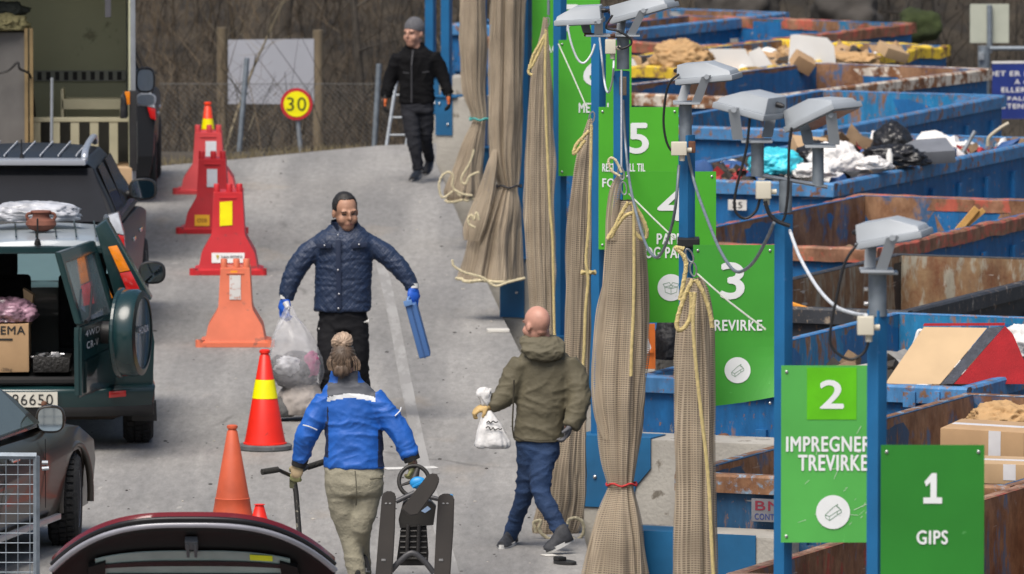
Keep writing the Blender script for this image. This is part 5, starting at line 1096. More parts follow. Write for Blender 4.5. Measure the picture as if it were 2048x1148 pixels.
b = NB(); bbox(b, (.86,-.0,2.85), (.06,.03,.9), .01); link('strap', b, M('strap_grey', (.07,.07,.08), .8), c3)
lb('cab', (0,4.85,.98), (2.06,1.6,1.2), M('van_cab_dark', (.045,.045,.05), .25, coat=.8, var=.5, vs=3), c3, .12); lb('chassis', (0,2.6,.55), (.9,5.2,.2), PBLK)
for x in (-.86,.86):
    for y in (1.1,4.9): wheel(c3, x, y, .36, .25)
mm = mirror(c3, 291, 160, YT+4.4, .20, .27, PBLK, (-.25,.1,-.02), 'wing_mirror'); mirror(c3, 292, 199, YT+4.3, .21, .13, M('mirror_white', (.6,.62,.64), .3), (-.2,.1,0), 'wide_angle_mirror')
# furniture carried in the van
WOODW = M('wood_cream', (.40,.38,.27), .6, var=.08); fz = .90
bn = empty('slatted_cot', (gx(150,YT+.9,1), YT+.9, fz), 0, 'cream wooden cot end with wide slats standing in the van', 'furniture')
for i in range(6): 
    b = NB(); bbox(b, (-.38+i*.19+.0,0,.22), (.085,.03,.42), .005); link('slat', b, WOODW, bn)
b = NB(); bbox(b, (.05,0,.445), (1.12,.05,.045), .008); link('top_rail', b, WOODW, bn); b = NB(); bbox(b, (.1,.35,.20), (1.0,.03,.40), .005); link('back_board', b, M('cot_inside', (.03,.03,.026), .9), bn)
sh = empty('cream_shelf', (gx(185,YT+1.4,1.3), YT+1.4, fz), 0, 'low cream shelf board behind the slatted cot end', 'furniture'); b = NB(); bbox(b, (.0,0,.57), (.60,.3,.10), .006); link('shelf_board', b, WOODW, sh); b = NB(); bbox(b, (-.29,0,.36), (.03,.3,.72), .006); link('side_panel', b, WOODW, sh); b = NB(); bbox(b, (.29,0,.26), (.03,.3,.52), .006); link('side_panel', b, WOODW, sh)
wd = empty('wooden_cabinet', (gx(-10,YT+.6,1.3), YT+.6, fz), 0, 'brown framed cabinet at the left inside the van', 'furniture'); b = NB(); bbox(b, (0,.25,.66), (.62,.5,1.32), .01); link('carcass', b, M('cabinet_grey', (.13,.125,.12), .7), wd)
for x in (-.29,.31,.36): b = NB(); bbox(b, (x,-.02,.68), (.035,.05,1.36), .005); link('frame_post', b, M('cabinet_wood', (.24,.17,.08), .7, var=.2), wd)
lump('folded_blanket', P(5,50,YT+.7), (.22,.2,.10), M('blanket_khaki', (.20,.18,.09), .95, var=.35, vs=7), 'khaki blanket folded on top of the brown framed cabinet', 'blanket', 51, .3); lump('dark_cloth', P(10,22,YT+.9), (.20,.2,.08), M('cloth_dark', (.03,.035,.03), .95), 'dark cloth heaped on the khaki blanket', 'cloth', 53, .3)
b = NB(); tube(b, [P(104,155,YT+.3), P(103,300,YT+.25)], .016, 8); tag(link('metal_pole', b, ALU, smooth=40), 'thin grey pole standing upright in the van', 'pole')
b = NB(); tube(b, spline([P(-20,148,YT+.4), P(15,142,YT+.4), P(35,125,YT+.4), P(40,138,YT+.4), P(60,150,YT+.5), P(66,190,YT+.9), P(70,235,YT+1.)], 5), .012, 6); tag(link('dark_strap', b, CBLK, smooth=60), 'dark strap slung round the brown framed cabinet', 'strap')
lump('hanging_strap', P(247,222,YT-.1), (.03,.03,.16), CBLK, 'bundle of black webbing hanging at the right edge of the van opening', 'strap', 55, .2)
carton('cardboard_box', P(247,357,YT-.55), (.12,.3,.22), (0,0,.2), CARDP, 'pale box at the right foot of the van opening'); bpy.context.view_layer.update()
# ---------------------------------------------------------- brown car at the lower left
BRN = paint('paint_brown', (.026,.021,.016), .3, spec=.3); c4 = empty('parked_hatchback', (-4.80, 69.83, 0), -math.radians(13.5), 'dark brown hatchback with folded-out mirror, cut off by the left edge', 'car', 'parked cars')
wf4 = lambda y, z: interp(z, [.15,.4,.75,.92,1.0], [.80,.86,.885,.85,.80])*(1-.085*max(0,y-3.0)-.03*max(0,y-3.7))
bd = hull([(.03,.30),(.0,.9),(.4,.97),(2.3,.95),(2.75,.97),(3.6,.90),(4.05,.76),(4.2,.55),(4.15,.22),(.1,.22)], wf4, zc=(.4,.75,.90), yc=(.5,2.3,3.0,3.6,3.9), L=4.2, bev=.03, crown=.05, cuts=[wheelcut(y, sx*.65, sx*1.3, .375, .335) for y in (.75,3.35) for sx in (-1,1)]); body4 = link('body', bd, BRN, c4, smooth=35)
wfd = lambda y, z: interp(z, [.94,1.40,1.48], [.82,.62,.54])
cb_ = hull([(.10,.955),(.55,1.40),(1.2,1.47),(1.75,1.44),(2.62,.965)], wfd, bulge=.08, crown=.04, bev=.02, zc=(1.2,), L=4.2); link('cabin', cb_, BRN, c4, smooth=35)
for y0, y1, ya, yb in ((.55,1.35,.75,1.35),(1.42,2.38,1.42,1.78)):
    b = NB(); poly(b, [Vector((wfd(0,z)+.004, y, z)) for y, z in ((y0,.985),(y1,.985),(yb,1.37),(ya,1.37))], (.006,0,0)); link('side_window', b, M('glass_side', (.05,.065,.06), .05, coat=.5), c4)
b = NB(); poly(b, [Vector((wfd(0,.965)+.010, y, z)) for y, z in ((.5,.955),(2.4,.955),(2.4,.975),(.5,.975))], (.008,0,0)); link('window_trim', b, CHROME, c4)
b = NB(); poly(b, [(-.72,2.60,.985),(.72,2.60,.985),(.56,1.80,1.43),(-.56,1.80,1.43)], (0,.01,.012)); link('windscreen', b, GLASSD, c4)
for x in (-.76,.76):
    for y in (.75,3.35): wheel(c4, x, y, .335, .225, steer=.22 if y > 2 else 0)
b = NB(); a0, a1 = Vector((.875,1.0,.27)), Vector((.885,2.75,.27)); bbox(b, (a0+a1)/2, (.04,1.8,.045), .012); link('sill_strip', b, M('sill_grey', (.40,.41,.43), .3, metal=.5), c4)
b = NB()
for yy in (1.4,2.42): box(b, (wf4(yy,.7)+.0015, yy, .62), (.004,.008,.5))
link('door_gap', b, M('gap_black', (.004,.004,.004), .9), c4)
b = NB(); bbox(b, (.885,1.62,.80), (.035,.19,.03), .01); link('door_handle', b, CHROME, c4)
lm = pxpoly('wing_badge', [(98,900),(114,898),(114,912),(100,914)], 72.63, (0,.02,0), LCLR, c4, .004)
mirror(c4, 101, 838, 72.15, .215, .205, BRN, (-.28,.10,-.08), gl=.82)
b = NB(); arch = [(0.0,0.)]; Rr = .405
tube(b, [(wf4(3.35,.5)+.0, 3.35+Rr*math.cos(a), .335+Rr*math.sin(a)) for a in np.linspace(-.15, math.pi+.15, 25)], .026, 7); link('arch_trim', b, paint('paint_brown_light', (.045,.037,.029), .4), c4, smooth=60)
# ---------------------------------------------------------- trailer with a mesh side at the lower left corner
YR = 66.; c5 = empty('box_trailer', (gx(-150,YR,.5), YR, 0), 0, 'galvanised trailer with a wire mesh side at the lower left corner', 'trailer')
fr = NB()
for uv in ([(73,912),(73,1230)], [(-420,908),(73,912)], [(-420,1230),(73,1230)]): tube(fr, [P(u, v, YR) for u, v in uv], .022, 4)
for y2 in (2.2,): pass
gate = link('gate_frame', fr, GALVD, c5, world=True)
b = NB()
for u in np.arange(-420, 70, 24): tube(b, [P(u,912,YR), P(u,1230,YR)], .0035, 4)
for v in np.arange(930, 1230, 19.5): tube(b, [P(-420,v,YR), P(73,v,YR)], .0035, 4)
link('wire_mesh', b, GALVD, gate, world=True)
b = NB(); pc = P(-170,1235,YR); bbox(b, pc+Vector((0,1.1,0)), (1.7,2.2,.06), .01); link('trailer_bed', b, GALVD, c5, world=True)
for sx in (-1,1): wheel(c5, sx*.95, 1.1, .27, .16)
b = NB(); tube(b, [P(84,925,YR+.02), P(96,925,YR+.02)], .014, 8); link('latch', b, GALV, c5, world=True); b = NB(); tube(b, [P(84,937,YR+.02), P(98,936,YR+.02)], .014, 8); link('latch', b, GALV, c5, world=True)
# ---------------------------------------------------------- dark red car whose open tailgate shows at the bottom
MAR = paint('paint_maroon', (.13,.008,.012), .2); c6 = empty('parked_hatchback', (gx(382,57.6,1.5), 57.75, 0), 0, 'dark red hatchback with raised tailgate at the bottom edge', 'car', 'parked cars')
bd = hull([(.03,.30),(.0,.95),(1.5,.97),(3.0,.95),(4.0,.75),(4.15,.3)], wf4, zc=(.4,.75), yc=(.5,3.,), L=4.2, cuts=[wheelcut(y, sx*.65, sx*1.3, .36, .32) for y in (.75,3.3) for sx in (-1,1)]); link('body', bd, MAR, c6, smooth=35)
cb_ = hull([(.35,.96),(.62,1.38),(.9,1.42),(1.9,1.40),(2.8,.96)], wfd, bulge=.08, crown=.04, bev=.02, L=4.2); link('cabin', cb_, MAR, c6, smooth=35)
for x in (-.76,.76):
    for y in (.75,3.3): wheel(c6, x, y, .32, .21)
TRIM = M('trim_black', (.008,.008,.009), .5, spec=.2)
th_dir = Vector((0,.83,-.558)); tn = Vector((0,.558,.83)); T0 = P(381,1044,56.75)
def tgp(x, t, o=0.): return T0 + Vector((x,0,0)) + th_dir*t + tn*o
HWX = .815
def t0(x): return .56*(abs(x)/HWX)**3.0
def strip(bm, xs, fa, fb, mi=0, n=1):
    A = [bm.verts.new(fa(x)) for x in xs]; B_ = [bm.verts.new(fb(x)) for x in xs]
    for i in range(len(xs)-1): bm.faces.new((A[i], A[i+1], B_[i+1], B_[i])).material_index = mi
xs = list(np.linspace(-HWX, HWX, 41)); b = NB()
prof = [(0.0,.0),(-.012,.03),(.0,.065),(.05,.085),(.35,.10),(1.05,.06),(1.05,.0),(.55,-.0),(.16,-.0),(.10,-.012),(.045,-.014)]
rows = []
for x in xs: rows.append([b.verts.new(tgp(x, t0(x)*(1-max(0,t-.1)*.9 if t > .1 else 1)*(1 if t < 1 else .05) + t, o - .10*(x/HWX)**2*0)) for t, o in prof])
for i in range(len(xs)-1):
    for k in range(len(prof)):
        b.faces.new((rows[i][k], rows[i+1][k], rows[i+1][(k+1)%len(prof)], rows[i][(k+1)%len(prof)])).material_index = (0 if k in (1,2,3,4) else 1)
b.faces.new(rows[0]); b.faces.new(rows[-1])
tgt = link('tailgate', b, (MAR, TRIM), c6, world=True, smooth=40)
b = NB(); tube(b, [tgp(x, t0(x)+.022, -.008) for x in xs], .020, 8, flat=.8); link('edge_lip', b, M('lip_sheen', (.30,.30,.34), .25, coat=.6), tgt, world=True, smooth=60)  # grey colour paints the silvery reflection along the glossy lip
b = NB(); tube(b, [tgp(x, t0(x)-.006, .018) for x in xs], .012, 8); link('seal', b, M('seal_black', (.01,.01,.012), .4), tgt, world=True, smooth=60)
b = NB(); xg = list(np.linspace(-.56, .56, 25)); A = [tgp(x, .33+.10*(abs(x)/.56)**3, -.012) for x in xg] + [tgp(x, .95, -.012) for x in xg[::-1]]; poly(b, A, -tn*.006); gw = link('rear_window', b, M('glass_hatch', (.30,.40,.40), .05, coat=.6, var=.25, vs=3), tgt, world=True)
b = NB(); A = [tgp(x, .44+.06*(abs(x)/.56)**3, -.022) for x in xg] + [tgp(x, .50+.04*(abs(x)/.56)**3, -.022) for x in xg[::-1]]; poly(b, A, -tn*.004); link('window_band', b, M('glass_dark_band', (.02,.022,.025), .1), gw, world=True)
b = NB(); A = [tgp(x, .60, -.022) for x in (-.5,.5)] + [tgp(x, .95, -.022) for x in (.5,-.5)]; poly(b, A, -tn*.004); link('window_band', b, MATS['glass_dark_band'], gw, world=True)
b = NB(); A = [tgp(.33,.36,-.024), tgp(.46,.375,-.024), tgp(.46,.44,-.024), tgp(.33,.425,-.024)]; poly(b, A, -tn*.002); link('sticker', b, M('sticker_yellow', (.75,.80,.02), .5), gw, world=True)
b = NB(); 
for x in (-.022,.022): bbox(b, tgp(x,.26,-.03), (.018,.16,.05), .006, Matrix.Rotation(-.59,3,'X'))
bbox(b, tgp(0,.21,-.028), (.075,.10,.04), .01, Matrix.Rotation(-.59,3,'X')); link('latch', b, M('latch_grey', (.08,.09,.105), .45), tgt, world=True, smooth=40)
for x0, x1 in ((-.60,-.50),(.50,.60)):
    b = NB(); A = [tgp(x0*1.0, .30+.2*(abs(x0)/.6)**2, -.004), tgp(x1, .30+.2*(abs(x1)/.6)**2, -.004), tgp(x1*1.05,1.0,-.004), tgp(x0*1.05,1.0,-.004)]; poly(b, A, -tn*.03); link('trim_rib', b, TRIM, tgt, world=True)
# ------------------------------------------------------------------ people
SKIN1 = M('skin_tan', (.40,.215,.14), .55, var=.10, vs=25); SKIN2 = M('skin_pale', (.52,.27,.20), .5, var=.08, vs=25); SKIN3 = M('skin_warm', (.44,.24,.17), .55, var=.08, vs=25)
FDARK = M('eye_dark', (.035,.022,.016), .5); LIPS = M('lips', (.27,.105,.085), .5); STUB = M('stubble', (.35,.185,.122), .6); BROW = M('brow', (.13,.075,.05), .6)
def head(bm, c, R, k=1.0):
    def e(p, r): ell(bm, Vector(c) + R @ (Vector(p)*k), Vector(r)*k, R, 3)
    e((0,.012,.030), (.076,.097,.094)); e((0,-.012,-.035), (.064,.075,.078)); e((0,-.048,-.082), (.044,.042,.036)); e((0,-.100,-.018), (.0135,.020,.016)); e((0,-.092,.005), (.010,.016,.028))
    for s in (-1,1):
        e((s*.079,.012,-.012), (.010,.020,.031)); e((s*.036,-.058,-.034), (.030,.028,.034)); e((s*.030,-.078,.026), (.028,.013,.010))
    e((0,-.080,-.060), (.030,.014,.020))
def face_slots(b, c, R, k=1.0, stubble=False, grey=False):     # 0 skin, 1 eyes and brows, 2 lips, 3 stubble
    Ri = R.transposed()
    for f in b.faces:
        q = (Ri @ (f.calc_center_median() - Vector(c)))/k
        if q.y > -.03 or abs(q.x) > .075 or q.z > .06 or q.z < -.14: continue
        ax = abs(q.x)
        if .020 < ax < .043 and -.003 < q.z < .007 and q.y < -.055: f.material_index = 1
        elif .016 < ax < .052 and .021 < q.z < .029 and q.y < -.06: f.material_index = 4
        elif ax < .026 and -.066 < q.z < -.058 and q.y < -.07: f.material_index = 2
        elif stubble and q.z < -.045: f.material_index = 3
def hand(bm, w_, d, pn, side, curl=1.0, k=1.0, fat=1.0):
    d = d.normalized(); pn = (pn - d*pn.dot(d)).normalized(); lt = d.cross(pn)
    R = Matrix((lt, d, pn)).transposed()
    ell(bm, w_ + d*.046*k, (.041*k*fat**.5, .054*k, .018*k*fat), R, 3)
    tube(bm, [w_ - d*.05, w_ + d*.02*k], [.030*k*fat**.5, .032*k*fat**.5], 12, flat=.75, ref=lt)
    for i, (x, l) in enumerate(((-.030,.9),(-.010,1.05),(.010,1.0),(.029,.78))):
        x *= -side; p = w_ + d*.080*k + lt*x*k; a = .25*curl*(1+.12*i); pts = [p]
        for sl in (.042, .028, .022):
            dd = d*math.cos(a) + pn*math.sin(a); p = p + dd*sl*l*k; pts.append(p); a += .62*curl
        tube(bm, pts, [.0100*fat*k, .0095*fat*k, .0088*fat*k, .0072*fat*k], 8)
    p = w_ + d*.022*k + lt*side*.030*k; dd = (d*.62 + lt*side*.62 + pn*.35*curl).normalized(); q = p + dd*.042*k; d2 = (d*.8 + lt*side*.1 + pn*.55*curl).normalized()
    tube(bm, [p - dd*.015, p, q, q + d2*.032*k], [.014*fat*k, .0135*fat*k, .011*fat*k, .0085*fat*k], 8)
def shoe(name, toe, heel, root, mats, wd=.047, hgt=.10, lift=0.):
    """a shoe from heel to toe, sole as sub-part"""
    toe, heel = Vector(toe), Vector(heel); d = (toe-heel); L = d.length; d.normalize(); sd = Vector((0,0,1)).cross(d).normalized(); up = d.cross(sd)
    R = Matrix((sd, d, up)).transposed(); b = NB(); rings = []
    for t, w_, h in ((-.02,.62,.95),(.05,.82,1.08),(.18,.84,1.1),(.34,.84,1.02),(.5,.92,.78),(.68,1.02,.56),(.85,.95,.46),(.97,.6,.34)):
        rings.append(Vector((t*L, w_*wd, h*hgt)))
    ns = 14; V = []
    for r_ in rings:
        ring = []
        for i in range(ns):
            a = 2*math.pi*i/ns; x = math.cos(a)*r_.y; z = max(-.0, math.sin(a))*r_.z*1.0 + min(0, math.sin(a))*.01
            x *= 1 - .28*max(0, math.sin(a))
            ring.append(b.verts.new(heel + R @ Vector((x, r_.x, z+.018))))
        V.append(ring)
    for i in range(len(V)-1):
        for k in range(ns): b.faces.new((V[i][k], V[i][(k+1)%ns], V[i+1][(k+1)%ns], V[i+1][k]))
    b.faces.new(V[0][::-1]); b.faces.new(V[-1]); up_ = link(name, b, mats[0], root, world=True, smooth=60)
    b = NB(); n = 20; o_ = []
    for i in range(n):
        a = 2*math.pi*i/n; y = .48*L + math.cos(a)*.53*L; x = math.sin(a)*wd*(1.04 if math.cos(a) > 0 else .88); o_.append(heel + R @ Vector((x, y, 0)))
    poly(b, o_, R @ Vector((0,0,.028))); link('sole', b, mats[1], up_, world=True, smooth=40)
LK = 1.0
def limbs(bm, Y, chain, seg=14, flat=1.0): tube(bm, spline([P(u, v, Y+dy) for u, v, dy, r in chain], 4), [float(np.interp(i/4, range(len(chain)), [c[3]*LK/S(Y,1) for c in chain])) for i in range(4*(len(chain)-1)+1)], seg, flat=flat)
def torso(bm, Y, secs, seg=24):
    s = S(Y, 1.2); sections(bm, [(P(u, v, Y+dy), h/s, max(.055, h/s*dr_), .85) for u, v, h, dr_, dy in secs], seg)
def seams(b, wid=0): pass
DK = M('cuff_black', (.012,.012,.014), .8)
# ================================================================ man in the navy quilted jacket
def quilt(name, col):
    m = M(name, col, .55, var=.16, vs=7); t = m.node_tree; b = t.nodes['Principled BSDF']; tc = t.nodes.new('ShaderNodeTexCoord'); Lk = t.links.new
    def wv(rot):
        mp = t.nodes.new('ShaderNodeMapping'); mp.inputs['Rotation'].default_value = (0, rot, 0); Lk(tc.outputs['Object'], mp.inputs[0])
        w_ = t.nodes.new('ShaderNodeTexWave'); w_.inputs['Scale'].default_value = 8.5; w_.bands_direction = 'X'; Lk(mp.outputs[0], w_.inputs[0])
        r = t.nodes.new('ShaderNodeValToRGB'); r.color_ramp.elements[0].position = 0; r.color_ramp.elements[1].position = .25; Lk(w_.outputs['Fac'], r.inputs[0]); return r.outputs[0]
    mn = t.nodes.new('ShaderNodeMath'); mn.operation = 'MINIMUM'; Lk(wv(.72), mn.inputs[0]); Lk(wv(-.72), mn.inputs[1])
    bp = t.nodes.new('ShaderNodeBump'); bp.inputs['Strength'].default_value = .3; bp.inputs['Distance'].default_value = .012; Lk(mn.outputs[0], bp.inputs['Height']); Lk(bp.outputs[0], b.inputs['Normal']); return m
YA = 82.0; A_ = empty('person', G(690, 838), 0, 'dark haired man in navy quilted jacket carrying a clear bag and a blue case', 'person')
SA = S(YA, 1.2); hc = P(691, 424, YA-.02); RA = Euler((.16, 0, math.radians(-4))).to_matrix() @ Matrix.Rotation(.06,3,'Y'); RA = Matrix.Rotation(math.radians(17),3,'Z') @ Euler((.18,-.06,0)).to_matrix()
KH = 1.26
b = NB(); head(b, hc, RA, KH); tube(b, [P(689,470,YA+.02), P(690,440,YA+.01)], [.075,.068], 14)
torso(b, YA, [(686,632,44,.55,0),(687,560,44,.55,0),(687,500,44,.5,0),(688,475,30,.5,0)])
for ch in ([(645,492,0,11),(592,545,-.02,12),(573,598,-.05,9),(570,608,-.06,9)], [(733,492,0,11),(790,530,-.03,12),(822,572,-.06,9),(825,580,-.06,9)], [(665,640,0,20),(662,735,-.08,14),(661,828,-.05,10)], [(713,640,0,20),(716,735,.02,14),(722,800,.30,10)]): limbs(b, YA, ch)
b = fuse(b, .0075, 4); face_slots(b, hc, RA, KH, True); link('body', b, (SKIN1, FDARK, LIPS, STUB, BROW), A_, world=True, smooth=180)
b = NB(); ell(b, hc + RA @ Vector((0,.020,.036))*KH, Vector((.081,.098,.096))*KH, RA, 5)      # short dark hair
for f in [f for f in b.faces if (lambda q: (q.y < -.03 and q.z < .098-.9*max(0,-.055-q.y)*0 and q.z < .100) or (q.y < .0 and q.z < .02))(RA.transposed() @ (f.calc_center_median()-hc)/KH) or (RA.transposed() @ (f.calc_center_median()-hc)/KH).z < -.035]: b.faces.remove(f)
bmesh.ops.delete(b, geom=[v for v in b.verts if not v.link_faces], context='VERTS'); wrinkle(b, .004, (40,40,40), 3); bmesh.ops.solidify(b, geom=b.faces[:], thickness=.008); link('hair', b, M('hair_dark', (.014,.012,.011), .6, var=.5, vs=60), A_, world=True, smooth=180)
NAVY = quilt('jacket_navy', (.013,.027,.066))
b = NB(); torso(b, YA, [(685,622,58,.60,0),(685,612,57.5,.60,0),(686,580,56.5,.6,0),(687,540,57,.6,0),(688,510,58.5,.58,0),(687,490,61,.54,0),(687,478,60,.52,.0),(688,468,54,.5,.01),(689,459,42,.55,.02),(690,452,31,.7,.02),(690,444,25,.75,.03)])
limbs(b, YA, [(640,487,.01,19),(614,508,.0,22),(590,543,-.02,21),(578,575,-.04,18),(572,598,-.05,15)]); limbs(b, YA, [(735,486,.01,19),(766,505,-.0,22),(794,530,-.03,20),(814,555,-.05,17),(826,576,-.06,14)])
b = fuse(b, .0105, 4); wrinkle(b, .0055, (5,6,13), 2, True); wrinkle(b, .003, (14,14,20), 8); jk = link('jacket', b, NAVY, A_, world=True, smooth=180)
fy = YA - .165
def jpoly(nm_, uvs, d, mat, parent, Y, bev=.003): return pxpoly(nm_, uvs, Y, (0,d,0), mat, parent, bev)
NAVYD = M('jacket_navy_dark', (.010,.020,.052), .6); SNAP = M('snap', (.5,.5,.52), .3, metal=.8)
jpoly('button_placket', [(671,480),(682,480),(682,500),(683,618),(673,619),(672,540)], .03, NAVYD, jk, YA-.155)
for uv in ([(632,487),(664,487),(662,497),(634,496)], [(702,486),(735,484),(734,494),(704,497)]): jpoly('pocket_flap', uv, .04, NAVYD, jk, YA-.155)
b = NB()
for u, v in ((676,470),(676,540),(678,588),(677,617),(649,491),(718,489)): ell(b, P(u, v, YA-.165), (.009,.007,.009), None, 2)
link('snap_button', b, SNAP, jk, world=True, smooth=60)
b = NB(); C0 = P(689,450,YA+.01)
for a0, a1 in ((-1.35,1.1),): pass
pts1 = []; pts2 = []
for a in np.linspace(-math.pi*.5+.45, math.pi*1.5-.45, 26):
    r1 = Vector((math.cos(a)*.118, math.sin(a)*.10, 0)); pts1.append(C0 + r1 + Vector((0,0,-.055-.02*math.cos(a-math.pi*1.5)))); pts2.append(C0 + r1*.94 + Vector((0,0,.035+.012*math.sin(a))))
va = [b.verts.new(p) for p in pts1]; vb = [b.verts.new(p) for p in pts2]
for i in range(len(va)-1): b.faces.new((va[i], va[i+1], vb[i+1], vb[i]))
bmesh.ops.solidify(b, geom=b.faces[:], thickness=.014); link('collar', b, NAVYD, jk, world=True, smooth=60)
TRK = M('trousers_black', (.009,.009,.011), .8, spec=.2, var=.2, vs=9)
b = NB(); torso(b, YA, [(686,660,49,.62,0),(686,640,49,.60,0),(686,610,47,.58,0)])
limbs(b, YA, [(661,645,0,27),(660,690,-.04,26),(659,735,-.08,23),(659,785,-.07,21),(660,828,-.05,19)]); limbs(b, YA, [(711,645,0,27),(713,690,.0,26),(716,735,.02,22),(722,775,.20,19),(726,800,.32,18)])
b = fuse(b, .0115, 4); wrinkle(b, .007, (5,5,9), 5, True); tr_ = link('trousers', b, TRK, A_, world=True, smooth=180)
b = NB()
for k in (0, 1, 2): tube(b, [P(638+k*3, 655, YA-.06+k*.0), P(637+k*3, 735, YA-.12), P(640+k*3, 826, YA-.10)], .0035, 5)
link('side_stripe', b, WP, tr_, world=True); b = NB(); 
for k, (h) in enumerate((4,6,8)): poly(b, [P(727+k*3.4, 645, YA-.14), P(730+k*3.4, 644, YA-.14), P(732.4+k*3.4-1, 644-h*.0-h+2, YA-.14), P(729.6+k*3.4-1, 645-h+2, YA-.14)], (0,-.003,0))
link('trouser_mark', b, WP, tr_, world=True)
SHB = (M('shoe_black', (.015,.015,.016), .6, var=.3), M('sole_grey', (.45,.45,.44), .7))
shoe('shoe', G(655,845,.0), G(664,828,.0), A_, SHB); shoe('shoe', P(724,812,YA+.28), P(728,790,YA+.44), A_, SHB)
GLB = M('glove_blue', (.012,.10,.52), .6, var=.2, vs=20)
for w_, d, pn, sd_ in ((P(571,599,YA-.07), Vector((-.1,-.25,-1)), Vector((.6,.75,-.15)), -1), (P(826,577,YA-.08), Vector((.05,-.25,-1)), Vector((-.6,.75,-.1)), 1)):
    b = NB(); hand(b, w_, d, pn, sd_, 1.3, 1.22, 1.4); b = fuse(b, .005, 2); link('glove', b, GLB, A_, world=True, smooth=180)
    b = NB(); dn = d.normalized(); tube(b, [w_-dn*.035, w_+dn*.002], [.052,.046], 14, flat=.85); link('glove_cuff', b, M('glove_white', (.62,.62,.6), .7), A_, world=True, smooth=60)
# clear plastic sack in his hand, blue case in the other
FILM = M('clear_film', (.74,.74,.77), .2, alpha=.26, coat=.5, var=.2, vs=8, bump=.9, bs=14); CLO = M('rag_grey', (.09,.085,.09), .9, var=.5, vs=4); CLP = M('rag_pink', (.34,.075,.17), .8, var=.3); CLW = M('rag_print', (.40,.40,.42), .8, var=.5, vs=14)
bagr = empty('plastic_sack', P(592,775,YA-.15), 0, 'clear plastic sack of clothes held by the man in navy', 'bag')
b = NB(); yb_ = YA-.16; sB = S(YA, .6)
sections(b, [(P(u, v, yb_), h/sB, h/sB*.72, .9) for u, v, h in ((575,612,4),(576,622,8),(580,645,24),(585,680,42),(590,715,53),(593,742,55),(597,765,45),(600,780,25))], 40)
for v in b.verts:
    a = math.atan2(v.co.y-yb_, v.co.x-P(590,700,yb_).x); t = max(0, min(1, (v.co.z-P(0,740,yb_).z)/.5)); v.co += Vector((math.cos(a), math.sin(a), 0))*(.022*math.sin(7*a+1)*t + .012*math.sin(13*a)*t + .01*mnoise.noise(v.co*9))
bmesh.ops.subdivide_edges(b, edges=b.edges[:], cuts=1, use_grid_fill=True); wrinkle(b, .012, (8,8,5), 4, True); link('film', b, FILM, bagr, world=True, smooth=180)
def rag(u, v, dy, su, sv, mat, sd_):
    b = NB(); bmesh.ops.create_icosphere(b, subdivisions=4, radius=1)
    for q in b.verts: q.co *= 1+.3*mnoise.noise(q.co*2+Vector((sd_,0,0)))+.12*(1-2*abs(mnoise.noise(q.co*5+Vector((sd_,3,0)))))
    b.transform(Matrix.Translation(P(u, v, yb_+dy)) @ Matrix.Diagonal((su/sB, su/sB*.7, sv/sB, 1))); return link('rag', b, mat, bagr, world=True, smooth=180)
rag(590,752,.02,40,22,CLO,1); rag(575,732,-.06,27,17,CLW,2); rag(622,728,-.05,16,23,CLP,3); rag(607,740,-.08,13,15,M('rag_dark', (.03,.03,.035), .9),4); rag(596,722,.05,30,18,CLO,5); rag(556,728,-.04,14,16,CLO,6)
b = NB(); tube(b, [P(572,606,YA-.10), P(576,616,YA-.13)], [.03,.02], 10); link('twisted_neck', b, M('film_white', (.6,.6,.62), .5), bagr, world=True, smooth=60)
CASE = M('case_blue', (.055,.135,.33), .45, var=.08, vs=4); cs = empty('plastic_case', P(836,655,YA-.08), 0, 'flat blue plastic case held upright by the man in navy', 'case')
ax_u = (P(848,716,YA-.1)-P(818,605,YA-.1)).normalized(); b = NB(); Rc = Matrix((Vector((0,0,0)),)*3)
lat = Vector((ax_u.z*-1, 0, ax_u.x)); Rm = Matrix((lat, Vector((0,1,0)), ax_u)).transposed()
bbox(b, P(836,658,YA-.08), (.093,.36,.455), .014, Rm, 3); link('shell', b, CASE, cs, world=True, smooth=40)
b = NB(); bbox(b, P(836,658,YA-.08), (.012,.372,.467), .005, Rm); link('seam', b, M('case_dark', (.03,.08,.21), .5), cs, world=True)
b = NB(); h0 = P(820,603,YA-.1); tube(b, spline([h0+Vector((-.02,-.09,-.03)), h0+Vector((-.015,-.08,.03)), h0+Vector((0,.0,.035)), h0+Vector((0,.08,.03)), h0+Vector((0,.09,-.03))], 4), .012, 8); bbox(b, P(816,606,YA-.27), (.07,.02,.045), .006, Rm); link('handle', b, M('case_light', (.13,.25,.50), .45), cs, world=True, smooth=60)
# stuffed grey sack standing on the ground behind the woman
gs = lump('stuffed_sack', G(604,846)+Vector((0,.25,.14)), (.20,.2,.19), M('sack_beige', (.36,.325,.30), .85, var=.15, vs=6), 'beige grey sack standing on the asphalt behind the woman', 'bag', 61, .10, 1.6)
lump('grey_sack', G(566,848)+Vector((0,.30,.09)), (.085,.14,.12), M('sack_dark', (.10,.10,.10), .85, var=.2), 'dark grey bundle leaning left of the beige sack', 'bag', 63, .12)
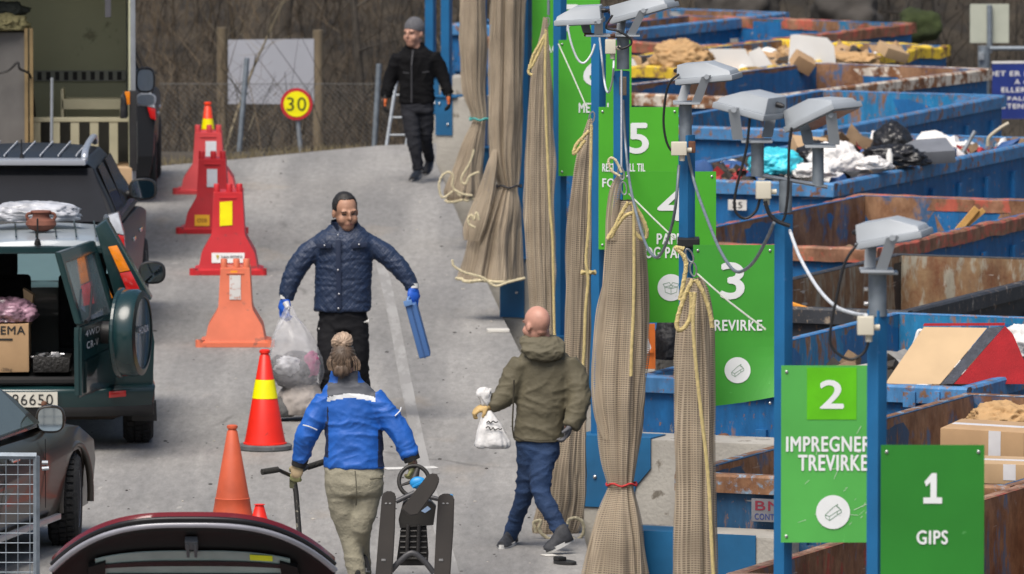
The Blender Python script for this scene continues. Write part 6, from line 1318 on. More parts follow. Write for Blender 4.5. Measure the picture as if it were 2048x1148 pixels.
# ================================================================ bald man in the olive jacket, seen from behind
YB = 72.6; B_ = empty('person', G(1070,1100), 0, 'bald man in olive hooded jacket and jeans walking with a white bag', 'person'); SB = S(YB, 1.2)
hb = P(1073, 650, YB-.02); RB = Matrix.Rotation(math.radians(180-38),3,'Z') @ Euler((.10,0,0)).to_matrix(); KB = 1.13
RB = Matrix.Rotation(math.radians(-142),3,'Z') @ Euler((.08,0,0)).to_matrix()
b = NB(); head(b, hb, RB, KB); tube(b, [P(1082,695,YB), P(1080,660,YB)], [.075,.068], 14)
ell(b, hb + RB @ Vector((0,.055,-.045))*KB, (.045,.03,.022), RB, 3)
torso(b, YB, [(1082,870,36,.6,0),(1085,800,44,.55,0),(1087,730,46,.5,0),(1084,700,28,.5,0)])
for ch in ([(1040,720,0,15),(1010,790,-.02,12),(980,815,-.06,9),(972,818,-.06,9)], [(1140,725,0,15),(1158,800,-.05,12),(1135,858,-.12,9)], [(1062,905,0,14),(1056,942,.03,11),(1048,988,.06,10),(1034,1032,.16,9),(1019,1076,.24,8)], [(1092,905,0,14),(1082,942,-.06,11),(1084,988,-.10,10),(1106,1032,-.15,9),(1128,1073,-.2,8)]): limbs(b, YB, ch)
b = fuse(b, .0085, 2); face_slots(b, hb, RB, KB); link('body', b, (SKIN2, FDARK, LIPS, SKIN2, BROW), B_, world=True, smooth=180)
b = NB(); ell(b, hb + RB @ Vector((0,-.045,-.080))*KB, Vector((.055,.055,.045))*KB, RB, 4)
for f in [f for f in b.faces if (lambda q: q.y > -.01 or q.z > -.055)(RB.transposed() @ (f.calc_center_median()-hb)/KB)]: b.faces.remove(f)
bmesh.ops.delete(b, geom=[v for v in b.verts if not v.link_faces], context='VERTS'); bmesh.ops.solidify(b, geom=b.faces[:], thickness=.006); link('beard', b, M('beard_grey', (.26,.25,.24), .9), B_, world=True, smooth=180)
OLV = M('jacket_olive', (.108,.094,.058), .75, var=.12, vs=5, bump=.25, bs=30)
b = NB(); torso(b, YB, [(1077,880,50,.62,0),(1078,866,49,.62,0),(1081,830,50,.6,0),(1086,790,53,.58,0),(1090,750,56,.55,0),(1091,722,57,.52,0),(1088,706,47,.52,0),(1084,694,34,.6,0),(1080,683,29,.8,0),(1078,675,26,.85,0)])
limbs(b, YB, [(1046,722,.0,24),(1030,752,-.0,27),(1013,788,-.03,24),(1000,800,-.05,21),(978,812,-.07,17)]); limbs(b, YB, [(1133,722,.0,24),(1150,755,-.02,26),(1158,795,-.06,24),(1152,830,-.10,21),(1140,856,-.13,17)])
b = fuse(b, .0105, 4); wrinkle(b, .0075, (4,5,7), 12, True); wrinkle(b, .002, (14,14,18), 3); jb_ = link('jacket', b, OLV, B_, world=True, smooth=180)
b = NB(); sections(b, [(P(1090,724,YB-.11), .02,.02),(P(1088,716,YB-.115), .125,.05),(P(1087,702,YB-.10), .165,.075),(P(1085,688,YB-.06), .165,.085),(P(1081,677,YB-.02), .15,.10),(P(1077,671,YB), .125,.10)], 24); b = fuse(b, .01, 4); wrinkle(b, .008, (9,9,12), 7, True); link('hood', b, M('jacket_olive_light', (.118,.104,.066), .75, var=.12, vs=5), jb_, world=True, smooth=180)
b = NB(); tube(b, [P(1029,873,YB-.12), P(1050,881,YB-.20), P(1080,884,YB-.215), P(1110,883,YB-.19), P(1125,876,YB-.1)], .007, 6); link('hem_seam', b, M('olive_seam', (.05,.043,.026), .8), jb_, world=True)
b = NB(); tube(b, spline([P(1028,760,YB-.22), P(1027,800,YB-.19), P(1025,850,YB-.17), P(1028,876,YB-.15)], 4), .006, 6); link('side_seam', b, MATS['olive_seam'], jb_, world=True)
JEAN = M('jeans_blue', (.014,.038,.10), .85, var=.32, vs=5, bump=.35, bs=70)
b = NB(); torso(b, YB, [(1076,910,43,.62,0),(1075,888,44,.60,0),(1076,860,44,.58,0)])
limbs(b, YB, [(1060,900,0,27),(1056,942,.03,23),(1048,988,.06,18.5),(1034,1032,.16,16.5),(1019,1076,.24,15.5)]); limbs(b, YB, [(1094,900,0,26),(1082,942,-.06,24),(1084,988,-.10,19.5),(1106,1032,-.15,17.5),(1128,1073,-.2,16.5)])
b = fuse(b, .0115, 3); wrinkle(b, .008, (5,5,9), 22, True); link('jeans', b, JEAN, B_, world=True, smooth=180)
SHO = (M('shoe_dark', (.03,.032,.038), .7, var=.4, vs=30), M('sole_white', (.60,.60,.58), .6))
shoe('shoe', G(1002,1098), G(1027,1086), B_, SHO, .052, .11); shoe('shoe', G(1091,1108,.004), P(1146,1082,YB-.33), B_, SHO, .052, .12)
GLY = M('glove_tan', (.48,.33,.14), .8, var=.2, vs=20)
wl = P(976,812,YB-.08); b = NB(); hand(b, wl, Vector((-.75,-.1,-.25)), Vector((0,.3,-1)), 1, 1.7, 1.0, 1.4); b = fuse(b, .005, 2); link('glove', b, GLY, B_, world=True, smooth=180)
wr = P(1140,850,YB-.13); b = NB(); hand(b, wr, Vector((-.25,-.1,-.8)), Vector((-1,0,0)), -1, 1.2, 1.0, 1.4); b = fuse(b, .005, 2); link('glove', b, M('glove_grey', (.10,.10,.11), .8), B_, world=True, smooth=180)
wbag = empty('white_bag', P(984,890,YB-.10), 0, 'white plastic bag with black scribble held by the bald man', 'bag'); WPB = M('bag_white', (.66,.65,.64), .5, var=.06, vs=10, bump=.4, bs=30)
b = NB(); sections(b, [(P(u, v, YB-.10), h/SB, h/SB*.7, .8) for u, v, h in ((975,821,7),(978,832,14),(981,845,21),(983,862,29),(984,880,35),(984,891,36.5),(985,896,30))], 36); bmesh.ops.subdivide_edges(b, edges=b.edges[:], cuts=1, use_grid_fill=True); wrinkle(b, .010, (10,10,6), 6, True); bg_ = link('sack', b, WPB, wbag, world=True, smooth=180)
b = NB(); sections(b, [(P(u, v, YB-.10), h/SB, h/SB*.7) for u, v, h in ((974,812,6),(971,800,9),(968,790,15),(970,781,14),(973,775,6))], 20); bmesh.ops.subdivide_edges(b, edges=b.edges[:], cuts=1, use_grid_fill=True); wrinkle(b, .014, (20,20,20), 9, True); link('bag_top', b, WPB, wbag, world=True, smooth=180)
b = NB()
for st in ([(973,846),(977,842),(981,846),(986,842),(991,845),(996,843)], [(972,856),(977,853),(982,860),(986,855),(990,860),(996,857),(1000,859),(1004,857)]): tube(b, spline([P(u, v, YB-.10-(.085 if v > 850 else .066)) for u, v in st], 3), .0045, 5)
link('scribble', b, TK, bg_, world=True)
# ================================================================ woman in the blue jacket, seen from behind
YC_ = 70.3; Cw = empty('person', G(712,1166), 0, 'woman with hair bun and bright blue jacket walking away with scooter and sledge', 'person'); SCW = S(YC_, 1.2)
hw_ = P(687, 722, YC_+.0); RC = Matrix.Rotation(math.radians(180-14),3,'Z') @ Euler((.10,0,0)).to_matrix(); KC = 1.05
b = NB(); head(b, hw_, RC, KC); tube(b, [P(692,765,YC_+.03), P(690,735,YC_+.02)], [.062,.055], 14)
torso(b, YC_, [(707,925,40,.6,0),(705,860,42,.55,0),(700,800,46,.5,0),(695,768,28,.5,0)])
for ch in ([(648,800,0,14),(618,862,-.02,12),(600,920,.06,9),(596,932,.06,9)], [(755,795,0,14),(797,862,-.04,12),(822,918,-.08,9),(826,930,-.08,9)], [(682,955,0,14),(685,1010,.0,13),(698,1060,.02,11),(707,1105,.01,10),(715,1156,.0,9)], [(736,955,0,14),(731,1010,-.01,13),(722,1055,-.03,11),(723,1100,.12,10),(728,1152,.28,9)]): limbs(b, YC_, ch)
b = fuse(b, .0085, 2); face_slots(b, hw_, RC, KC); link('body', b, (SKIN3, FDARK, LIPS, SKIN3, BROW), Cw, world=True, smooth=180)
HAIRB = M('hair_brown', (.095,.065,.045), .55, var=.55, vs=28, aniso=(1,1,.25)); HAIRL = M('hair_blond', (.34,.245,.175), .55, var=.35, vs=26, aniso=(1,1,.4))
b = NB(); ell(b, hw_ + RC @ Vector((0,.018,.028))*KC, Vector((.086,.106,.104))*KC, RC, 5); ell(b, hw_ + RC @ Vector((0,.058,-.055))*KC, Vector((.064,.052,.06))*KC, RC, 4)
for f in [f for f in b.faces if (lambda q: q.y < -.052 and q.z < .06)(RC.transposed() @ (f.calc_center_median()-hw_)/KC)]: b.faces.remove(f)
bmesh.ops.delete(b, geom=[v for v in b.verts if not v.link_faces], context='VERTS')
for v in b.verts:
    q = v.co-hw_; a = math.atan2(q.x, q.z-.11); v.co += q.normalized()*(.004*math.sin(a*26)+.004*mnoise.noise(v.co*30))
hr = link('hair', b, HAIRB, Cw, world=True, smooth=180)
b = NB(); cb_ = P(684,683,YC_-.02); bmesh.ops.create_icosphere(b, subdivisions=5, radius=1)
for v in b.verts:
    a = math.atan2(v.co.x, v.co.z); v.co *= 1 + .06*math.sin(a*2+3*v.co.y) + .025*math.sin(a*15+v.co.y*6) + .05*mnoise.noise(v.co*4)
b.transform(Matrix.Translation(cb_) @ Matrix.Diagonal((.076,.07,.068,1))); link('bun', b, HAIRL, hr, world=True, smooth=180)
b = NB(); rnd = random.Random(8)
for i in range(34):
    a = rnd.uniform(-1.2,1.2); p0 = P(688+a*26, 746-abs(a)*5, YC_-.06-.03*math.cos(a)); p1 = P(686+a*27, 722, YC_-.10*math.cos(a)-.02); p2 = P(684+a*12, 700, YC_-.085*math.cos(a)); tube(b, spline([p0,p1,p2], 3), [.005]*7, 4)
link('hair_strand', b, M('hair_mid', (.17,.12,.085), .5, var=.5, vs=40), hr, world=True, smooth=60)
JBL = M('jacket_blue', (.012,.105,.44), .55, var=.14, vs=5, bump=.2, bs=30); JGR = M('jacket_grey', (.085,.09,.105), .7, var=.1); JRF = M('reflective', (.66,.68,.70), .4); JNV = M('jacket_navy_trim', (.012,.02,.055), .7)
b = NB(); torso(b, YC_, [(708,936,61,.62,0),(708,922,60,.60,0),(709,890,58,.58,0),(707,850,58,.56,0),(703,815,59,.54,0),(699,790,58,.5,0),(695,772,46,.5,.01),(692,760,34,.55,.02),(690,750,30,.7,.03),(690,742,28,.75,.04)])
limbs(b, YC_, [(652,795,.0,22),(636,828,-.0,25),(617,862,-.01,24),(607,892,.03,21),(600,922,.06,17)]); limbs(b, YC_, [(745,790,.0,22),(770,824,-.02,25),(796,860,-.05,23),(812,890,-.07,21),(822,914,-.08,18)])
b = fuse(b, .0095, 4); wrinkle(b, .0075, (4.5,5,8), 32, True); wrinkle(b, .002, (14,14,18), 13)
for f in b.faces:                                              # yoke, reflective band, side panels, hem
    c = f.calc_center_median(); u = (c.x)*S(YC_,1.4)+1024; v0 = -1184+(HC-c.z)*S(YC_, c.z)
    if f.normal.y > .2 and v0 > 700: continue
    band = 783 + ((u-703)/50)**2*9
    if 655 < u < 752:
        if band-6 < v0 < band+3: f.material_index = 2
        elif v0 <= band-6 and v0 > 757: f.material_index = 1
        elif v0 <= 757 and 676 < u < 716 : f.material_index = 1
    if 646 < u < 657 and 800 < v0 < 905 and f.normal.x < -.2: f.material_index = 3
    if u > 756 and u < 772 and 850 < v0 < 925 and f.normal.x > .45: f.material_index = 3
jw = link('jacket', b, (JBL, JGR, JRF, JNV), Cw, world=True, smooth=180)
for uvs in ([(814,908),(836,910),(838,922),(815,922)],): 
    b = NB(); tube(b, [P(819,906,YC_-.08), P(825,921,YC_-.08)], [.062,.058], 16); link('cuff', b, DK, jw, world=True, smooth=60)
b = NB(); tube(b, [P(602,915,YC_+.05), P(597,932,YC_+.06)], [.058,.053], 16); link('cuff', b, DK, jw, world=True, smooth=60)
b = NB(); tube(b, spline([P(606,850,YC_-.095), P(618,853,YC_-.11), P(634,860,YC_-.09)], 3), .005, 5); tube(b, spline([P(790,832,YC_-.12), P(800,822,YC_-.10), P(802,815,YC_-.07)], 3), .005, 5); link('piping', b, JRF, jw, world=True)
BEIG = M('trousers_beige', (.27,.25,.185), .85, var=.14, vs=6, bump=.3, bs=60)
b = NB(); torso(b, YC_, [(709,990,58,.66,0),(708,965,60,.66,-.01),(708,945,60,.62,0),(708,920,56,.58,0)])
limbs(b, YC_, [(680,965,0,31),(685,1010,.0,29.5),(698,1060,.02,25),(707,1105,.01,20.5),(715,1158,.0,19)]); limbs(b, YC_, [(737,965,0,31),(731,1010,-.01,27),(722,1055,-.03,21.5),(723,1100,.12,18),(728,1152,.28,16)])
b = fuse(b, .0115, 3); wrinkle(b, .0055, (4,4,7), 42, True); tw = link('trousers', b, BEIG, Cw, world=True, smooth=180)
b = NB(); tube(b, spline([P(710,942,YC_-.185), P(712,965,YC_-.20), P(713,990,YC_-.19), P(712,1010,YC_-.12)], 4), .005, 5); tube(b, [P(740,958,YC_-.16), P(764,955,YC_-.09)], .005, 5); link('seam', b, M('beige_seam', (.13,.12,.085), .9), tw, world=True)
shoe('shoe', G(708,1158), G(716,1174), Cw, SHB); shoe('shoe', G(728,1148), P(730,1144,YC_+.03), Cw, SHB)
GLG = M('glove_green', (.36,.36,.16), .8, var=.4, vs=12); GLP = M('glove_beige', (.42,.32,.19), .8, var=.25, vs=14)
for w_, d, pn, sd_ in ((P(597,930,YC_+.05), Vector((-.25,.1,-1)), Vector((.3,1,0)), -1), (P(825,920,YC_-.08), Vector((.02,-.1,-1)), Vector((-.8,.6,0)), 1)):
    b = NB(); hand(b, w_, d, pn, sd_, 1.5, 1.0, 1.35); b = fuse(b, .005, 2)
    for f in b.faces:
        if mnoise.noise(f.calc_center_median()*14) > .0: f.material_index = 1
    link('glove', b, (GLP, GLG), Cw, world=True, smooth=180)
# kick scooter held by its bar
SCB = M('scooter_black', (.016,.016,.018), .4, var=.2); sc = empty('kick_scooter', G(606,1150), 0, 'black kick scooter pulled along by the woman', 'scooter'); ys = YC_+.12
b = NB(); tube(b, spline([P(528,943,ys-.22), P(552,939,ys-.17), P(568,945,ys-.1), P(584,951,ys), P(600,944,ys+.1), P(622,931,ys+.2), P(646,924,ys+.27)], 5), .014, 10); link('handlebar', b, SCB, sc, world=True, smooth=60)
for a, c in (((524,944,-.23),(556,939,-.16)), ((616,934,.18),(650,923,.28))):
    b = NB(); q0, q1 = P(a[0],a[1],ys+a[2]), P(c[0],c[1],ys+c[2]); tube(b, [q0,q1], .022, 12); link('grip', b, M('grip_rubber', (.03,.028,.024), .9, bump=.6, bs=90), sc, world=True, smooth=50)
b = NB(); tube(b, [P(586,948,ys), P(592,985,ys-.02), P(598,1060,ys-.06), P(605,1130,ys-.1)], [.020,.019,.019,.019], 12); link('stem', b, M('stem_scratched', (.022,.021,.02), .5, dirt=((.30,.28,.22), .60, 26)), sc, world=True, smooth=60)
b = NB(); bbox(b, P(586,965,ys), (.05,.06,.08), .012); link('clamp', b, M('clamp_olive', (.10,.10,.05), .5), sc, world=True)
b = NB(); g0 = P(606,1150,ys-.1); g0.z = .11; bbox(b, g0+Vector((0,-.33,0)), (.12,.52,.03), .01); link('deck', b, SCB, sc, world=True)
for dy in (0.02,-.64):
    b = NB(); lathe(b, [(.02,-.014),(.048,-.014),(.055,-.006),(.055,.006),(.048,.014),(.02,.014)], 20, Matrix.Translation((g0.x, g0.y+dy, .056)) @ Matrix.Rotation(math.pi/2,4,'Y')); link('wheel', b, TYRE, sc, world=True, smooth=50)
# steerable snow sledge carried by its wheel
SLB = M('sledge_black', (.020,.018,.016), .5, var=.25, vs=8); SLD = M('sledge_seat', (.010,.009,.009), .7); SLU = M('sledge_blue', (.02,.27,.62), .4)
sl_ = empty('snow_sledge', P(832,1148,YC_-.35), 0, 'black steerable sledge with steering wheel held by the woman', 'sledge'); yl = YC_-.30
b = NB(); cw = P(828,962,yl+.15); rw_ = 30/SCW; tube(b, [cw+Vector((rw_*math.cos(a), .03*math.sin(a), rw_*math.sin(a))) for a in np.linspace(0,2*math.pi,33)], .015, 8)
for a in (math.pi/2-.3, math.pi*1.1, -.5): tube(b, [cw, cw+Vector((rw_*math.cos(a), .03*math.sin(a), rw_*math.sin(a)))], [.030,.014], 8, flat=.5)
link('steering_wheel', b, SLB, sl_, world=True, smooth=60)
b = NB(); ell(b, cw+Vector((.03,-.03,-.01)), (.06,.03,.045), None, 3); bbox(b, P(896,994,yl-.01), (.07,.05,.04), .012); tube(b, spline([P(826,974,yl), P(845,966,yl-.05), P(842,978,yl-.05)], 4), .012, 6); link('hub', b, SLU, sl_, world=True, smooth=50)
def ski(uvs, y0, name):
    b = NB(); poly(b, [P(u, v, y0 + (v-1000)*-.0006) for u, v in uvs], (0,.028,0)); bmesh.ops.recalc_face_normals(b, faces=b.faces); bmesh.ops.bevel(b, geom=b.edges[:], offset=.008, segments=2, affect='EDGES', clamp_overlap=True)
    o = link(name, b, M('ski_black', (.026,.021,.017), .45, var=.2, vs=5), sl_, world=True, smooth=40); return o
s1_ = ski([(764,990),(770,984),(778,982),(786,984),(792,990),(790,1060),(785,1148),(780,1260),(746,1260),(751,1148),(758,1060)], yl-.05, 'ski'); s2_ = ski([(876,995),(882,989),(892,987),(902,989),(909,996),(907,1060),(901,1148),(894,1260),(862,1260),(868,1148),(872,1060)], yl-.05, 'ski')
for pr, cx in ((s1_, 776), (s2_, 891)):
    b = NB(); 
    for uu, vv in ((cx-4,1007),(cx+4,1007)): ell(b, P(uu, vv, yl-.055), (.010,.006,.006), None, 2)
    bbox(b, P(cx-9,1120,yl-.126), (.03,.006,.016), .003); link('rivet', b, M('rivet_grey', (.3,.3,.3), .4, metal=.6), pr, world=True)
s3_ = ski([(802,1018),(846,962),(856,950),(868,946),(877,952),(879,962),(872,980),(836,1030),(820,1032)], yl-.20, 'front_ski')
b = NB(); poly(b, [P(806,1006,yl), P(812,1001,yl), P(862,1003,yl), P(872,1014,yl), P(867,1050,yl), P(800,1056,yl), P(797,1040,yl)], (0,.12,0)); link('footrest', b, SLB, sl_, world=True)
b = NB(); poly(b, [P(802,1054,yl+.02), P(853,1054,yl+.02), P(857,1110,yl+.02), P(856,1124,yl+.02), P(848,1131,yl+.02), P(800,1131,yl+.02), P(793,1122,yl+.02)], (0,.10,0)); st = link('seat', b, SLD, sl_, world=True)
b = NB()
for v in range(1062, 1128, 11): tube(b, [P(800,v,yl+.015), P(853,v,yl+.015)], .008, 6)
for u in (816,838): tube(b, [P(u,1050,yl-.01), P(u-2,1105,yl-.01)], .014, 8)
link('frame_rib', b, M('frame_dark', (.028,.026,.025), .5), st, world=True)
b = NB(); tube(b, spline([P(782,1142,yl-.06), P(800,1122,yl-.06), P(824,1106,yl-.06), P(848,1122,yl-.06), P(868,1146,yl-.06)], 5), .020, 8, flat=.7); poly(b, [P(806,1116,yl-.05), P(812,1104,yl-.05), P(836,1104,yl-.05), P(846,1118,yl-.05), P(824,1112,yl-.05)], (0,.02,0)); link('strut', b, M('frame_grey', (.05,.05,.055), .45), sl_, world=True, smooth=60); b = NB(); tube(b, [P(792,1003,yl-.03), P(830,985,yl)], .018, 8); link('strut', b, MATS['frame_grey'], sl_, world=True, smooth=60); b = NB(); tube(b, [P(884,1000,yl-.03), P(850,992,yl)], .016, 8); link('strut', b, M('frame_grey', (.05,.05,.055), .45), sl_, world=True, smooth=60)
b = NB(); poly(b, [P(842,1022,yl-.005), P(855,1012,yl-.005), P(862,1018,yl-.005), P(850,1026,yl-.005)], (0,.004,0)); link('sticker', b, M('sticker_blue', (.30,.42,.62), .4), sl_, world=True)
# ================================================================ man in black jacket and grey beanie, far along the road
YD_ = 107.2; D_ = empty('person', G(838,360), 0, 'man in black jacket and grey beanie walking towards the camera', 'person'); SDW = S(YD_, 1.2)
hd = P(827, 66, YD_-.03); RD = Matrix.Rotation(math.radians(-35),3,'Z') @ Euler((.10,0,0)).to_matrix(); KD = 1.22
b = NB(); head(b, hd, RD, KD); tube(b, [P(832,98,YD_), P(830,80,YD_)], [.075,.068], 14)
torso(b, YD_, [(833,205,28,.6,0),(833,150,28,.55,0),(833,110,30,.5,0),(832,100,20,.5,0)])
for ch in ([(800,112,0,10),(781,160,.02,8),(770,196,-.02,6),(769,200,-.02,6)], [(866,110,0,10),(886,152,.02,8),(897,192,-.03,6),(898,198,-.03,6)], [(820,212,0,12),(827,285,-.09,8),(836,338,-.07,6)], [(851,212,0,12),(852,275,.05,8),(860,317,.36,6)]): limbs(b, YD_, ch)
b = fuse(b, .010, 2); face_slots(b, hd, RD, KD, True); link('body', b, (SKIN3, FDARK, LIPS, SKIN3, BROW), D_, world=True, smooth=180)
b = NB(); ell(b, hd + RD @ Vector((0,.022,.040))*KD, Vector((.084,.104,.102))*KD, RD, 5)
for f in [f for f in b.faces if (lambda q: q.z < .022 - .45*(q.y+.02))(RD.transposed() @ (f.calc_center_median()-hd)/KD)]: b.faces.remove(f)
bmesh.ops.delete(b, geom=[v for v in b.verts if not v.link_faces], context='VERTS'); bmesh.ops.solidify(b, geom=b.faces[:], thickness=.012); link('beanie', b, M('beanie_grey', (.115,.115,.125), .95, var=.2, vs=40, bump=.6, bs=120), D_, world=True, smooth=180)
JBK = M('jacket_black', (.006,.006,.007), .85, spec=.15, var=.25, vs=8, bump=.3, bs=40)
b = NB(); torso(b, YD_, [(834,207,36,.60,0),(834,196,35.5,.60,0),(833,165,35,.58,0),(832,135,37,.55,0),(832,115,39,.52,0),(832,104,34,.5,0),(831,97,25,.55,0),(830,90,20,.7,.01),(830,84,17,.8,.02)])
limbs(b, YD_, [(800,112,.0,15),(788,138,.02,15.5),(779,165,.02,13.5),(772,195,-.02,11)]); limbs(b, YD_, [(864,108,.0,15),(877,132,.02,15.5),(888,158,.01,13.5),(897,190,-.03,11)])
b = fuse(b, .0125, 4); wrinkle(b, .008, (4,5,7), 52, True); jd = link('jacket', b, JBK, D_, world=True, smooth=180)
b = NB(); tube(b, [P(826,100,YD_-.14), P(823,130,YD_-.185), P(823,205,YD_-.185)], .008, 6); tube(b, [P(806,145,YD_-.19), P(818,146,YD_-.20)], .006, 5); tube(b, [P(845,145,YD_-.19), P(858,143,YD_-.17)], .006, 5); link('zip', b, M('zip_grey', (.05,.05,.055), .5), jd, world=True)
TGR = M('trousers_grey', (.020,.021,.026), .85, spec=.2, var=.2, vs=8)
b = NB(); torso(b, YD_, [(835,225,34,.62,0),(834,212,33,.6,0),(834,200,31,.58,0)])
limbs(b, YD_, [(820,215,0,17),(823,253,-.06,16.5),(829,290,-.10,13.5),(834,318,-.09,12),(837,340,-.07,11.5)]); limbs(b, YD_, [(851,215,0,17),(853,250,.02,15),(852,278,.06,12.5),(855,300,.22,11.5),(860,317,.36,11)])
b = fuse(b, .0125, 3); wrinkle(b, .008, (5,5,9), 62, True); link('trousers', b, TGR, D_, world=True, smooth=180)
SHG = (M('shoe_charcoal', (.02,.02,.022), .6, var=.3), M('sole_pale', (.30,.29,.28), .7)); shoe('shoe', G(824,364), G(838,350), D_, SHG, .05, .11); shoe('shoe', P(851,352,YD_+.25), P(863,322,YD_+.45), D_, SHG, .05, .11)
GLO = M('glove_black', (.012,.012,.012), .7); GLOr = M('glove_orange', (.58,.13,.03), .7)
for w_, d, pn, sd_ in ((P(770,194,YD_-.03), Vector((-.1,-.1,-1)), Vector((.9,.2,0)), -1), (P(898,190,YD_-.04), Vector((.05,-.15,-1)), Vector((-.9,.2,0)), 1)):
    b = NB(); hand(b, w_, d, pn, sd_, .9, 1.08, 1.3); b = fuse(b, .0055, 2); dn = d.normalized()
    for f in b.faces:
        t = (f.calc_center_median()-w_).dot(dn)
        if .02 < t < .10 and (f.calc_center_median()-w_).x*sd_ < .01: f.material_index = 1
    link('glove', b, (GLO, GLOr), D_, world=True, smooth=180)
# ------------------------------------------------------------------ cones, barriers, fence, boards
BRED = M('barrier_red', (.50,.016,.022), .42, var=.10, vs=4, bump=.12, bs=8, dirt=((.20,.035,.035), .60, 9)); BORG = M('barrier_orange', (.66,.165,.085), .5, var=.12, vs=4, bump=.15, bs=8, dirt=((.34,.12,.08), .60, 9)); BREDP = M('barrier_faded', (.55,.05,.055), .5, var=.12, vs=4)
REFW = M('reflector_white', (.62,.64,.68), .35); REFY = M('reflector_yellow', (.85,.74,.0), .4); STKW = M('sticker_white', (.72,.71,.70), .5)
def barrier(u, v, Wb, Hh, mat, label, dep=.55, yaw=0.):
    o = G(u, v); root = empty('traffic_barrier', o, yaw, label, 'barrier', 'red plastic barriers along the road')
    b = NB(); t = NB(); w0, w1, w2 = Wb*.43, Wb*.24, Wb*.21
    secs = [(0,Wb/2,.0),(.055*Hh,Wb/2,.0),(.07*Hh,w0,.02),(.24*Hh,w0*.78+w1*.22,.045),(.42*Hh,w1*1.06,.07),(.47*Hh,w1,.08),(.90*Hh,w2,.10),(.905*Hh,w2-.006,.105)]
    vs = []
    for z, x, y in secs: vs += [(-x,y,z),(x,y,z),(x,dep-y,z),(-x,dep-y,z)]
    fs = [(0,3,2,1)] + [(i*4+k, i*4+(k+1)%4, i*4+4+(k+1)%4, i*4+4+k) for i in range(len(secs)-1) for k in range(4)]; m_ = len(vs); fs.append((m_-4,m_-3,m_-2,m_-1))
    addfaces(t, vs, fs); bmesh.ops.recalc_face_normals(t, faces=t.faces)
    bmesh.ops.bevel(t, geom=[e for e in t.edges if e.calc_face_angle(0) > .3], offset=.012, segments=2, affect='EDGES', clamp_overlap=True); merge(b, t)
    link('hollow_body', b, mat, root, smooth=35)
    for x in (-w2+.03, w2*.08, w2-.03):
        b = NB(); lathe(b, [(.030,0),(.030,.075),(.026,.082)], 14, Matrix.Translation((x,.135,Hh*.90))); b2 = NB(); link('coupling_stud', b, mat, root, smooth=40)
    for sx in (-1,1):
        b = NB(); lathe(b, [(.022,-.02),(.042,-.02),(.042,.045),(.022,.045)], 18, Matrix.Translation((sx*(Wb/2-.0),.04,.02)), cap=False); link('coupling_eye', b, mat, root, smooth=40)
    b = NB(); bbox(b, (0,.098,.905*Hh*.93), (w2*1.2,.02,.014), .005); link('top_ledge', b, mat, root)
    return root
def bsurf(Hh, z): return float(np.interp(z/Hh, [.07,.24,.42,.47,.90],[.02,.045,.07,.08,.10]))
def bpatch(root, Hh, x, z0, z1, w_, mat, name='reflector', tilt=0.):
    b = NB(); y0, y1 = bsurf(Hh, z0)-.006, bsurf(Hh, z1)-.006; poly(b, [(x-w_/2,y0,z0),(x+w_/2,y0,z0+tilt),(x+w_/2,y1,z1+tilt),(x-w_/2,y1,z1)], (0,.003,0)); return link(name, b, mat, root)
r = barrier(416,389,.67,.72,BREDP,'farthest red barrier with a white reflector, an orange cone sticking up behind'); bpatch(r,.72,.03,.38,.56,.115,REFW)
r = barrier(424,468,.65,.83,BRED,'red barrier with a white reflector and an amber sticker, second farthest'); bpatch(r,.83,.0,.47,.65,.105,REFW)
p = bpatch(r,.83,-.10,.08,.19,.15,M('sticker_amber', (.85,.42,.01), .5),'sticker'); textmesh('lettering','OSB',.10,.04,M('text_brown',(.35,.13,.02),.6),p,(-.10,bsurf(.83,.135)-.009,.135))
r = barrier(456,551,.66,.88,BRED,'bright red barrier with a yellow reflector and a white printed label'); bpatch(r,.88,-.02,.47,.70,.12,REFY,tilt=.01); p = bpatch(r,.88,.0,.12,.215,.315,STKW,'sticker')
textmesh('lettering','Fredrikst. SENTRUM AS',.20,.026,M('text_grey',(.05,.05,.06),.6),p,(.035,bsurf(.88,.175)-.010,.178)); b = NB(); poly(b,[(-.115,bsurf(.88,.16)-.011,.195),(-.085,bsurf(.88,.16)-.011,.195),(-.10,bsurf(.88,.16)-.006,.145)],(0,-.002,0)); link('emblem', b, M('emblem_yellow',(.55,.40,.02),.5), p)
r = barrier(470,695,.62,.775,BORG,'faded orange barrier with a worn white reflector, nearest the man in navy'); bpatch(r,.775,.0,.42,.635,.10,M('reflector_worn',(.58,.56,.54),.5,dirt=((.45,.18,.12),.56,22)))
bpatch(r,.775,-.01,.645,.675,.06,M('sticker_amber2',(.80,.33,.01),.5),'sticker')
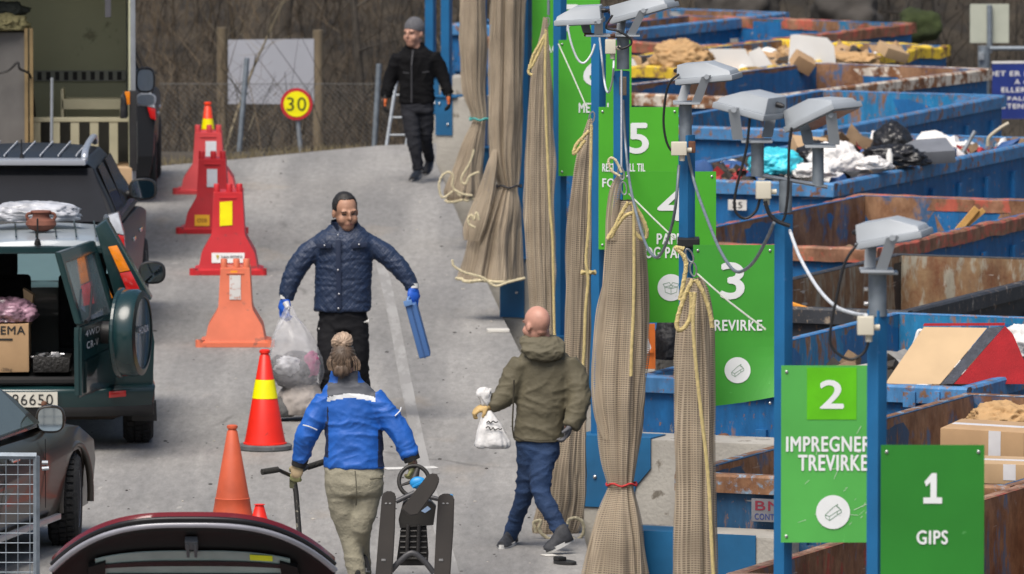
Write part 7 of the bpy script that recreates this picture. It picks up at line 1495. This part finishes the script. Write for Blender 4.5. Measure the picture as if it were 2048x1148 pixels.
def cone(u, v, rb, rt, Hh, mat, label, bands=(), base=None, sq=None, rings=()):
    root = empty('traffic_cone', G(u, v), 0, label, 'traffic cone', 'orange and red cones on the road'); z0 = 0
    if base: 
        b = NB(); lathe(b, [(base[0]*.94,0),(base[0],.008),(base[0],base[1]-.008),(base[0]*.95,base[1]),(rb*.9,base[1]+.004)], 36); link('rubber_base', b, M('cone_rubber',(.10,.105,.11),.85,var=.2,vs=9,dirt=((.2,.19,.18),.6,12)), root, smooth=40); z0 = base[1]
    if sq: b = NB(); bbox(b, (0,0,.014), (sq,sq,.028), .01); link('foot_plate', b, mat, root); z0 = .028
    rr = lambda z: rb + (rt-rb)*(z/Hh); b = NB(); pr = [(rb*1.06,z0),(rb*1.06,z0+.012),(rb,z0+.016)] + [(rr(z), z0+z) for z in (Hh*.12,)] 
    for z in rings: pr += [(rr(z)+.003,z0+z-.004),(rr(z)+.005,z0+z),(rr(z)-.001,z0+z+.005)]
    pr += [(rr(Hh*.93), z0+Hh*.93),(rr(Hh*.93)*.9, z0+Hh*.935),(rt*1.0, z0+Hh*.955),(rt*1.35,z0+Hh*.965),(rt*1.35,z0+Hh*.99),(rt*.9,z0+Hh)]
    lathe(b, sorted(pr, key=lambda q: q[1]), 36); link('cone_body', b, mat, root, smooth=40)
    for za, zb, m_ in bands: b = NB(); lathe(b, [(rr(za)+.003,z0+za),(rr(zb)+.003,z0+zb)], 36, cap=False); link('reflective_band', b, m_, root, smooth=40)
    return root
CR = M('cone_red', (.75,.020,.008), .42, var=.08, vs=5, dirt=((.42,.03,.02), .62, 11)); CO = M('cone_orange', (.52,.09,.035), .6, var=.15, vs=5, bump=.15, bs=12, dirt=((.32,.08,.05), .64, 8))
cone(530,899,.165,.032,.76,CR,'tall red cone with a yellow band on a grey rubber base',[(.37,.52,M('band_yellow',(.90,.82,.0),.4))],(.215,.045))
c_ = cone(465,1046,.155,.030,.71,CO,'faded orange cone without bands in front of the dark red tailgate',sq=.36,rings=(.16,))
cone(519,1052,.075,.030,.165,CR,'small bright red cone peeping over the dark red tailgate')
cone(416,355,.13,.03,.78,M('cone_bright', (.80,.05,.01), .4),'bright cone with a yellow band sticking up behind the farthest barrier',[(.49,.60,MATS['reflector_yellow'])],(.18,.04))
# notice board, speed sign, fence behind the road
OLDW = M('post_timber', (.16,.125,.08), .9, var=.3, vs=4, bump=.4, bs=14, aniso=(1,1,.2)); yb_ = 122.
nb = empty('notice_board', (gx(545,yb_,0), yb_, hz(gx(545,yb_,0), yb_)), 0, 'blank grey notice board between two timber posts beyond the road', 'notice board')
for u, v in ((444,55),(636,60)):
    b = NB(); q = P(u, v, yb_); tube(b, [(q.x,q.y,nb.location.z-.2), q], [.068,.064], 14); link('timber_post', b, OLDW, nb, world=True, smooth=40)
pxpoly('panel', [(456,80),(628,78),(628,208),(456,208)], yb_-.06, (0,.03,0), M('board_grey', (.36,.37,.41), .6, var=.08, vs=1.5), nb)
ysg = 113.6; sp = empty('speed_sign', (gx(598,ysg), ysg, -.1), 0, 'round yellow 30 speed sign with red rim on a grey pole', 'road sign')
b = NB(); tube(b, [P(602,310,ysg+.04), P(594,225,ysg+.04), P(592,190,ysg+.04)], .026, 10); link('pole', b, GALV, sp, world=True, smooth=40)
cs_ = P(593,208,ysg); rs = 32/S(ysg,1.2); b = NB(); lathe(b, [(rs,0),(rs,.012)], 48, Matrix.Translation(cs_) @ Matrix.Rotation(math.pi/2,4,'X')); d1 = link('disc', b, M('sign_red', (.48,.02,.03), .45), sp, world=True, smooth=30)
b = NB(); lathe(b, [(rs*.80,0),(rs*.80,.004)], 48, Matrix.Translation(cs_+Vector((0,-.0125,0))) @ Matrix.Rotation(math.pi/2,4,'X')); link('face', b, M('sign_yellow', (.86,.78,.0), .45), d1, world=True)
textmesh('numeral', '30', rs*1.22, rs*.86, M('sign_ink', (.035,.05,.01), .5), d1, wmat(d1).inverted() @ (cs_+Vector((0,-.019,0))), bold=.01)
def gpost(name, uv0, uv1, Y, r, lab, cat='fence post', grp=None, mat=None):
    b = NB(); a, e = P(*uv0, Y), P(*uv1, Y); a = a + (a-e).normalized()*.3; tube(b, [a, e], r, 10); return tag(link(name, b, mat or GALVD, smooth=40), lab, cat, grp)
ff = empty('chain_link_fence', (gx(560,114.2), 114.2, -.1), 0, 'chain link fence with leaning grey posts along the far edge of the road', 'fence')
yf = 114.2
for k, (u0, v0, u1, v1) in enumerate(((477,318,494,116),(748,300,758,128))):
    b = NB(); a, e = P(u0,v0,yf), P(u1,v1,yf); tube(b, [a+(a-e).normalized()*.5, e], .030, 10); link('fence_post', b, GALVD, ff, world=True, smooth=40)
b = NB(); x0, x1 = gx(320,yf+.03,1), gx(775,yf+.03,1); zt = P(600,168,yf).z; zb = -.35; st = .062; n = int((x1-x0+(zt-zb))/st)
for i in range(n):
    for sgn in (1,-1):
        xa = x0 + i*st if sgn > 0 else x0 - (zt-zb) + i*st + (zt-zb)
        pa, pe = Vector((x0+i*st-(zt-zb) if sgn > 0 else x0+i*st, yf+.03, zb)), Vector((x0+i*st if sgn > 0 else x0+i*st-(zt-zb), yf+.03, zt))
        lo_, hi_ = sorted((pa.x, pe.x)); t0_, t1_ = 0., 1.
        for xx, isl in ((x0,1),(x1,0)):
            t = (xx-pa.x)/(pe.x-pa.x)
            if (pe.x > pa.x) == bool(isl): t0_ = max(t0_, t)
            else: t1_ = min(t1_, t)
        if t1_ > t0_+.01: tube(b, [pa.lerp(pe,t0_), pa.lerp(pe,t1_)], .0022, 3, cap=False)
tube(b, [(x0,yf+.03,zt),(x1,yf+.03,zt)], .004, 4)
link('wire_mesh', b, M('fence_wire', (.13,.13,.125), .6, metal=.3), ff, world=True)
ld = empty('leaning_ladder', (gx(783,yf), yf, -.05), 0, 'narrow grey ladder leaning by the fence behind the man in the beanie', 'ladder')
for uv in ([(772,298),(793,160)], [(812,296),(833,158)]):
    b = NB(); tube(b, [P(*uv[0],yf-.4), P(*uv[1],yf-.1)], .020, 8); link('rail', b, GALV, ld, world=True, smooth=40)
for v in (190,235,270): b = NB(); t_ = (298-v)/138; tube(b, [P(772+21*t_,v,yf-.4+.3*t_), P(812+21*t_,v,yf-.4+.3*t_)], .012, 8); link('rung', b, GALV, ld, world=True)
# signs beyond the containers on the right
yw = 124.; sb = empty('sign_back', (gx(1978,yw), yw, -1.6), 0, 'pale rear side of a square sign on a grey pole at the upper right', 'road sign')
b = NB(); bbox(b, P(1979,47,yw), (78/S(yw,1),.01,78/S(yw,1)), .004); link('panel', b, M('sign_back_pale', (.44,.46,.38), .6, var=.06), sb, world=True); b = NB(); tube(b, [P(1979,106,yw-.05), P(1979,10,yw-.05)], .034, 12); link('pole', b, GALVD, sb, world=True, smooth=40)
gp = empty('gate_frame', (gx(1968,yw-.4), yw-.4, -1.6), 0, 'grey steel gate frame with thick post right of the white rimmed container', 'gate'); b = NB(); tube(b, [P(1968,300,yw-.3), P(1968,92,yw-.3)], .075, 12); link('gate_post', b, GALVD, gp, world=True, smooth=40)
b = NB(); tube(b, [P(1968,97,yw-.3), P(2300,96,yw-.3)], .028, 10); link('top_rail', b, GALVD, gp, world=True, smooth=40); b = NB(); bbox(b, P(1962,112,yw-.4), (.07,.05,.1), .01); link('hinge', b, GALV, gp, world=True)
ybs = 123.2; bs_ = empty('blue_notice', (gx(2090,ybs), ybs, .4), 0, 'dark blue notice with white capital lettering at the right edge', 'sign'); pxpoly('panel', [(1984,124),(2200,122),(2200,236),(1984,238)], ybs, (0,.012,0), M('notice_blue', (.012,.03,.19), .45), bs_); pxpoly('edge_strip', [(1984,122.5),(2200,120.5),(2200,125),(1984,127)], ybs-.004, (0,.003,0), WP, bs_)
s_ = S(ybs, 1)
for i, (t, wpx) in enumerate((('DET ER IKKE TILLATT',196),('\u00c5 OMLASTE',94),('ELLER HENSETTE',146),('AVFALL I OMR\u00c5DET',172),('UTEN TILLATELSE',150))):
    uc = 2074 + (2 if i else 0); textmesh('lettering', t, wpx/s_, 9.5/s_, WP, bs_, wmat(bs_).inverted() @ P(uc, 147+i*16.3, ybs-.003), bold=.03)
